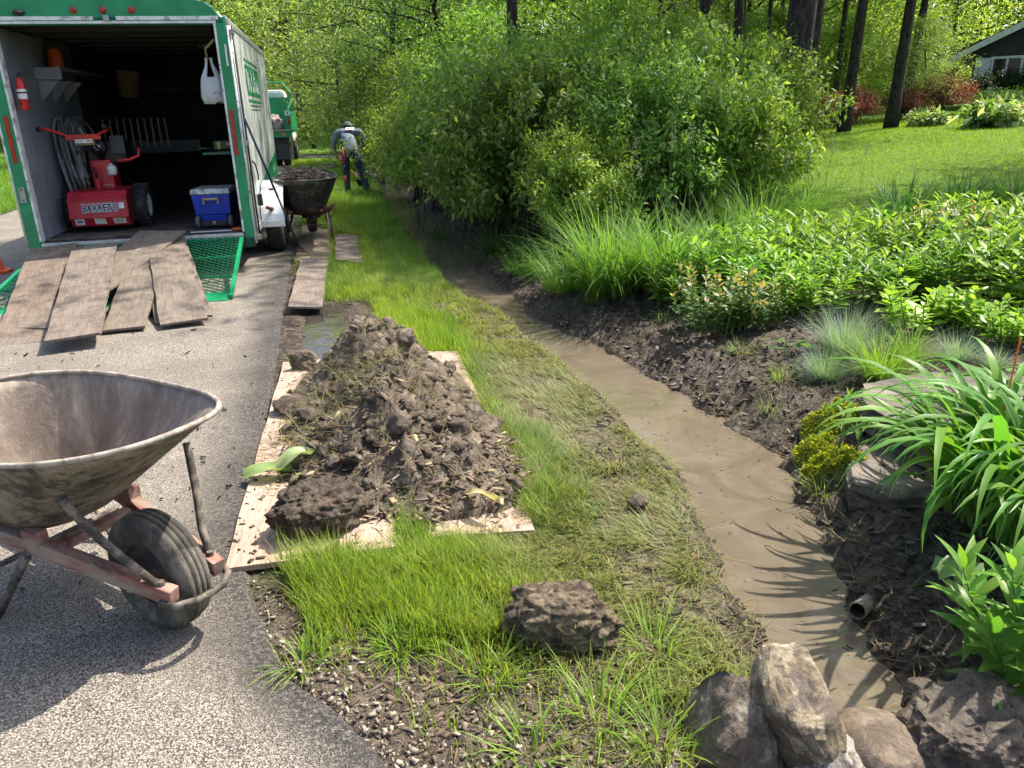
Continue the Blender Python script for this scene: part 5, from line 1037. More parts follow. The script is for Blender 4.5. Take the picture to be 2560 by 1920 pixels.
MB().box((0, -0.02, 1.04), (2*hw_+0.1, 0.10, 0.20)).build('rear_sill', M_GREEN, TK, 0.01); MB().box((0, -0.06, 1.165), (2*hw_+0.06, 0.18, 0.05)).build('tailboard_edge', plain('worn_wood_edge', (0.33, 0.27, 0.20), 0.8), TK)
MB().box((hw_-0.2, -0.075, 1.04), (0.14, 0.02, 0.07)).build('side_marker', plain('amber_lamp', (0.65, 0.16, 0.02), 0.3), TK, 0.005)
o = MB().lathe([(0, -0.03), (0.05, -0.025), (0.065, 0)], 16, 'y').build('tail_lamp', M_REDLAMP, TK, smooth=True); o.location = (hw_, -0.002, 1.45); o.scale = (0.9, 1, 1.6)
MB().box((hw_-0.01, -0.004, 1.70), (0.16, 0.012, 0.16)).build('number_plate', M_WHITE, TK); MB().box((hw_-0.01, -0.0115, 1.70), (0.05, 0.004, 0.09)).build('plate_mark', M_GREEN, TK)
MB().box((0.35, 0.12, 0.62), (1.35, 0.05, 0.78)).build('mud_flap', weathered('scuffed_rubber', [(0.3, (0.02, 0.02, 0.02)), (0.7, (0.06, 0.058, 0.054))], 5, (0.7, 0.9)), TK)
MB().tube([(hw_+0.04, 0.12, 0.98), (hw_-0.0, 0.12, 0.2)], 0.03, 6).build('flap_stay', M_SLAT, TK)
for s in (-1, 1):
    for dx in (0.0, 0.30): wheel_parts(TK, (s*(0.55+dx), 0.75, 0.44), 0.44, 0.25)
    wheel_parts(TK, (s*0.85, 4.6, 0.44), 0.44, 0.25)
MB().box((0, 2.4, 0.70), (0.9, 5.0, 0.22)).build('chassis', M_DARKSTEEL, TK)
MB().box((0.55, 0.4, 0.30), (0.04, 0.02, 0.16)).build('hitch_tab', M_STEEL, TK)
MB().hexa([(-0.95, 3.6, 0.7), (0.95, 3.6, 0.7), (0.95, 5.4, 0.7), (-0.95, 5.4, 0.7), (-0.75, 3.65, 2.55), (0.75, 3.65, 2.55), (0.75, 4.9, 2.50), (-0.75, 4.9, 2.50)]).build('cab', M_WHITE, TK, 0.12)
MB().box((hw_+0.12, 4.7, 2.12), (0.22, 0.10, 0.62)).build('mirror', M_BLACK, TK, 0.02); MB().tube([(0.9, 4.7, 1.8), (hw_+0.08, 4.7, 1.85)], 0.02, 6).tube([(0.85, 4.7, 2.35), (hw_+0.08, 4.7, 2.35)], 0.02, 6).build('mirror_arm', M_BLACK, TK)
mt = TK.matrix_basis
for k, (x, y, s, lab) in enumerate(((0.25, 0.45, 0.36, 'grey boulder in the truck bed, left of the two'), (0.72, 0.35, 0.27, 'smaller grey boulder in the truck bed at its right side'), (-0.35, 0.5, 0.33, 'grey boulder in the truck bed hidden by the trailer side'), (0.5, 0.95, 0.36, 'boulder behind the front ones in the truck bed'))):
    rock('loaded_stone', mt @ Vector((x, y, 1.16+s*0.7)), (s, s*0.85, s*0.8), (k, 0.3, k), 500+k, stonemat('bed_stone', [(0.3, (0.20, 0.165, 0.145)), (0.7, (0.36, 0.31, 0.28))], 0.2, 2.0) if k == 0 else bpy.data.materials['bed_stone'], 7, 0.1, lab, 'stone', 'stones loaded in the truck bed')
# ------------------------------------------------------------------ trees and shrubs
M_LEAF = leafmat('tree_leaves', 0.50, 0.42, 0.35, (1.0, 1.0, 0.5), 0.25, glow=1.85)
M_SHRUBLEAF = leafmat('shrub_leaves', 0.42, 0.48, 0.32, (1.0, 1.0, 0.45), 0.16, glow=1.8)
def barkmat(name, lo, hi):
    m, nt, b, o = _nodes(name); co = coords(nt, (9, 9, 1.3)); f = noise(nt, 3, 9, 0.7, co, 0.9); L(nt, ramp(nt, f, [(0.40, lo), (0.62, hi)]), b.inputs['Base Color']); b.inputs['Roughness'].default_value = 0.9
    bump(nt, f, 1.0, 0.05, b); return m
M_BARK = barkmat('dark_bark', (0.010, 0.008, 0.006), (0.072, 0.056, 0.042))
M_BARKPALE = barkmat('pale_vine_bark', (0.07, 0.06, 0.048), (0.20, 0.175, 0.145))
M_TWIG = plain('twig_bark', (0.05, 0.038, 0.03), 0.85)
def leaf_cols(n, r, a, b, c=None, pc=0.12):
    t = r.random(n)[:, None]; col = np.array(a)*(1-t)+np.array(b)*t
    if c is not None: k = r.random(n) < pc; col[k] = np.array(c)
    return col*(0.85+0.3*r.random(n)[:, None])
def crown_mesh(name, C, r, n, sig, size, cols, width=0.62, droop=0.35):
    idx = r.integers(0, len(C), n); P = C[idx]+r.normal(size=(n, 3))*np.array([sig, sig, sig*0.62])
    D = r.normal(size=(n, 3)); D[:, 2] = D[:, 2]*0.5-droop; up = r.normal(size=(n, 3))*0.45+np.array([0, 0, 1.0])
    return leaf_mesh(name, P, D, up, size*(0.65+0.7*r.random(n)), np.full(n, width), cols)
def tree_meshes(seed, H, Rr, z0, nl, nleaf, lsize, tr, cols, lean=(0, 0), prof=lambda t: math.sin(math.pi*min(1, 0.15+0.85*t))**0.6, sig=0.26, tips=9, curve=0.25, rise=0.35, nseg=8):
    r = np.random.default_rng(seed); w = MB(); ph = r.random(4)*6.28
    def trunk(z):
        t = z/H; return Vector((lean[0]*z+curve*math.sin(2.2*t+ph[0])-curve*math.sin(ph[0]), lean[1]*z+curve*math.sin(2.5*t+ph[1])-curve*math.sin(ph[1]), z))
    zs = np.linspace(-0.15, H*0.96, 12); w.tube([trunk(z) for z in zs], [tr*(1.25 if z < 0.1 else 1-0.8*z/H) for z in zs], nseg)
    C = []
    for i in range(nl):
        t = (i+r.random())/nl; z = z0+(H-z0)*t; az = i*2.4+r.uniform(-0.5, 0.5); ln = Rr*prof(t)*r.uniform(0.75, 1.15); s = trunk(z)
        e = s+Vector((math.cos(az)*ln, math.sin(az)*ln, ln*rise*r.uniform(0.4, 1.4))); mdl = s+(e-s)*0.5+Vector(r.normal(size=3)*0.12*ln)+Vector((0, 0, 0.08*ln))
        rad = max(0.012, tr*0.42*(1-t*0.6)); w.tube([s, mdl, e], [rad, rad*0.6, rad*0.2], 5, cap=False)
        for k in range(tips):
            u = r.uniform(0.25, 1.0); q = s*(1-u)**2+mdl*2*u*(1-u)+e*u*u; tip = q+Vector(r.normal(size=3)*np.array([0.32, 0.32, 0.22])*ln*0.55); C.append(tip)
            if k % 2 == 0: w.tube([q, tip], [rad*0.25, 0.004], 4, cap=False)
    C = np.array([c[:] for c in C])
    return w.mesh('trunk', smooth=True), crown_mesh('crown', C, r, nleaf, sig, lsize, cols(nleaf, r))
LIME = lambda n, r: leaf_cols(n, r, (0.15, 0.24, 0.036), (0.25, 0.35, 0.06), (0.38, 0.45, 0.14))
MIDG = lambda n, r: leaf_cols(n, r, (0.075, 0.15, 0.024), (0.13, 0.22, 0.036), (0.20, 0.29, 0.06))
DARK = lambda n, r: leaf_cols(n, r, (0.038, 0.088, 0.018), (0.07, 0.135, 0.028), (0.11, 0.18, 0.04))
PALE = lambda n, r: leaf_cols(n, r, (0.15, 0.24, 0.06), (0.24, 0.33, 0.10), (0.36, 0.42, 0.20), 0.2)
PROTO = {
 'lime': tree_meshes(1, 7.5, 2.9, 0.3, 34, 15000, 0.135, 0.13, LIME, sig=0.34),
 'mid': tree_meshes(2, 7.0, 2.7, 0.2, 34, 15000, 0.125, 0.12, MIDG, sig=0.34),
 'dark': tree_meshes(3, 8.0, 3.0, 0.6, 30, 13000, 0.125, 0.15, DARK, sig=0.36, curve=0.6),
 'under': tree_meshes(4, 4.2, 1.9, 0.1, 30, 12000, 0.105, 0.06, MIDG, sig=0.28),
 'pale': tree_meshes(5, 5.2, 2.4, 0.5, 28, 11000, 0.12, 0.07, PALE, sig=0.26, rise=0.2),
}
def tree(kind, x, y, rz, s, name, label, group, cat='tree', z=None):
    t, c = PROTO[kind]; root = empty(name, (x, y, float(zg(x, y, False)) if z is None else z), rz, label, cat, group); root.scale = (s, s, s*1.0)
    link('trunk', t, M_BARK, root); link('crown', c, M_LEAF, root); return root
GW = 'trees of the wood behind'
WOOD = [  # kind, x, y, rot, scale, label
 ('pale', -13.5, 38, 0.3, 1.7, 'tall lime-green tree right behind the trailer roof'),
 ('pale', -10.2, 43, 2.1, 1.9, 'yellow-green tree over the dump truck cab'),
 ('mid', -17.5, 34, 1.2, 1.2, 'leafy tree left of the trailer, mostly hidden'),
 ('pale', -7.4, 37, 4.0, 1.6, 'bright tree above the far driveway'),
 ('mid', -3.4, 39, 0.9, 1.15, 'green tree behind the dark-limbed tree'),
 ('dark', -3.6, 27.5, 2.6, 1.0, 'dark-limbed spreading tree at top centre left'),
 ('dark', -1.4, 24.0, 4.4, 0.92, 'dense dark tree behind the left end of the shrubs'),
 ('mid', 0.8, 26.5, 5.2, 1.05, 'dense green tree at top centre beyond the shrubs'),
 ('lime', 3.2, 29.0, 0.2, 1.15, 'sunlit yellow-green tree above the middle shrubs'),
 ('lime', 6.4, 30.5, 1.9, 1.2, 'glowing lime tree between the trunks right of centre'),
 ('mid', 4.2, 23.0, 3.3, 0.85, 'green tree close behind the tall shrubs'),
 ('lime', 9.5, 33.5, 2.9, 1.2, 'backlit lime tree behind the big rough trunk'),
 ('mid', 12.2, 34.5, 0.7, 1.15, 'leafy tree behind the row of dark trunks'),
 ('lime', 15.0, 37.0, 3.6, 1.2, 'bright tree between trunks and house'),
 ('mid', 18.5, 41.0, 5.0, 1.3, 'tree rising behind the house roof'),
 ('lime', 23.5, 43.0, 1.1, 1.35, 'tree behind the house at the right edge'),
 ('mid', 8.0, 39.0, 4.6, 1.3, 'deep background tree between the middle trunks'),
 ('dark', 0.5, 36.0, 1.4, 1.25, 'dark background tree at top centre'),
 ('dark', 11.0, 42.0, 3.0, 1.3, 'shadowy tree deep in the wood on the right'),
 ('lime', -6.0, 52.0, 3.0, 1.6, 'far pale green tree beyond the driveway'),
 ('mid', -15.0, 52.0, 0.4, 1.6, 'far green tree over the road end'),
 ('mid', -24.0, 44.0, 5.5, 1.4, 'far tree left of the road'),
 ('dark', 18.0, 50.0, 2.0, 1.5, 'farthest dark tree behind the house roof'),
]
for i, (k, x, y, rz, s, lab) in enumerate(WOOD): tree(k, x, y, rz, s, 'woodland_tree', lab, GW)
# the wood goes on behind: one mass
rf = np.random.default_rng(909); n = 170000; fx = rf.uniform(-75, 75, n); fy = 52+22*rf.random(n)+0.004*fx*fx*0; fz = 0.2+15*rf.random(n)**0.9; gap = fbm(fx*0.35, fz*0.5, 3, 77); ok = gap > 0.27; fx, fy, fz = fx[ok], fy[ok], fz[ok]; n = len(fx)
D = rf.normal(size=(n, 3)); D[:, 2] -= 0.4
link('far_wood', leaf_mesh('far_wood', np.stack([fx, fy, fz], 1), D, rf.normal(size=(n, 3))*0.5+np.array([0, 0, 1.0]), 0.5*(0.7+0.8*rf.random(n)), np.full(n, 0.75), leaf_cols(n, rf, (0.06, 0.135, 0.02), (0.13, 0.22, 0.03))), M_LEAF, None, label='far green wood closing the view behind the trees', cat='wood', kind='stuff')
tree('pale', -4.7, 25.5, 0.5, 0.78, 'young_tree', 'young pale-leaved tree right of the dump truck', GW)
tree('under', -3.5, 22.6, 2.5, 0.72, 'young_tree', 'small bushy green tree just beyond the bending worker', GW)
tree('pale', 15.3, 29.5, 1.7, 0.62, 'flowering_dogwood', 'small pale dogwood tree beside the house window', None)
for k, (x, y, s, rz, lab) in enumerate(((2.2, 19.5, 0.9, 0, 'bushy undergrowth sapling behind centre of shrubs'), (-0.6, 19.0, 0.85, 2, 'bushy sapling at the back left of the shrubs'), (6.8, 24.5, 0.8, 1, 'bushy sapling by the big rough trunk'),
      (10.0, 29.5, 0.9, 3, 'bushy sapling behind the purple barberries'), (13.2, 31.5, 0.85, 4.4, 'bushy sapling between barberries and house'), (17.2, 36, 1.0, 5, 'bushy sapling at the corner of the house'), (-2.6, 20.5, 0.7, 1.1, 'leafy sapling behind the worker to his right'))):
    tree('under', x, y, rz, s, 'sapling', lab, 'saplings under the trees')
# large trunks whose crowns stand above the picture
HI = lambda n, r: leaf_cols(n, r, (0.06, 0.13, 0.02), (0.10, 0.18, 0.03))
HIGH = [tree_meshes(11, 13, 3.6, 6.5, 20, 5200, 0.22, 0.24, HI, lean=(0.02, 0), sig=0.5, tips=7, nseg=14, curve=0.15), tree_meshes(12, 12, 3.2, 5.5, 18, 4600, 0.22, 0.17, HI, lean=(0.07, -0.01), sig=0.5, tips=7, nseg=12, curve=0.25), tree_meshes(13, 12.5, 3.3, 6.0, 18, 4600, 0.22, 0.18, HI, lean=(0.035, 0.0), sig=0.5, tips=7, nseg=12, curve=0.10)]
GT = 'big trunks of the wood'
for k, (v, x, y, rz, s, sx, lab) in enumerate((
    (0, 5.25, 15.2, 0.0, 1.0, 1.25, 'massive rough dark trunk at the right end of the shrubs'),
    (1, 7.35, 20.0, 0.0, 1.0, 0.95, 'leaning dark trunk rising from the lawn edge by the shrubs'),
    (2, 10.5, 25.0, 0.0, 1.0, 1.0, 'straight dark trunk on the lawn before the barberries'),
    (2, 11.95, 25.0, 0.2, 1.02, 1.05, 'dark trunk on the lawn with hostas at its foot'),
    (1, 12.3, 30.5, 0.1, 1.0, 0.72, 'slender leaning trunk between the two lawn trunks'),
    (1, 10.4, 29.0, 2.6, 0.95, 0.62, 'thin pale crooked trunk behind the barberries'),
    (2, 3.95, 16.4, 1.0, 1.0, 0.9, 'dark trunk rising above the right half of the shrubs'),
    (2, 4.95, 17.3, 2.0, 0.96, 0.7, 'thinner dark trunk left of the massive one'),
    (1, 0.2, 14.2, 3.9, 1.0, 0.65, 'dark trunk showing at top centre above the shrubs'),
    (1, 16.2, 33.0, -0.5, 1.0, 1.1, 'heavy leaning trunk next to the house roof'),
    (0, 13.0, 14.5, 1.2, 1.0, 1.0, 'shade tree on the right side of the lawn'),
    (2, 9.0, 28.5, 0.6, 1.0, 0.5, 'thin dark trunk just left of the straight lawn trunk'), (2, 13.6, 32.0, 1.4, 1.0, 0.5, 'thin dark trunk right of the hosta trunk'),
    (2, 8.4, 31.0, 2.4, 1.0, 0.6, 'thin dark trunk deep behind the leaning one'), (1, 6.3, 22.5, 5.9, 1.0, 0.55, 'thin dark trunk right of the massive one'), (2, 11.2, 33.5, 3.4, 1.0, 0.5, 'thin far trunk between the two lawn trunks'))):
    t, c = HIGH[v]; root = empty('woodland_tree', (x, y, float(zg(x, y, False))), rz, lab, 'tree', GT); root.scale = (s*sx, s*sx, s)
    link('trunk', t, M_BARK, root); link('crown', c, M_LEAF, root)
# ---- dogwood-like shrubs along the ditch
def shrub_meshes(seed, Hh, Rr, nleaf, lsize, cols, ntip=150, width=0.58):
    r = np.random.default_rng(seed); w = MB(); C = []
    for i in range(26):
        az = r.random()*6.28; rr_ = Rr*r.uniform(0.3, 0.95); b0 = Vector((r.normal()*0.14, r.normal()*0.14, -0.05)); e = Vector((math.cos(az)*rr_, math.sin(az)*rr_, Hh*r.uniform(0.55, 0.95)))
        md = b0+(e-b0)*0.5+Vector((0, 0, 0.22*Hh)); w.tube([b0, md*0.5+b0*0.5+Vector((0, 0, 0.05)), md, e], [0.014, 0.011, 0.008, 0.003], 5, cap=False)
    P = []; D = []; U = []
    for i in range(ntip):
        a = r.random()*6.28; v = r.uniform(-0.55, 1.0); q = math.sqrt(max(0, 1-v*v)); k = r.uniform(0.70, 1.05)*(r.uniform(1.1, 1.32) if r.random() < 0.13 else 1)
        lump = 0.62+0.75*float(fbm(math.cos(a)*2.0+seed, math.sin(a)*2.0+v*1.8, 3, seed))
        tip = Vector((math.cos(a)*q*Rr*k*lump, math.sin(a)*q*Rr*k*lump, Hh*(0.52+0.47*v*k*lump))); out = Vector((math.cos(a)*q, math.sin(a)*q, 0.55*v+0.25)).normalized()
        tip.z = max(tip.z, 0.10); bl = r.uniform(0.28, 0.55); s = tip-out*bl
        nn = int(nleaf/ntip); sp = r.random(nn); base = np.array(s[:])[None]+np.array((out*bl)[:])[None]*sp[:, None]**0.8+r.normal(size=(nn, 3))*0.075
        dd = np.array(out[:])[None]*0.5+r.normal(size=(nn, 3))*0.8; dd[:, 2] -= 0.45; P.append(base); D.append(dd); U.append(np.tile(np.array(out[:])*0.4+np.array([0, 0, 0.9]), (nn, 1))+r.normal(size=(nn, 3))*0.35)
        if i % 3 == 0: w.tube([s-out*0.2, s, tip], [0.005, 0.004, 0.0015], 4, cap=False)
    P = np.concatenate(P); n = len(P)
    return w.mesh('stems', smooth=True), leaf_mesh('foliage', P, np.concatenate(D), np.concatenate(U), lsize*(0.6+0.75*r.random(n)), np.full(n, width)*(0.8+0.4*r.random(n)), cols(n, r))
SHG = lambda n, r: leaf_cols(n, r, (0.10, 0.19, 0.036), (0.17, 0.275, 0.055), (0.27, 0.37, 0.09), 0.16)
SHG2 = lambda n, r: leaf_cols(n, r, (0.13, 0.23, 0.036), (0.21, 0.315, 0.055), (0.31, 0.41, 0.09), 0.16)
SHR = [shrub_meshes(21, 2.15, 1.25, 16000, 0.086, SHG, 190, 0.85), shrub_meshes(22, 1.9, 1.15, 15000, 0.078, SHG2, 190, 0.85), shrub_meshes(23, 2.3, 1.2, 16000, 0.088, SHG, 190, 0.85)]
GS = 'leafy shrubs massed along the far ditch bank'
for k, (v, x, y, rz, s, lab) in enumerate((
    (1, -1.85, 17.2, 0.4, 0.92, 'light green shrub farthest left, by the ditch start'), (1, -1.15, 14.6, 2.2, 1.0, 'rounded shrub next along, left of centre'),
    (0, -0.35, 12.3, 1.0, 1.0, 'shrub overhanging the far narrow water'), (0, 0.25, 10.35, 3.9, 0.98, 'foremost big shrub leaning over the muddy bank'),
    (2, 1.25, 11.4, 5.0, 1.0, 'tallest shrub in the middle of the mass'), (2, 0.55, 13.4, 0.7, 1.05, 'tall shrub standing behind the foremost one'),
    (0, 1.75, 9.75, 2.6, 0.86, 'shrub right behind the tall grass tussock'), (2, 2.65, 11.6, 4.1, 0.98, 'shrub left of the massive trunk'),
    (1, 2.9, 10.1, 0.9, 0.82, 'bright shrub at the right end of the mass'), (0, 3.9, 12.8, 1.9, 0.95, 'shrub in front of the massive trunk'),
    (2, 2.2, 14.2, 3.0, 1.15, 'background shrub under the middle trunk'), (1, 0.85, 8.9, 5.6, 0.66, 'low shrub skirting the mud beside the grass tussock'),
    (1, -0.10, 11.1, 3.1, 0.62, 'low shrub skirting the water under the big ones'), (2, -0.9, 16.9, 4.0, 1.1, 'tall shrub behind the left group'), (1, -0.40, 13.0, 3.3, 0.62, 'low leafy shrub at the water bend'))):
    t, c = SHR[v]; root = empty('shrub', (x, y, float(zg(x, y, False))-0.03), rz, lab, 'shrub', GS); root.scale = (s, s, s*1.14)
    link('stems', t, M_TWIG, root); link('foliage', c, M_SHRUBLEAF, root, kind='stuff')
# a few leafy sprays reaching out at the worker
# ---- barberries, hostas, hedge near the house
BARB = shrub_meshes(31, 1.2, 0.9, 6500, 0.07, lambda n, r: leaf_cols(n, r, (0.12, 0.030, 0.030), (0.24, 0.075, 0.065), (0.36, 0.11, 0.10)), 110)
DKG = shrub_meshes(32, 1.5, 1.15, 6000, 0.09, lambda n, r: leaf_cols(n, r, (0.012, 0.030, 0.010), (0.024, 0.05, 0.014)), 110)
HOS = shrub_meshes(33, 0.55, 0.75, 900, 0.26, lambda n, r: leaf_cols(n, r, (0.10, 0.20, 0.05), (0.20, 0.30, 0.10), (0.50, 0.52, 0.35), 0.2), 60, 0.75)
LOWG = shrub_meshes(34, 0.8, 1.0, 5000, 0.08, lambda n, r: leaf_cols(n, r, (0.03, 0.09, 0.015), (0.06, 0.14, 0.02)), 90)
for msh, nm, cat, grp, lst in ((BARB, 'barberry_bush', 'bush', 'purple barberries', ((11.0, 27.5, 1.0, 'purple barberry left of the straight lawn trunk'), (12.2, 28.4, 1.05, 'purple barberry right of the straight lawn trunk'), (14.2, 29.0, 0.95, 'dull purple barberry right of the hosta trunk'), (15.9, 29.8, 1.25, 'dark reddish barberry under the pale dogwood'))),
                               (DKG, 'evergreen_bush', 'bush', 'dark evergreens below the window', ((18.6, 31.6, 0.95, 'dark evergreen bush under the left shutter'), (20.0, 31.4, 1.0, 'dark evergreen bush under the right shutter'), (21.4, 31.0, 1.1, 'dark evergreen bush at the right frame edge'))),
                               (LOWG, 'spreading_juniper', 'bush', None, ((17.9, 29.6, 1.0, 'low spreading green juniper before the dark evergreens'),)),
                               (HOS, 'hosta_clump', 'plant', 'hosta clumps on the lawn edge', ((12.9, 24.6, 0.75, 'hosta clump at the foot of the lawn trunk'), (13.55, 22.3, 1.15, 'large pale hosta clump at the right lawn edge'), (15.0, 22.6, 1.0, 'hosta clump cut by the right frame edge')))):
    for x, y, s, lab in lst:
        root = empty(nm, (x, y, float(zg(x, y, False))), x*3, lab, cat, grp); root.scale = (s,)*3; link('stems', msh[0], M_TWIG, root); link('foliage', msh[1], M_SHRUBLEAF, root, kind='stuff')
# ---- the dark house with white shutters
M_SIDING = weathered('dark_siding', [(0.3, (0.014, 0.014, 0.017)), (0.7, (0.030, 0.030, 0.034))], 3, (0.6, 0.8))
M_HWHITE = plain('house_white', (0.62, 0.64, 0.62), 0.6)
HS = empty('house', (18.75, 33.0, 0.9), R(-35), 'dark-sided house with white-shuttered window and sloping white eave', 'house')
MB().prism([(0.0, 0.0), (9.0, 0.0), (9.0, 2.4), (4.6, 4.55), (0.0, 2.42)], 6.0, (0, 0, 0)).build('wall', M_SIDING, HS)
for k in range(11): MB().box((4.5, -0.012, 0.25+k*0.2), (9.0, 0.024, 0.19), Matrix.Rotation(R(4), 3, 'X')).build('siding_board', M_SIDING, HS)
MB().prism([(-0.75, 2.28), (4.6, 4.88), (4.6, 4.62), (-0.75, 2.05)], 0.05, (0, -0.52, 0)).build('fascia', M_HWHITE, HS)
MB().prism([(-0.78, 2.30), (4.6, 4.92), (9.95, 2.30), (9.9, 2.20), (4.6, 4.80), (-0.72, 2.20)], 7.0, (0, -0.465, 0)).build('roof', plain('dark_shingle', (0.05, 0.045, 0.042), 0.9), HS)
MB().box((-0.35, 3.0, 2.12), (0.7, 6.6, 0.05)).build('soffit', M_SIDING, HS)
wn_ = MB(); 
for x0, x1, z0, z1 in ((0.62, 0.70, 1.22, 2.10), (1.62, 1.70, 1.22, 2.10), (1.12, 1.20, 1.22, 2.10)): wn_.box(((x0+x1)/2, -0.05, (z0+z1)/2), (x1-x0, 0.07, z1-z0-0.002))
wn_.box((1.16, -0.05, 2.14), (1.14, 0.075, 0.09)).box((1.16, -0.055, 1.18), (1.14, 0.085, 0.08)); WN = wn_.build('window', M_HWHITE, HS)
m, nt, b, o = _nodes('window_glass'); b.inputs['Base Color'].default_value = (0.015, 0.02, 0.018, 1); b.inputs['Roughness'].default_value = 0.05
for x in (0.91, 1.41): MB().box((x, -0.034, 1.66), (0.42, 0.02, 0.90)).build('pane', m, WN)
for x in (0.34, 1.98): MB().box((x, -0.05, 1.66), (0.52, 0.04, 0.98)).build('shutter', M_HWHITE, HS, 0.004)
# ------------------------------------------------------------------ garden plants
M_PLANT = leafmat('garden_leaves', 0.42, 0.42, 0.35, (1.0, 1.0, 0.42), 0.14, glow=1.6)
def strap(nm, Ln, W, bend, col, seg=11, fold=0.25, tw=0.0):
    """one long arching strap leaf growing from the origin towards +X"""
    V = []; F = []; x = z = 0.0; th = R(78); st = Ln/seg
    for k in range(seg+1):
        t = k/seg; w = W*0.5*min(1, 0.45+2.2*t)*max(0.02, 1-t**2.6); c, s = math.cos(th), math.sin(th)
        V += [(x, -w, z+fold*w), (x, 0, z), (x, w, z+fold*w)]
        if k < seg: th -= bend*(0.25+1.5*t)/seg; x += st*math.cos(th); z += st*math.sin(th)
    for k in range(seg): a = 3*k; F += [(a, a+1, a+4, a+3), (a+1, a+2, a+5, a+4)]
    cc = np.tile(col, (len(V), 1)); tt = np.repeat(np.linspace(0, 1, seg+1), 3); cc = cc*(0.9+0.2*tt)[:, None]; return np_mesh(nm, V, [np.array(F)], cc, True)
r = np.random.default_rng(77)
STR = [strap('leaf', 0.56+0.10*(k % 4), 0.032+0.004*(k % 3), R(105+16*(k % 5)), [(0.075, 0.20, 0.030), (0.10, 0.245, 0.036), (0.135, 0.28, 0.045)][k % 3]) for k in range(10)]
dl_ = empty('daylily_clump', (1.99, 2.66, 0.0), 0, 'large clump of arching strap leaves in the right foreground', 'plant')
for k in range(298):
    o = link('leaf', STR[int(r.integers(10))], M_PLANT, dl_); rad = 0.28*math.sqrt(r.random()); a = r.random()*6.28
    o.location = (rad*math.cos(a)*1.0, rad*math.sin(a)*1.35, 0.0); az = math.atan2(math.sin(a)*rad*1.2+r.normal()*0.16, math.cos(a)*rad*1.0-0.14+r.normal()*0.16)
    o.rotation_euler = (r.normal()*0.12, r.normal()*0.14-0.05+0.9*(0.24-rad)*-1.0*0.6, az); s = r.uniform(0.75, 1.22); o.scale = (s, s*1.25, s)
LANCE = []
def lance(nm, Ln, W, col, droop=0.25):
    V = []; F = []; seg = 6
    for k in range(seg+1):
        t = k/seg; w = W*0.5*(math.sin(math.pi*(0.04+0.96*t**0.8)))**0.9*1.0; z = Ln*(0.22*t-droop*1.3*t*t); V += [(Ln*t, -w, z+0.25*w), (Ln*t, 0, z), (Ln*t, w, z+0.25*w)]
    for k in range(seg): a = 3*k; F += [(a, a+1, a+4, a+3), (a+1, a+2, a+5, a+4)]
    return np_mesh(nm, V, [np.array(F)], np.tile(col, (len(V), 1)), True)
LANCE = [lance('leaf', 0.13+0.02*(k % 3), 0.036, [(0.075, 0.20, 0.030), (0.11, 0.26, 0.04), (0.15, 0.30, 0.05)][k % 3], 0.15+0.1*(k % 4)) for k in range(8)]
M_STEM = plain('green_stem', (0.09, 0.17, 0.035), 0.6)
def leafy_stem(root, base, H_, lean_az, lean, nleaf, sc, whorl=2, meshes=LANCE):
    top = Vector((math.cos(lean_az)*lean*H_, math.sin(lean_az)*lean*H_, H_)); MB().tube([base, base+top*0.5+Vector((0, 0, 0.02)), base+top], [0.005*sc+0.001, 0.0035*sc+0.001, 0.002], 6).build('stem', M_STEM, root, smooth=True)
    for k in range(nleaf):
        t = 0.22+0.78*(k//whorl)/max(1, (nleaf-1)//whorl); q = base+top*t; o = link('leaf', meshes[int(r.integers(len(meshes)))], M_PLANT, root); o.location = q
        o.rotation_euler = (r.normal()*0.15, -0.15-0.75*t+r.normal()*0.15, (k % whorl)*2*math.pi/whorl+(k//whorl)*1.35+r.normal()*0.25); s = sc*(0.6+0.55*math.sin(math.pi*min(1, t*0.85+0.1)))*r.uniform(0.85, 1.15); o.scale = (s, s, s)
pl = empty('leafy_perennial', un(2600, 1760, -0.05), 0, 'lance-leaved perennial cut by the lower right edge', 'plant')
for k, (dx, dy, h, az, ln) in enumerate(((-0.02, 0.02, 0.42, 2.7, 0.25), (0.07, 0.10, 0.46, 2.2, 0.12), (0.02, -0.08, 0.36, 3.4, 0.30), (0.10, -0.02, 0.44, 1.0, 0.10), (-0.06, 0.13, 0.34, 2.6, 0.35), (-0.08, -0.02, 0.28, 3.0, 0.4))): leafy_stem(pl, Vector((dx, dy, -0.02)), h, az, ln, 26, 1.0)
wd = empty('willowy_seedling', un(2098, 1120, -0.03), 0, 'slender seedling rising through the yellow mossy mat', 'plant')
WIL = [lance('leaf', 0.085, 0.020, c, 0.05) for c in ((0.10, 0.20, 0.05), (0.14, 0.25, 0.06))]
leafy_stem(wd, Vector((0, 0, 0)), 0.27, 0.5, 0.10, 14, 0.9, 1, WIL); leafy_stem(wd, Vector((0.07, -0.03, 0)), 0.12, 0.2, 0.2, 7, 1.0, 1, WIL)
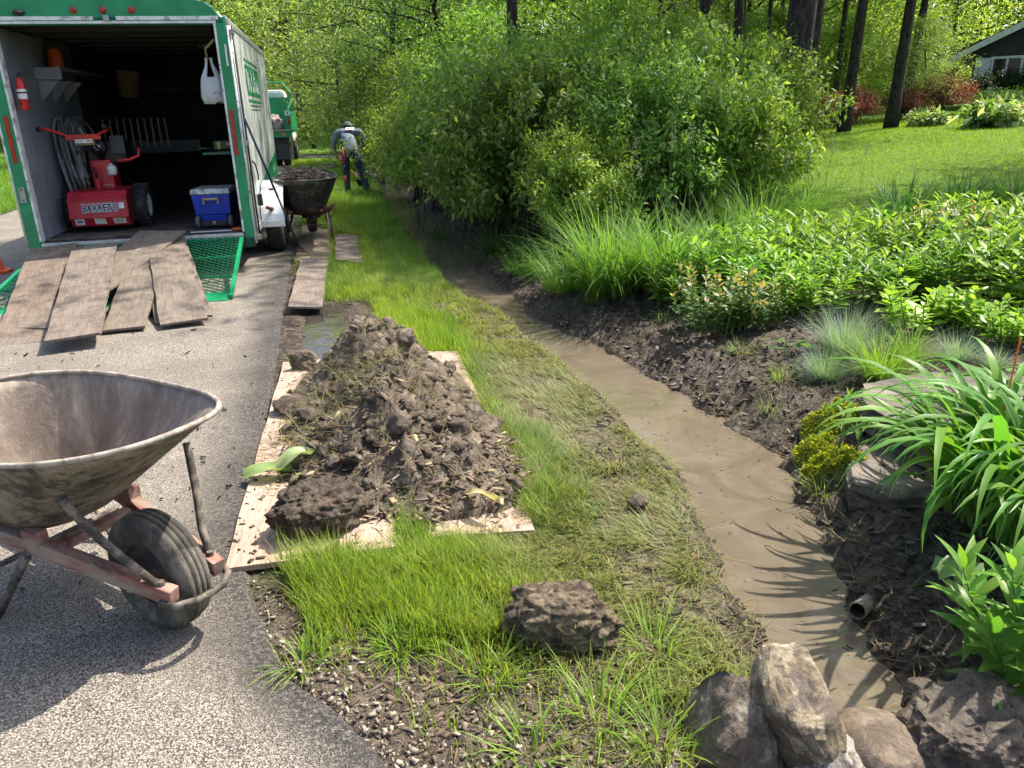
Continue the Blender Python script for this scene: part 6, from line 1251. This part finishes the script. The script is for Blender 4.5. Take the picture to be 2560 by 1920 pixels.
# lobed leaves under the strap leaves
LOB_V = [(0, 0, 0), (0.25, 0.28, 0.02), (0.42, 0.20, 0.02), (0.55, 0.42, 0.0), (0.72, 0.22, 0.02), (1.0, 0.0, -0.06), (0.72, -0.22, 0.02), (0.55, -0.42, 0.0), (0.42, -0.20, 0.02), (0.25, -0.28, 0.02), (0.5, 0, 0.03)]
LOB_F = [(i, i+1, 10) for i in range(9)]+[(9, 0, 10)]
def lobed(nm, col): return np_mesh(nm, np.array(LOB_V), [np.array(LOB_F)], np.tile(col, (11, 1)), True)
LOB = [lobed('leaf', (0.10, 0.22, 0.06)), lobed('leaf', (0.13, 0.26, 0.075))]
def lobed_plant(px, py, z, n, size, spread, h, lab):
    b0 = un(px, py, z); root = empty('lobed_leaf_plant', b0, 0, lab, 'plant', 'plants with lobed leaves')
    for k in range(n):
        a = r.random()*6.28; e = Vector((math.cos(a)*spread*r.uniform(0.3, 1), math.sin(a)*spread*r.uniform(0.3, 1), h*r.uniform(0.4, 1))); MB().tube([(0, 0, 0), e*0.5+Vector((0, 0, 0.03)), e], 0.002, 5).build('stem', M_STEM, root)
        o = link('leaf', LOB[k % 2], M_PLANT, root); o.location = e; o.rotation_euler = (r.normal()*0.2, 0.15+r.normal()*0.2, a+r.normal()*0.6); s = size*r.uniform(0.7, 1.2); o.scale = (s, s, s)
lobed_plant(2440, 1470, -0.02, 12, 0.095, 0.14, 0.15, 'low plant with lobed leaves below the strap-leaf clump')
lobed_plant(2545, 1330, 0.1, 8, 0.09, 0.12, 0.25, 'lobed leaves on a tall stem at the right edge')
lobed_plant(2520, 1010, 0.14, 12, 0.12, 0.20, 0.16, 'yellow-green lobed plant beside the orange stake')
lobed_plant(1960, 890, -0.03, 10, 0.09, 0.17, 0.10, 'low thistle-like plant on the mud bank in front of the roses')
# fescues and grass tufts
def tussock(name, loc, n, Ln, W, spread, colA, colB, lab, group, cat='grass clump', lean=0.9, base=0.06, curl=0.9, mat=None, tips=0):
    q = np.random.default_rng(int(abs(loc[0]*991+loc[1]*37)) % 9973); a = q.random(n)*6.28; rd = base*np.sqrt(q.random(n))
    P = np.stack([rd*np.cos(a), rd*np.sin(a), np.zeros(n)], 1); t = q.random(n)[:, None]; col = np.array(colA)*t+np.array(colB)*(1-t)
    root = empty(name, loc, 0, lab, cat, group); az = a+q.normal(size=n)*0.5
    link('blades', blades('blades', P, Ln*(0.55+0.6*q.random(n)), W*(0.7+0.6*q.random(n)), az, lean*q.random(n)**0.8, curl*(0.3+q.random(n)), col, 4), mat or M_GRASS, root, kind='stuff')
    return root
def gz(px, py, dz=0.0):
    z = 0.0
    for _ in range(4): p = un(px, py, z); z = float(zg(p.x, p.y, False))
    return Vector((p.x, p.y, z+dz))
BLU = ((0.15, 0.24, 0.19), (0.25, 0.34, 0.27)); GF = 'blue fescue tufts'
tussock('blue_fescue', gz(2062, 950), 750, 0.24, 0.0028, 0.2, *BLU, 'nearest round tuft of blue fescue by the bare mud', GF, lean=1.25, curl=0.5)
tussock('blue_fescue', gz(2110, 880), 900, 0.36, 0.0028, 0.3, *BLU, 'largest blue fescue tuft, with pale seed stalks', GF, lean=1.0, base=0.10, curl=0.5)
tussock('blue_fescue', gz(2390, 900), 480, 0.22, 0.0028, 0.2, *BLU, 'blue fescue tuft behind the ledge stone', GF, lean=1.2, curl=0.5)
tussock('blue_fescue', gz(2480, 915), 300, 0.15, 0.0028, 0.2, *BLU, 'smallest blue fescue tuft at far right of the ledge', GF, lean=1.2, curl=0.5)
tussock('green_grass_tuft', gz(2195, 945), 420, 0.40, 0.005, 0.2, (0.14, 0.27, 0.04), (0.24, 0.36, 0.06), 'bright green grass tuft right of the blue fescues', None, lean=0.95, base=0.08)
tussock('green_grass_tuft', gz(2270, 900), 160, 0.32, 0.005, 0.2, (0.11, 0.23, 0.04), (0.2, 0.3, 0.06), 'thinner grass tuft with tan stalks by the ledge', None, lean=0.9, base=0.06)
GO = 'tall grass tussocks below the shrubs'
for px, py, n, Ln, lab in ((1530, 735, 820, 1.0, 'large arching grass tussock in front of the shrubs'), (1670, 722, 620, 0.92, 'second arching tussock touching the large one'), (1420, 722, 220, 0.6, 'low fringe tussock at the left of the large one'),
                           (1810, 680, 420, 0.8, 'tussock behind the lance-leaved perennials'), (1890, 600, 480, 0.9, 'tall grass with pale seed heads by the lawn corner'), (2000, 560, 420, 0.8, 'tall grass at the lawn corner near the massive trunk'), (1320, 692, 200, 0.42, 'short grass fringe where the shrubs meet the mud')):
    tussock('grass_tussock', gz(px, py), n, Ln, 0.013, 0.3, (0.085, 0.20, 0.036), (0.18, 0.32, 0.06), lab, GO, lean=0.60, base=0.24, curl=1.55)
for px, py, n, Ln, lab in ((1240, 640, 170, 0.55, 'dark strap-leaved clump at the foot of the foremost shrub'), (1110, 600, 60, 0.5, 'small spiky clump on the far mud bank'), (1330, 655, 170, 0.55, 'dark strap-leaved clump beneath the overhanging shrub')):
    tussock('strap_leaf_clump', gz(px, py), n, Ln, 0.016, 0.3, (0.04, 0.11, 0.03), (0.07, 0.16, 0.04), lab, 'dark strap-leaved clumps', lean=1.1, base=0.14, curl=0.9)
for k, (px, py, n, lab) in enumerate(((2250, 545, 240, 'dark strap-leaved clump at the back left of the bed'), (2400, 530, 300, 'dark strap-leaved clump at the back of the bed'), (2530, 520, 260, 'dark strap-leaved clump at the back right of the bed'))):
    tussock('strap_leaf_clump', gz(px, py), n, 0.62, 0.020, 0.3, (0.04, 0.12, 0.03), (0.08, 0.19, 0.045), lab, 'dark strap-leaved clumps', lean=0.9, base=0.25, curl=1.1)
# seed heads standing out of the tall grass
M_SEED = plain('seed_head', (0.36, 0.38, 0.22), 0.8)
for k, (px, py, h, lab) in enumerate(((1560, 700, 1.30, 'leftmost tall seed stalk above the tussock'), (1660, 690, 1.38, 'tallest seed stalk before the shrubs'), (1720, 680, 1.36, 'seed stalk right of the tallest one'), (1610, 690, 1.05, 'shorter seed stalk in the tussock'), (2010, 590, 0.95, 'seed stalk by the massive trunk'), (2050, 560, 1.0, 'seed stalk in front of the lawn'), (1930, 610, 0.9, 'seed stalk left of the lawn corner'), (2140, 540, 0.85, 'lone seed stalk leaning over the lawn'))):
    b0 = gz(px, py); st = empty('seed_stalk', b0, k, lab, 'grass stalk', 'tall grass seed stalks'); MB().tube([(0, 0, 0), (0.03, 0, h*0.5), (0.09, 0.01, h)], [0.003, 0.0025, 0.0015], 5).build('stalk', M_STEM, st)
    n = 60; t = r.random(n); P = np.stack([0.09-0.03*(1-t)+r.normal(size=n)*0.016, r.normal(size=n)*0.016, h*(0.86+0.16*t)], 1)
    link('seed_head', scatter('seed_head', IV, IF, P, rand_rot(n, r), np.tile([0.012, 0.006, 0.006], (n, 1))), M_SEED, st, kind='stuff')
# lance-leaved perennials filling the bed
def clump_meshes(seed, nst, H_, Rr, lsize, lw, cols, perst=22, tipc=None):
    q = np.random.default_rng(seed); w = MB(); P = []; D = []; U = []; T_ = []
    for i in range(nst):
        a = q.random()*6.28; rd = Rr*math.sqrt(q.random()); h = H_*q.uniform(0.65, 1.05); b0 = Vector((math.cos(a)*rd*0.75, math.sin(a)*rd*0.75, 0)); tp = Vector((math.cos(a)*rd*1.15, math.sin(a)*rd*1.15, h)); w.tube([b0, tp], [0.005, 0.003], 4, cap=False)
        k = np.arange(perst); t = 0.15+0.85*k/perst; az = k*2.4+q.random()*6; base = np.array(b0[:])[None]*(1-t[:, None])+np.array(tp[:])[None]*t[:, None]
        el = 0.15+0.75*(t-0.2)+q.normal(size=perst)*0.2; D.append(np.stack([np.cos(az)*np.cos(el), np.sin(az)*np.cos(el), np.sin(el)], 1)); P.append(base); U.append(np.tile([0, 0, 1.0], (perst, 1))+q.normal(size=(perst, 3))*0.2); T_.append(t)
    P = np.concatenate(P); n = len(P); T_ = np.concatenate(T_); c = cols(n, q)
    if tipc is not None: m_ = (T_ > 0.9); c[m_] = np.array(tipc)
    return w.mesh('stems'), leaf_mesh('foliage', P, np.concatenate(D), np.concatenate(U), lsize*(0.6+0.6*q.random(n))*(0.6+0.5*np.sin(np.pi*np.clip(T_, 0, 0.85))), np.full(n, lw), c)
PER = [clump_meshes(41+k, 20, 0.50, 0.34, 0.15, 0.55, lambda n, q: leaf_cols(n, q, (0.10, 0.22, 0.034), (0.175, 0.32, 0.05), (0.24, 0.39, 0.07), 0.2)) for k in range(3)]
ROS = [clump_meshes(51, 34, 0.42, 0.30, 0.062, 1.0, lambda n, q: leaf_cols(n, q, (0.05, 0.13, 0.035), (0.10, 0.19, 0.05), (0.26, 0.20, 0.06), 0.05), 26, (0.34, 0.30, 0.10))]
RND = [clump_meshes(61, 26, 0.26, 0.28, 0.085, 1.25, lambda n, q: leaf_cols(n, q, (0.15, 0.32, 0.04), (0.24, 0.42, 0.06)), 12)]
for msh, nm, grp, lst in ((PER, 'perennial_clump', 'lance-leaved perennials in the bed', (
        (1760, 735, 1.0, 'perennial clump just behind the left rose bush'), (1905, 765, 0.85, 'perennial clump right beside the left rose bush'), (2030, 785, 0.8, 'foremost perennial clump behind the largest fescue'), (1700, 760, 0.75, 'low perennial clump left of the rose bush'), (1850, 700, 1.0, 'perennial clump at the bed centre left'), (1960, 730, 1.0, 'perennial clump behind the largest fescue'), (2050, 690, 1.05, 'perennial clump at the bed middle'),
        (2160, 760, 0.9, 'perennial clump behind the green grass tuft'), (2150, 650, 1.0, 'perennial clump left of the second rose bush'), (2260, 690, 1.0, 'perennial clump before the second rose bush'), (2440, 720, 1.1, 'perennial clump over the round-leaved mound'),
        (2540, 760, 1.1, 'perennial clump at right edge of the bed'), (2350, 600, 0.95, 'perennial clump at the back of the bed'), (2480, 620, 1.0, 'perennial clump at the back right of the bed'), (1950, 640, 0.9, 'perennial clump bordering the tall grass'), (2580, 690, 1.1, 'perennial clump cut by the right frame edge'), (2340, 740, 0.85, 'perennial clump behind the round-leaved mound'))),
      (ROS, 'rose_bush', 'rose bushes', ((1775, 825, 1.1, 'small rose bush with pale buds at the left end of the bed'), (2330, 665, 1.25, 'rose bush with orange-tinged tips in the back of the bed'), (1890, 815, 0.75, 'low rose bush sprig beside the left rose bush'))),
      (RND, 'round_leaf_mound', 'round-leaved mounds', ((2320, 820, 1.15, 'bright mound of round leaves behind the ledge stone'), (2420, 805, 0.9, 'second bright round-leaved mound'), (2530, 850, 1.0, 'round-leaved mound at the right frame edge')))):
    for k, (px, py, s, lab) in enumerate(lst):
        p = gz(px, py); t, c = msh[k % len(msh)]; root = empty(nm, p, k*1.7, lab, 'plant', grp); root.scale = (s,)*3; link('stems', t, M_STEM, root); link('foliage', c, M_PLANT, root, kind='stuff')
# yellow mossy stonecrop mat
mt = empty('stonecrop_mat', (0, 0, 0), 0, 'yellow-green mossy mat draped over the bank beside the ledge', 'plant'); n = 9000
q = np.random.default_rng(5); cs = [(un(2060, 1020, 0.0), 0.11), (un(2110, 1010, 0.02), 0.10), (un(2040, 1070, -0.02), 0.10), (un(2090, 1120, -0.05), 0.10), (un(2050, 1140, -0.08), 0.08), (un(2120, 1150, -0.08), 0.08)]
ci = q.integers(0, len(cs), n); cc = np.array([[c.x, c.y] for c, _ in cs]); cr = np.array([w_ for _, w_ in cs]); a = q.random(n)*6.28; rd = np.sqrt(q.random(n)); x = cc[ci, 0]+cr[ci]*rd*np.cos(a); y = cc[ci, 1]+cr[ci]*rd*np.sin(a)
z = zg(x, y)+0.02+0.055*(1-rd**2)+0.05*fbm(x*16, y*16, 3, 9)*0.8; D = q.normal(size=(n, 3)); D[:, 2] = np.abs(D[:, 2])+0.4
link('sprigs', leaf_mesh('sprigs', np.stack([x, y, z], 1), D, q.normal(size=(n, 3))+np.array([0, 0, .4]), 0.014*(0.6+0.8*q.random(n)), np.full(n, 1.2), leaf_cols(n, q, (0.22, 0.26, 0.025), (0.42, 0.42, 0.05), (0.10, 0.14, 0.02), 0.25)), M_PLANT, mt, kind='stuff')
V = []; 
gxm = np.arange(cc[:, 0].min()-0.14, cc[:, 0].max()+0.14, 0.016); gym = np.arange(cc[:, 1].min()-0.14, cc[:, 1].max()+0.14, 0.016); XX, YY = np.meshgrid(gxm, gym); hh = np.zeros_like(XX)-0.05
for c, w_ in cs: hh = np.maximum(hh, 0.055*(1-((XX-c.x)**2+(YY-c.y)**2)/w_**2))
link('mat', np_mesh('mat', np.stack([XX, YY, zg(XX, YY)+np.where(hh > 0, 0.012+hh+0.03*fbm(XX*16, YY*16, 3, 9), -0.05)], -1).reshape(-1, 3), [grid_faces(len(gxm), len(gym))], smooth=True), plain('moss_green', (0.12, 0.13, 0.02), 0.9, var=0.4), mt)
# ------------------------------------------------------------------ grass, mulch, gravel: what nobody could count
r = np.random.default_rng(4242)
def in_polys(x, y, polys, pad=0.0):
    m = np.zeros(len(x), bool)
    for P in polys:
        k = np.zeros(len(x), bool); n = len(P); j = n-1
        for i in range(n):
            xi, yi = P[i]; xj, yj = P[j]; c = ((yi > y) != (yj > y)) & (x < (xj-xi)*(y-yi)/((yj-yi)+1e-12)+xi); k ^= c; j = i
        m |= k
    return m
def verge(n, y0, y1, xa=None):
    y = r.uniform(y0, y1, n); e = xe(y); l = xl(y); x = e+0.03+(l-e-0.0)*r.random(n); return x, y
Ps, Ls, Ws, As, Le, Cu, Co = [], [], [], [], [], [], []
for (y0, y1, n, wmul) in ((1.45, 1.95, 11000, 1.0), (1.95, 2.7, 46000, 1.0), (2.7, 3.6, 42000, 1.0), (3.6, 5.5, 56000, 1.15), (5.5, 9, 60000, 1.5), (9, 15, 48000, 2.3), (15, 30, 42000, 4.0)):
    nt_ = n//13; tx, ty = verge(nt_, y0, y1); ti = r.integers(0, nt_, n); sp = 0.022*(1+0.25*wmul); x = tx[ti]+r.normal(size=n)*sp; y = ty[ti]+r.normal(size=n)*sp; taz = (r.random(nt_)*6.28)[ti]; tbr = (0.68+0.64*r.random(nt_))[ti]; tln = (0.7+0.6*r.random(nt_))[ti]
    e = xe(y); l = xl(y); dl_w = l-x; de = x-e
    patch = fbm(x*2.3, y*2.3, 3, 301); fine_ = fbm(x*7, y*7, 3, 311)
    tramp = tramp_f(x, y)
    stony = sstep(2.30, 1.90, y+0.35*(de-0.35)+0.45*(fine_-0.5)); keepp = np.ones(n)
    keepp *= 1-0.93*stony; keepp *= 1-0.45*tramp*(fine_ < 0.55); keepp *= sstep(0.02, 0.10, dl_w+0.1*(fine_-0.5)) + 0.15
    keepp *= np.where(y < 4.0, sstep(0.02, 0.22, de+0.25*(fine_-0.5)), sstep(0.10, 0.24, de+0.2*(fine_-0.5)))
    keepp *= 1-0.92*tramp*sstep(0.53, 0.62, fbm(x*4.5, y*4.5, 3, 351))
    keepp *= 1-sstep(0.92, 0.66, de+0.2*(fine_-0.5))*sstep(3.7, 4.4, y)*sstep(7.4, 6.6, y)              # puddle strip
    ok = (r.random(n) < keepp) & ~in_polys(x, y, BOARD_POLYS); ok &= ~((np.abs(x-0.13) < 0.17) & (np.abs(y-2.16) < 0.07) | ((y > 7) & (dl_w < 0.16))); x, y, tramp, patch, fine_, dl_w, stony, taz, tbr, tln = [q[ok] for q in (x, y, tramp, patch, fine_, dl_w, stony, taz, tbr, tln)]; n = len(x)
    lush = sstep(0.35, 0.6, patch); Lh = (0.075+0.06*r.random(n)+0.05*lush)*(1-0.25*tramp)*(1-0.35*stony); Lh *= (0.9+0.3*(wmul > 2))*tln
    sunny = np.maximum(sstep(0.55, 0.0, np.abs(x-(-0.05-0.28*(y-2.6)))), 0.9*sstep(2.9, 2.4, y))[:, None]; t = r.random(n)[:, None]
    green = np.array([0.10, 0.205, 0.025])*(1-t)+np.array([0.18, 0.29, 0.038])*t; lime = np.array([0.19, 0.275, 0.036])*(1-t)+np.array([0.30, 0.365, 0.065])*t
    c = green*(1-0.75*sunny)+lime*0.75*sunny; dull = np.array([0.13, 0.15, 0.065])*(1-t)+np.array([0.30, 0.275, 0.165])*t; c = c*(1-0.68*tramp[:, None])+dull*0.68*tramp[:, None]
    dead = r.random(n) < 0.06+0.15*tramp; c[dead] = np.array([0.30, 0.25, 0.11]); c *= (tbr*(0.8+0.4*r.random(n)))[:, None]
    flow = 2.6*fbm(x*1.4, y*1.4, 2, 331)*6.28/2.6
    Ps.append(np.stack([x, y, zg(x, y)-0.008], 1)); Ls.append(Lh); Ws.append((0.0030+0.0028*r.random(n))*(0.75+0.25*wmul if wmul < 1.4 else wmul*0.7)); As.append(np.where(r.random(n) < 0.4+0.5*tramp, flow+r.normal(size=n)*0.5, taz+r.normal(size=n)*0.8))
    Le.append(np.clip(np.abs(r.normal(size=n))*0.30+0.95*tramp*(0.5+0.6*r.random(n)), 0, 1.5)); Cu.append(0.25+0.7*r.random(n)); Co.append(c)
cat_ = np.concatenate
# sparse weeds in the wet strip and along the road edge
n = 2600; y = r.uniform(2.4, 9.5, n); tuf = r.random(n); ci = (y*5).astype(int); x = xe(y)+0.02+0.10*_hash(ci, ci*0+3, 5)+0.05*r.random(n)+0.35*(_hash(ci, ci*0+9, 8) > 0.8); ok = (_hash(ci, ci*0+1, 9) > 0.45)&~in_polys(x, y, BOARD_POLYS); x, y = x[ok], y[ok]; n = len(x); t = r.random(n)[:, None]
Ps.append(np.stack([x, y, zg(x, y)-0.005], 1)); Ls.append(0.03+0.08*r.random(n)); Ws.append(np.full(n, 0.005)); As.append(r.random(n)*6.28); Le.append(0.9*r.random(n)); Cu.append(0.6*r.random(n)); Co.append(np.array([0.11, 0.20, 0.03])*(1-t)+np.array([0.20, 0.30, 0.05])*t)
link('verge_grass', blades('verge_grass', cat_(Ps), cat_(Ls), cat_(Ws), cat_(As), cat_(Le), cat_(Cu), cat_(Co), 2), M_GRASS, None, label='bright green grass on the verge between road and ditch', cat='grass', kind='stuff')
# lawn beyond the bed and verge beyond the road
n = 260000; y = 7.5+23*r.random(n)**1.3; x = r.uniform(-0.5, 20, n); d = x-xr(y); ok = (d > 1.5)&(x < 0.62*y+3)&(y-0.2*(x-3) > 7.2); x, y = x[ok], y[ok]; n = len(x)
t = r.random(n)[:, None]; col = np.array([0.17, 0.285, 0.02])*(1-t)+np.array([0.27, 0.385, 0.035])*t
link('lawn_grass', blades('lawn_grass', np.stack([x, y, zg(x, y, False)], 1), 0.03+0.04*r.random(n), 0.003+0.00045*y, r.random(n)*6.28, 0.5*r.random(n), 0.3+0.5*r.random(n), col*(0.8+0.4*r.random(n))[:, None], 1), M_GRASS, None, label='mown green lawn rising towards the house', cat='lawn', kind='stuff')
n = 30000; y = r.uniform(9, 40, n); x = road_left(y)-0.2-9*r.random(n)**1.5; t = r.random(n)[:, None]
link('far_verge_grass', blades('far_verge_grass', np.stack([x, y, zg(x, y, False)+0.03], 1), 0.10+0.1*r.random(n), 0.006+0.0008*y, r.random(n)*6.28, 0.5*r.random(n), 0.5+0*y, np.array([0.10, 0.22, 0.02])*(1-t)+np.array([0.18, 0.31, 0.03])*t, 1), M_GRASS, None, label='strip of green grass across the road at left edge', cat='grass', kind='stuff')
# bark mulch and mud crumbs on the right bank and shoulder
def chips(name, n, region, smin, smax, dark, light, p, label, tilt=0.5, zoff=0.004):
    x, y = region(n); n = len(x); Ln = smin*0.6+(smax*1.5-smin*0.6)*r.random(n)**3.2; S = np.stack([Ln, Ln*r.uniform(0.10, 0.55, n), Ln*r.uniform(0.05, 0.22, n)], 1)
    link(name, scatter(name, CHIP_V, CHIP_F, np.stack([x, y, zg(x, y)+zoff], 1), rand_rot(n, r, tilt), S, chip_cols(n, r, dark, light, p)), M_CHIP, None, label=label, cat='mulch', kind='stuff')
def bank(n):
    y = 1.7+3.6*r.random(n)**1.25; d = 0.02+1.5*r.random(n)**1.15; x = xr(y)+d; ok = r.random(n) < np.where((fbm(x*3, y*3, 3, 401) > 0.42), 1, 0.45); return x[ok], y[ok]
chips('bark_mulch', 9000, bank, 0.006, 0.036, (0.032, 0.024, 0.018), (0.20, 0.155, 0.12), 2.2, 'dark wet bark mulch covering the right bank')
def bank2(n):
    y = 4.5+6*r.random(n); d = 0.0+1.3*r.random(n)**1.2; x = xr(y)+d; return x, y
chips('mud_crumbs', 5500, bank2, 0.008, 0.042, (0.035, 0.027, 0.022), (0.22, 0.18, 0.15), 2.2, 'torn mud and root crumbs along the farther bank')
def leftmud(n):
    y = 1.6+5*r.random(n)**1.4; x = xl(y)-0.55*r.random(n)**2.2; ok = r.random(n) < 0.7; return x[ok], y[ok]
chips('bank_crumbs', 4200, leftmud, 0.008, 0.035, (0.025, 0.018, 0.014), (0.16, 0.12, 0.09), 2.0, 'mulch crumbs on the trampled left edge of the ditch')
def shoulder(n):
    y = r.uniform(1.45, 2.35, n); x = xe(y)+0.05+1.25*r.random(n); ok = (x < xl(y))&(r.random(n) < sstep(0.38, 0.6, fbm(x*4, y*4, 3, 431))); return x[ok], y[ok]
chips('shoulder_mulch', 3400, shoulder, 0.005, 0.034, (0.03, 0.02, 0.015), (0.20, 0.14, 0.10), 1.6, 'scattered bark bits on the stony shoulder')
def onply(n):
    y = r.uniform(2.45, 4.9, n); x = r.uniform(-1.6, 0.15, n); ok = in_polys(x, y, BOARD_POLYS[-2:]); return x[ok], y[ok]
x, y = onply(3600); n = len(x); Ln = 0.003+0.034*r.random(n)**4
link('board_litter', scatter('board_litter', CHIP_V, CHIP_F, np.stack([x, y, np.full(n, 0.024)], 1), rand_rot(n, r, 0.3), np.stack([Ln, Ln*r.uniform(0.15, 0.8, n), Ln*0.15], 1), chip_cols(n, r, (0.03, 0.022, 0.016), (0.15, 0.115, 0.085), 1.5)), M_CHIP, None, label='specks of mud and bark littering the pinkish plywood', cat='litter', kind='stuff')
def strip(n):
    y = r.uniform(3.9, 8.6, n); x = xe(y)+0.02+0.75*r.random(n); ok = (r.random(n) < 0.6)&(np.abs(x-xe(y)-0.33) > 0.17*(y < 6.9)); return x[ok], y[ok]
chips('roadside_crumbs', 2600, strip, 0.006, 0.04, (0.035, 0.026, 0.02), (0.24, 0.19, 0.14), 1.8, 'mud crumbs and bits along the wet road edge by the puddle')
# floating bits on the water
y = 1.8+3.2*r.random(170); l = xl(y); rr_ = xr(y); x = l+(rr_-l)*r.random(170)**0.8; n = 170; Ln = r.uniform(0.006, 0.032, n)
link('floating_litter', scatter('floating_litter', CHIP_V, CHIP_F, np.stack([x, y, np.full(n, WATER_Z+0.001)], 1), rand_rot(n, r, 0.12), np.stack([Ln, Ln*0.3, Ln*0.1], 1), chip_cols(n, r, (0.04, 0.03, 0.02), (0.22, 0.18, 0.13), 1.2)), M_CHIP, None, label='bark bits floating on the muddy water', cat='litter', kind='stuff')
# mud crumbs tracked over the road by the heap and the boards
n = 420; x = np.where(r.random(n) < 0.6, r.normal(-1.45, 0.35, n), r.normal(-3.2, 0.7, n)); y = np.where(x > -2.2, r.uniform(2.3, 5.2, n), r.uniform(4.6, 6.4, n)); ok = x < xe(y)-0.02; x, y = x[ok], y[ok]; n = len(x); Ln = 0.004+0.03*r.random(n)**4
link('road_crumbs', scatter('road_crumbs', CLV, IF, np.stack([x, y, 0.006+0.018*sstep(0, 2.4, xe(y)-x)+Ln*0.15], 1), rand_rot(n, r), np.stack([Ln, Ln*0.8, Ln*0.5], 1), chip_cols(n, r, (0.03, 0.022, 0.016), (0.13, 0.10, 0.075))), M_CHIP, None, label='small mud crumbs tracked over the road', cat='litter', kind='stuff')
# gravel along the road edge
y = 1.45+1.3*r.random(5200)**1.3; x = xe(y)-0.06+0.85*r.random(len(y))**1.5; ok = r.random(len(y)) < sstep(2.6, 1.9, y+0.4*(x-xe(y))); x, y = x[ok], y[ok]; n = len(x); s = 0.003+0.018*r.random(n)**5; t = r.random(n)[:, None]
link('gravel', scatter('gravel', CLV, IF, np.stack([x, y, zg(x, y)+s*0.3+0.004*(x < xe(y)+0.02)], 1), rand_rot(n, r), s[:, None]*r.uniform(0.7, 1.3, (n, 3)), np.array([0.11, 0.085, 0.06])*(1-t)+np.array([0.40, 0.34, 0.265])*t), M_PEB, None, label='pale gravel spilled along the crumbling road edge', cat='gravel', kind='stuff')
# coarse weeds at the near shoulder
for k, (px, py, n, Ln, lab) in enumerate(((1230, 1700, 45, 0.17, 'coarse grass tuft left of the earth block'), (1500, 1790, 70, 0.22, 'broad-bladed grass tuft near the bottom middle'), (1640, 1620, 60, 0.20, 'coarse grass tuft by the muddy shore'), (1330, 1880, 40, 0.16, 'grass tuft at the bottom frame edge'), (1440, 1600, 40, 0.18, 'grass tuft growing up before the earth block'), (760, 1660, 60, 0.15, 'sparse tuft at the crumbling road edge'), (1650, 1850, 60, 0.20, 'grass tuft next to the dark boulder'), (1000, 1620, 130, 0.12, 'low weedy tuft on the shoulder'))):
    tussock('coarse_grass_tuft', gz(px, py), n, Ln, 0.0055, 0.2, (0.14, 0.27, 0.035), (0.26, 0.37, 0.06), lab, 'coarse grass tufts on the shoulder', lean=1.25, base=0.07, curl=0.9)
for k, (px, py, n, Ln, lab) in enumerate(((1660, 800, 60, 0.14, 'small weed tuft on the mud left of the rose bush'), (1850, 880, 70, 0.15, 'small weed tuft on the mud below the rose bush'), (1960, 950, 90, 0.16, 'straggly grass tuft on the mud left of the fescue'), (1930, 1060, 50, 0.12, 'tiny tuft on the bank left of the mossy mat'), (2060, 1230, 70, 0.15, 'limp grass tuft at the water below the mossy mat'), (1480, 760, 110, 0.20, 'grass tuft on the mud under the large tussock'), (1390, 735, 110, 0.22, 'grass tuft beside the low fringe tussock'))):
    tussock('bank_weed', gz(px, py), n, Ln, 0.005, 0.2, (0.10, 0.20, 0.035), (0.24, 0.28, 0.08), lab, 'weed tufts on the muddy bank', lean=1.35, base=0.08, curl=0.8)
# loose straw-like blades lying on mud and shoulder
n = 2600; y = 1.55+4.5*r.random(n)**1.5; side = r.random(n) < 0.55; x = np.where(side, xl(y)-0.7*r.random(n)**1.5, xr(y)+0.8*r.random(n)**1.5); t = r.random(n)[:, None]
link('cut_grass_litter', blades('cut_grass_litter', np.stack([x, y, zg(x, y)+0.006], 1), 0.05+0.12*r.random(n), np.full(n, 0.0035), r.random(n)*6.28, 1.35+0.2*r.random(n), 0.2*r.normal(size=n), np.array([0.17, 0.19, 0.06])*(1-t)+np.array([0.30, 0.25, 0.12])*t, 2), M_GRASS, None, label='loose straw and cut blades lying on the mud', cat='litter', kind='stuff')
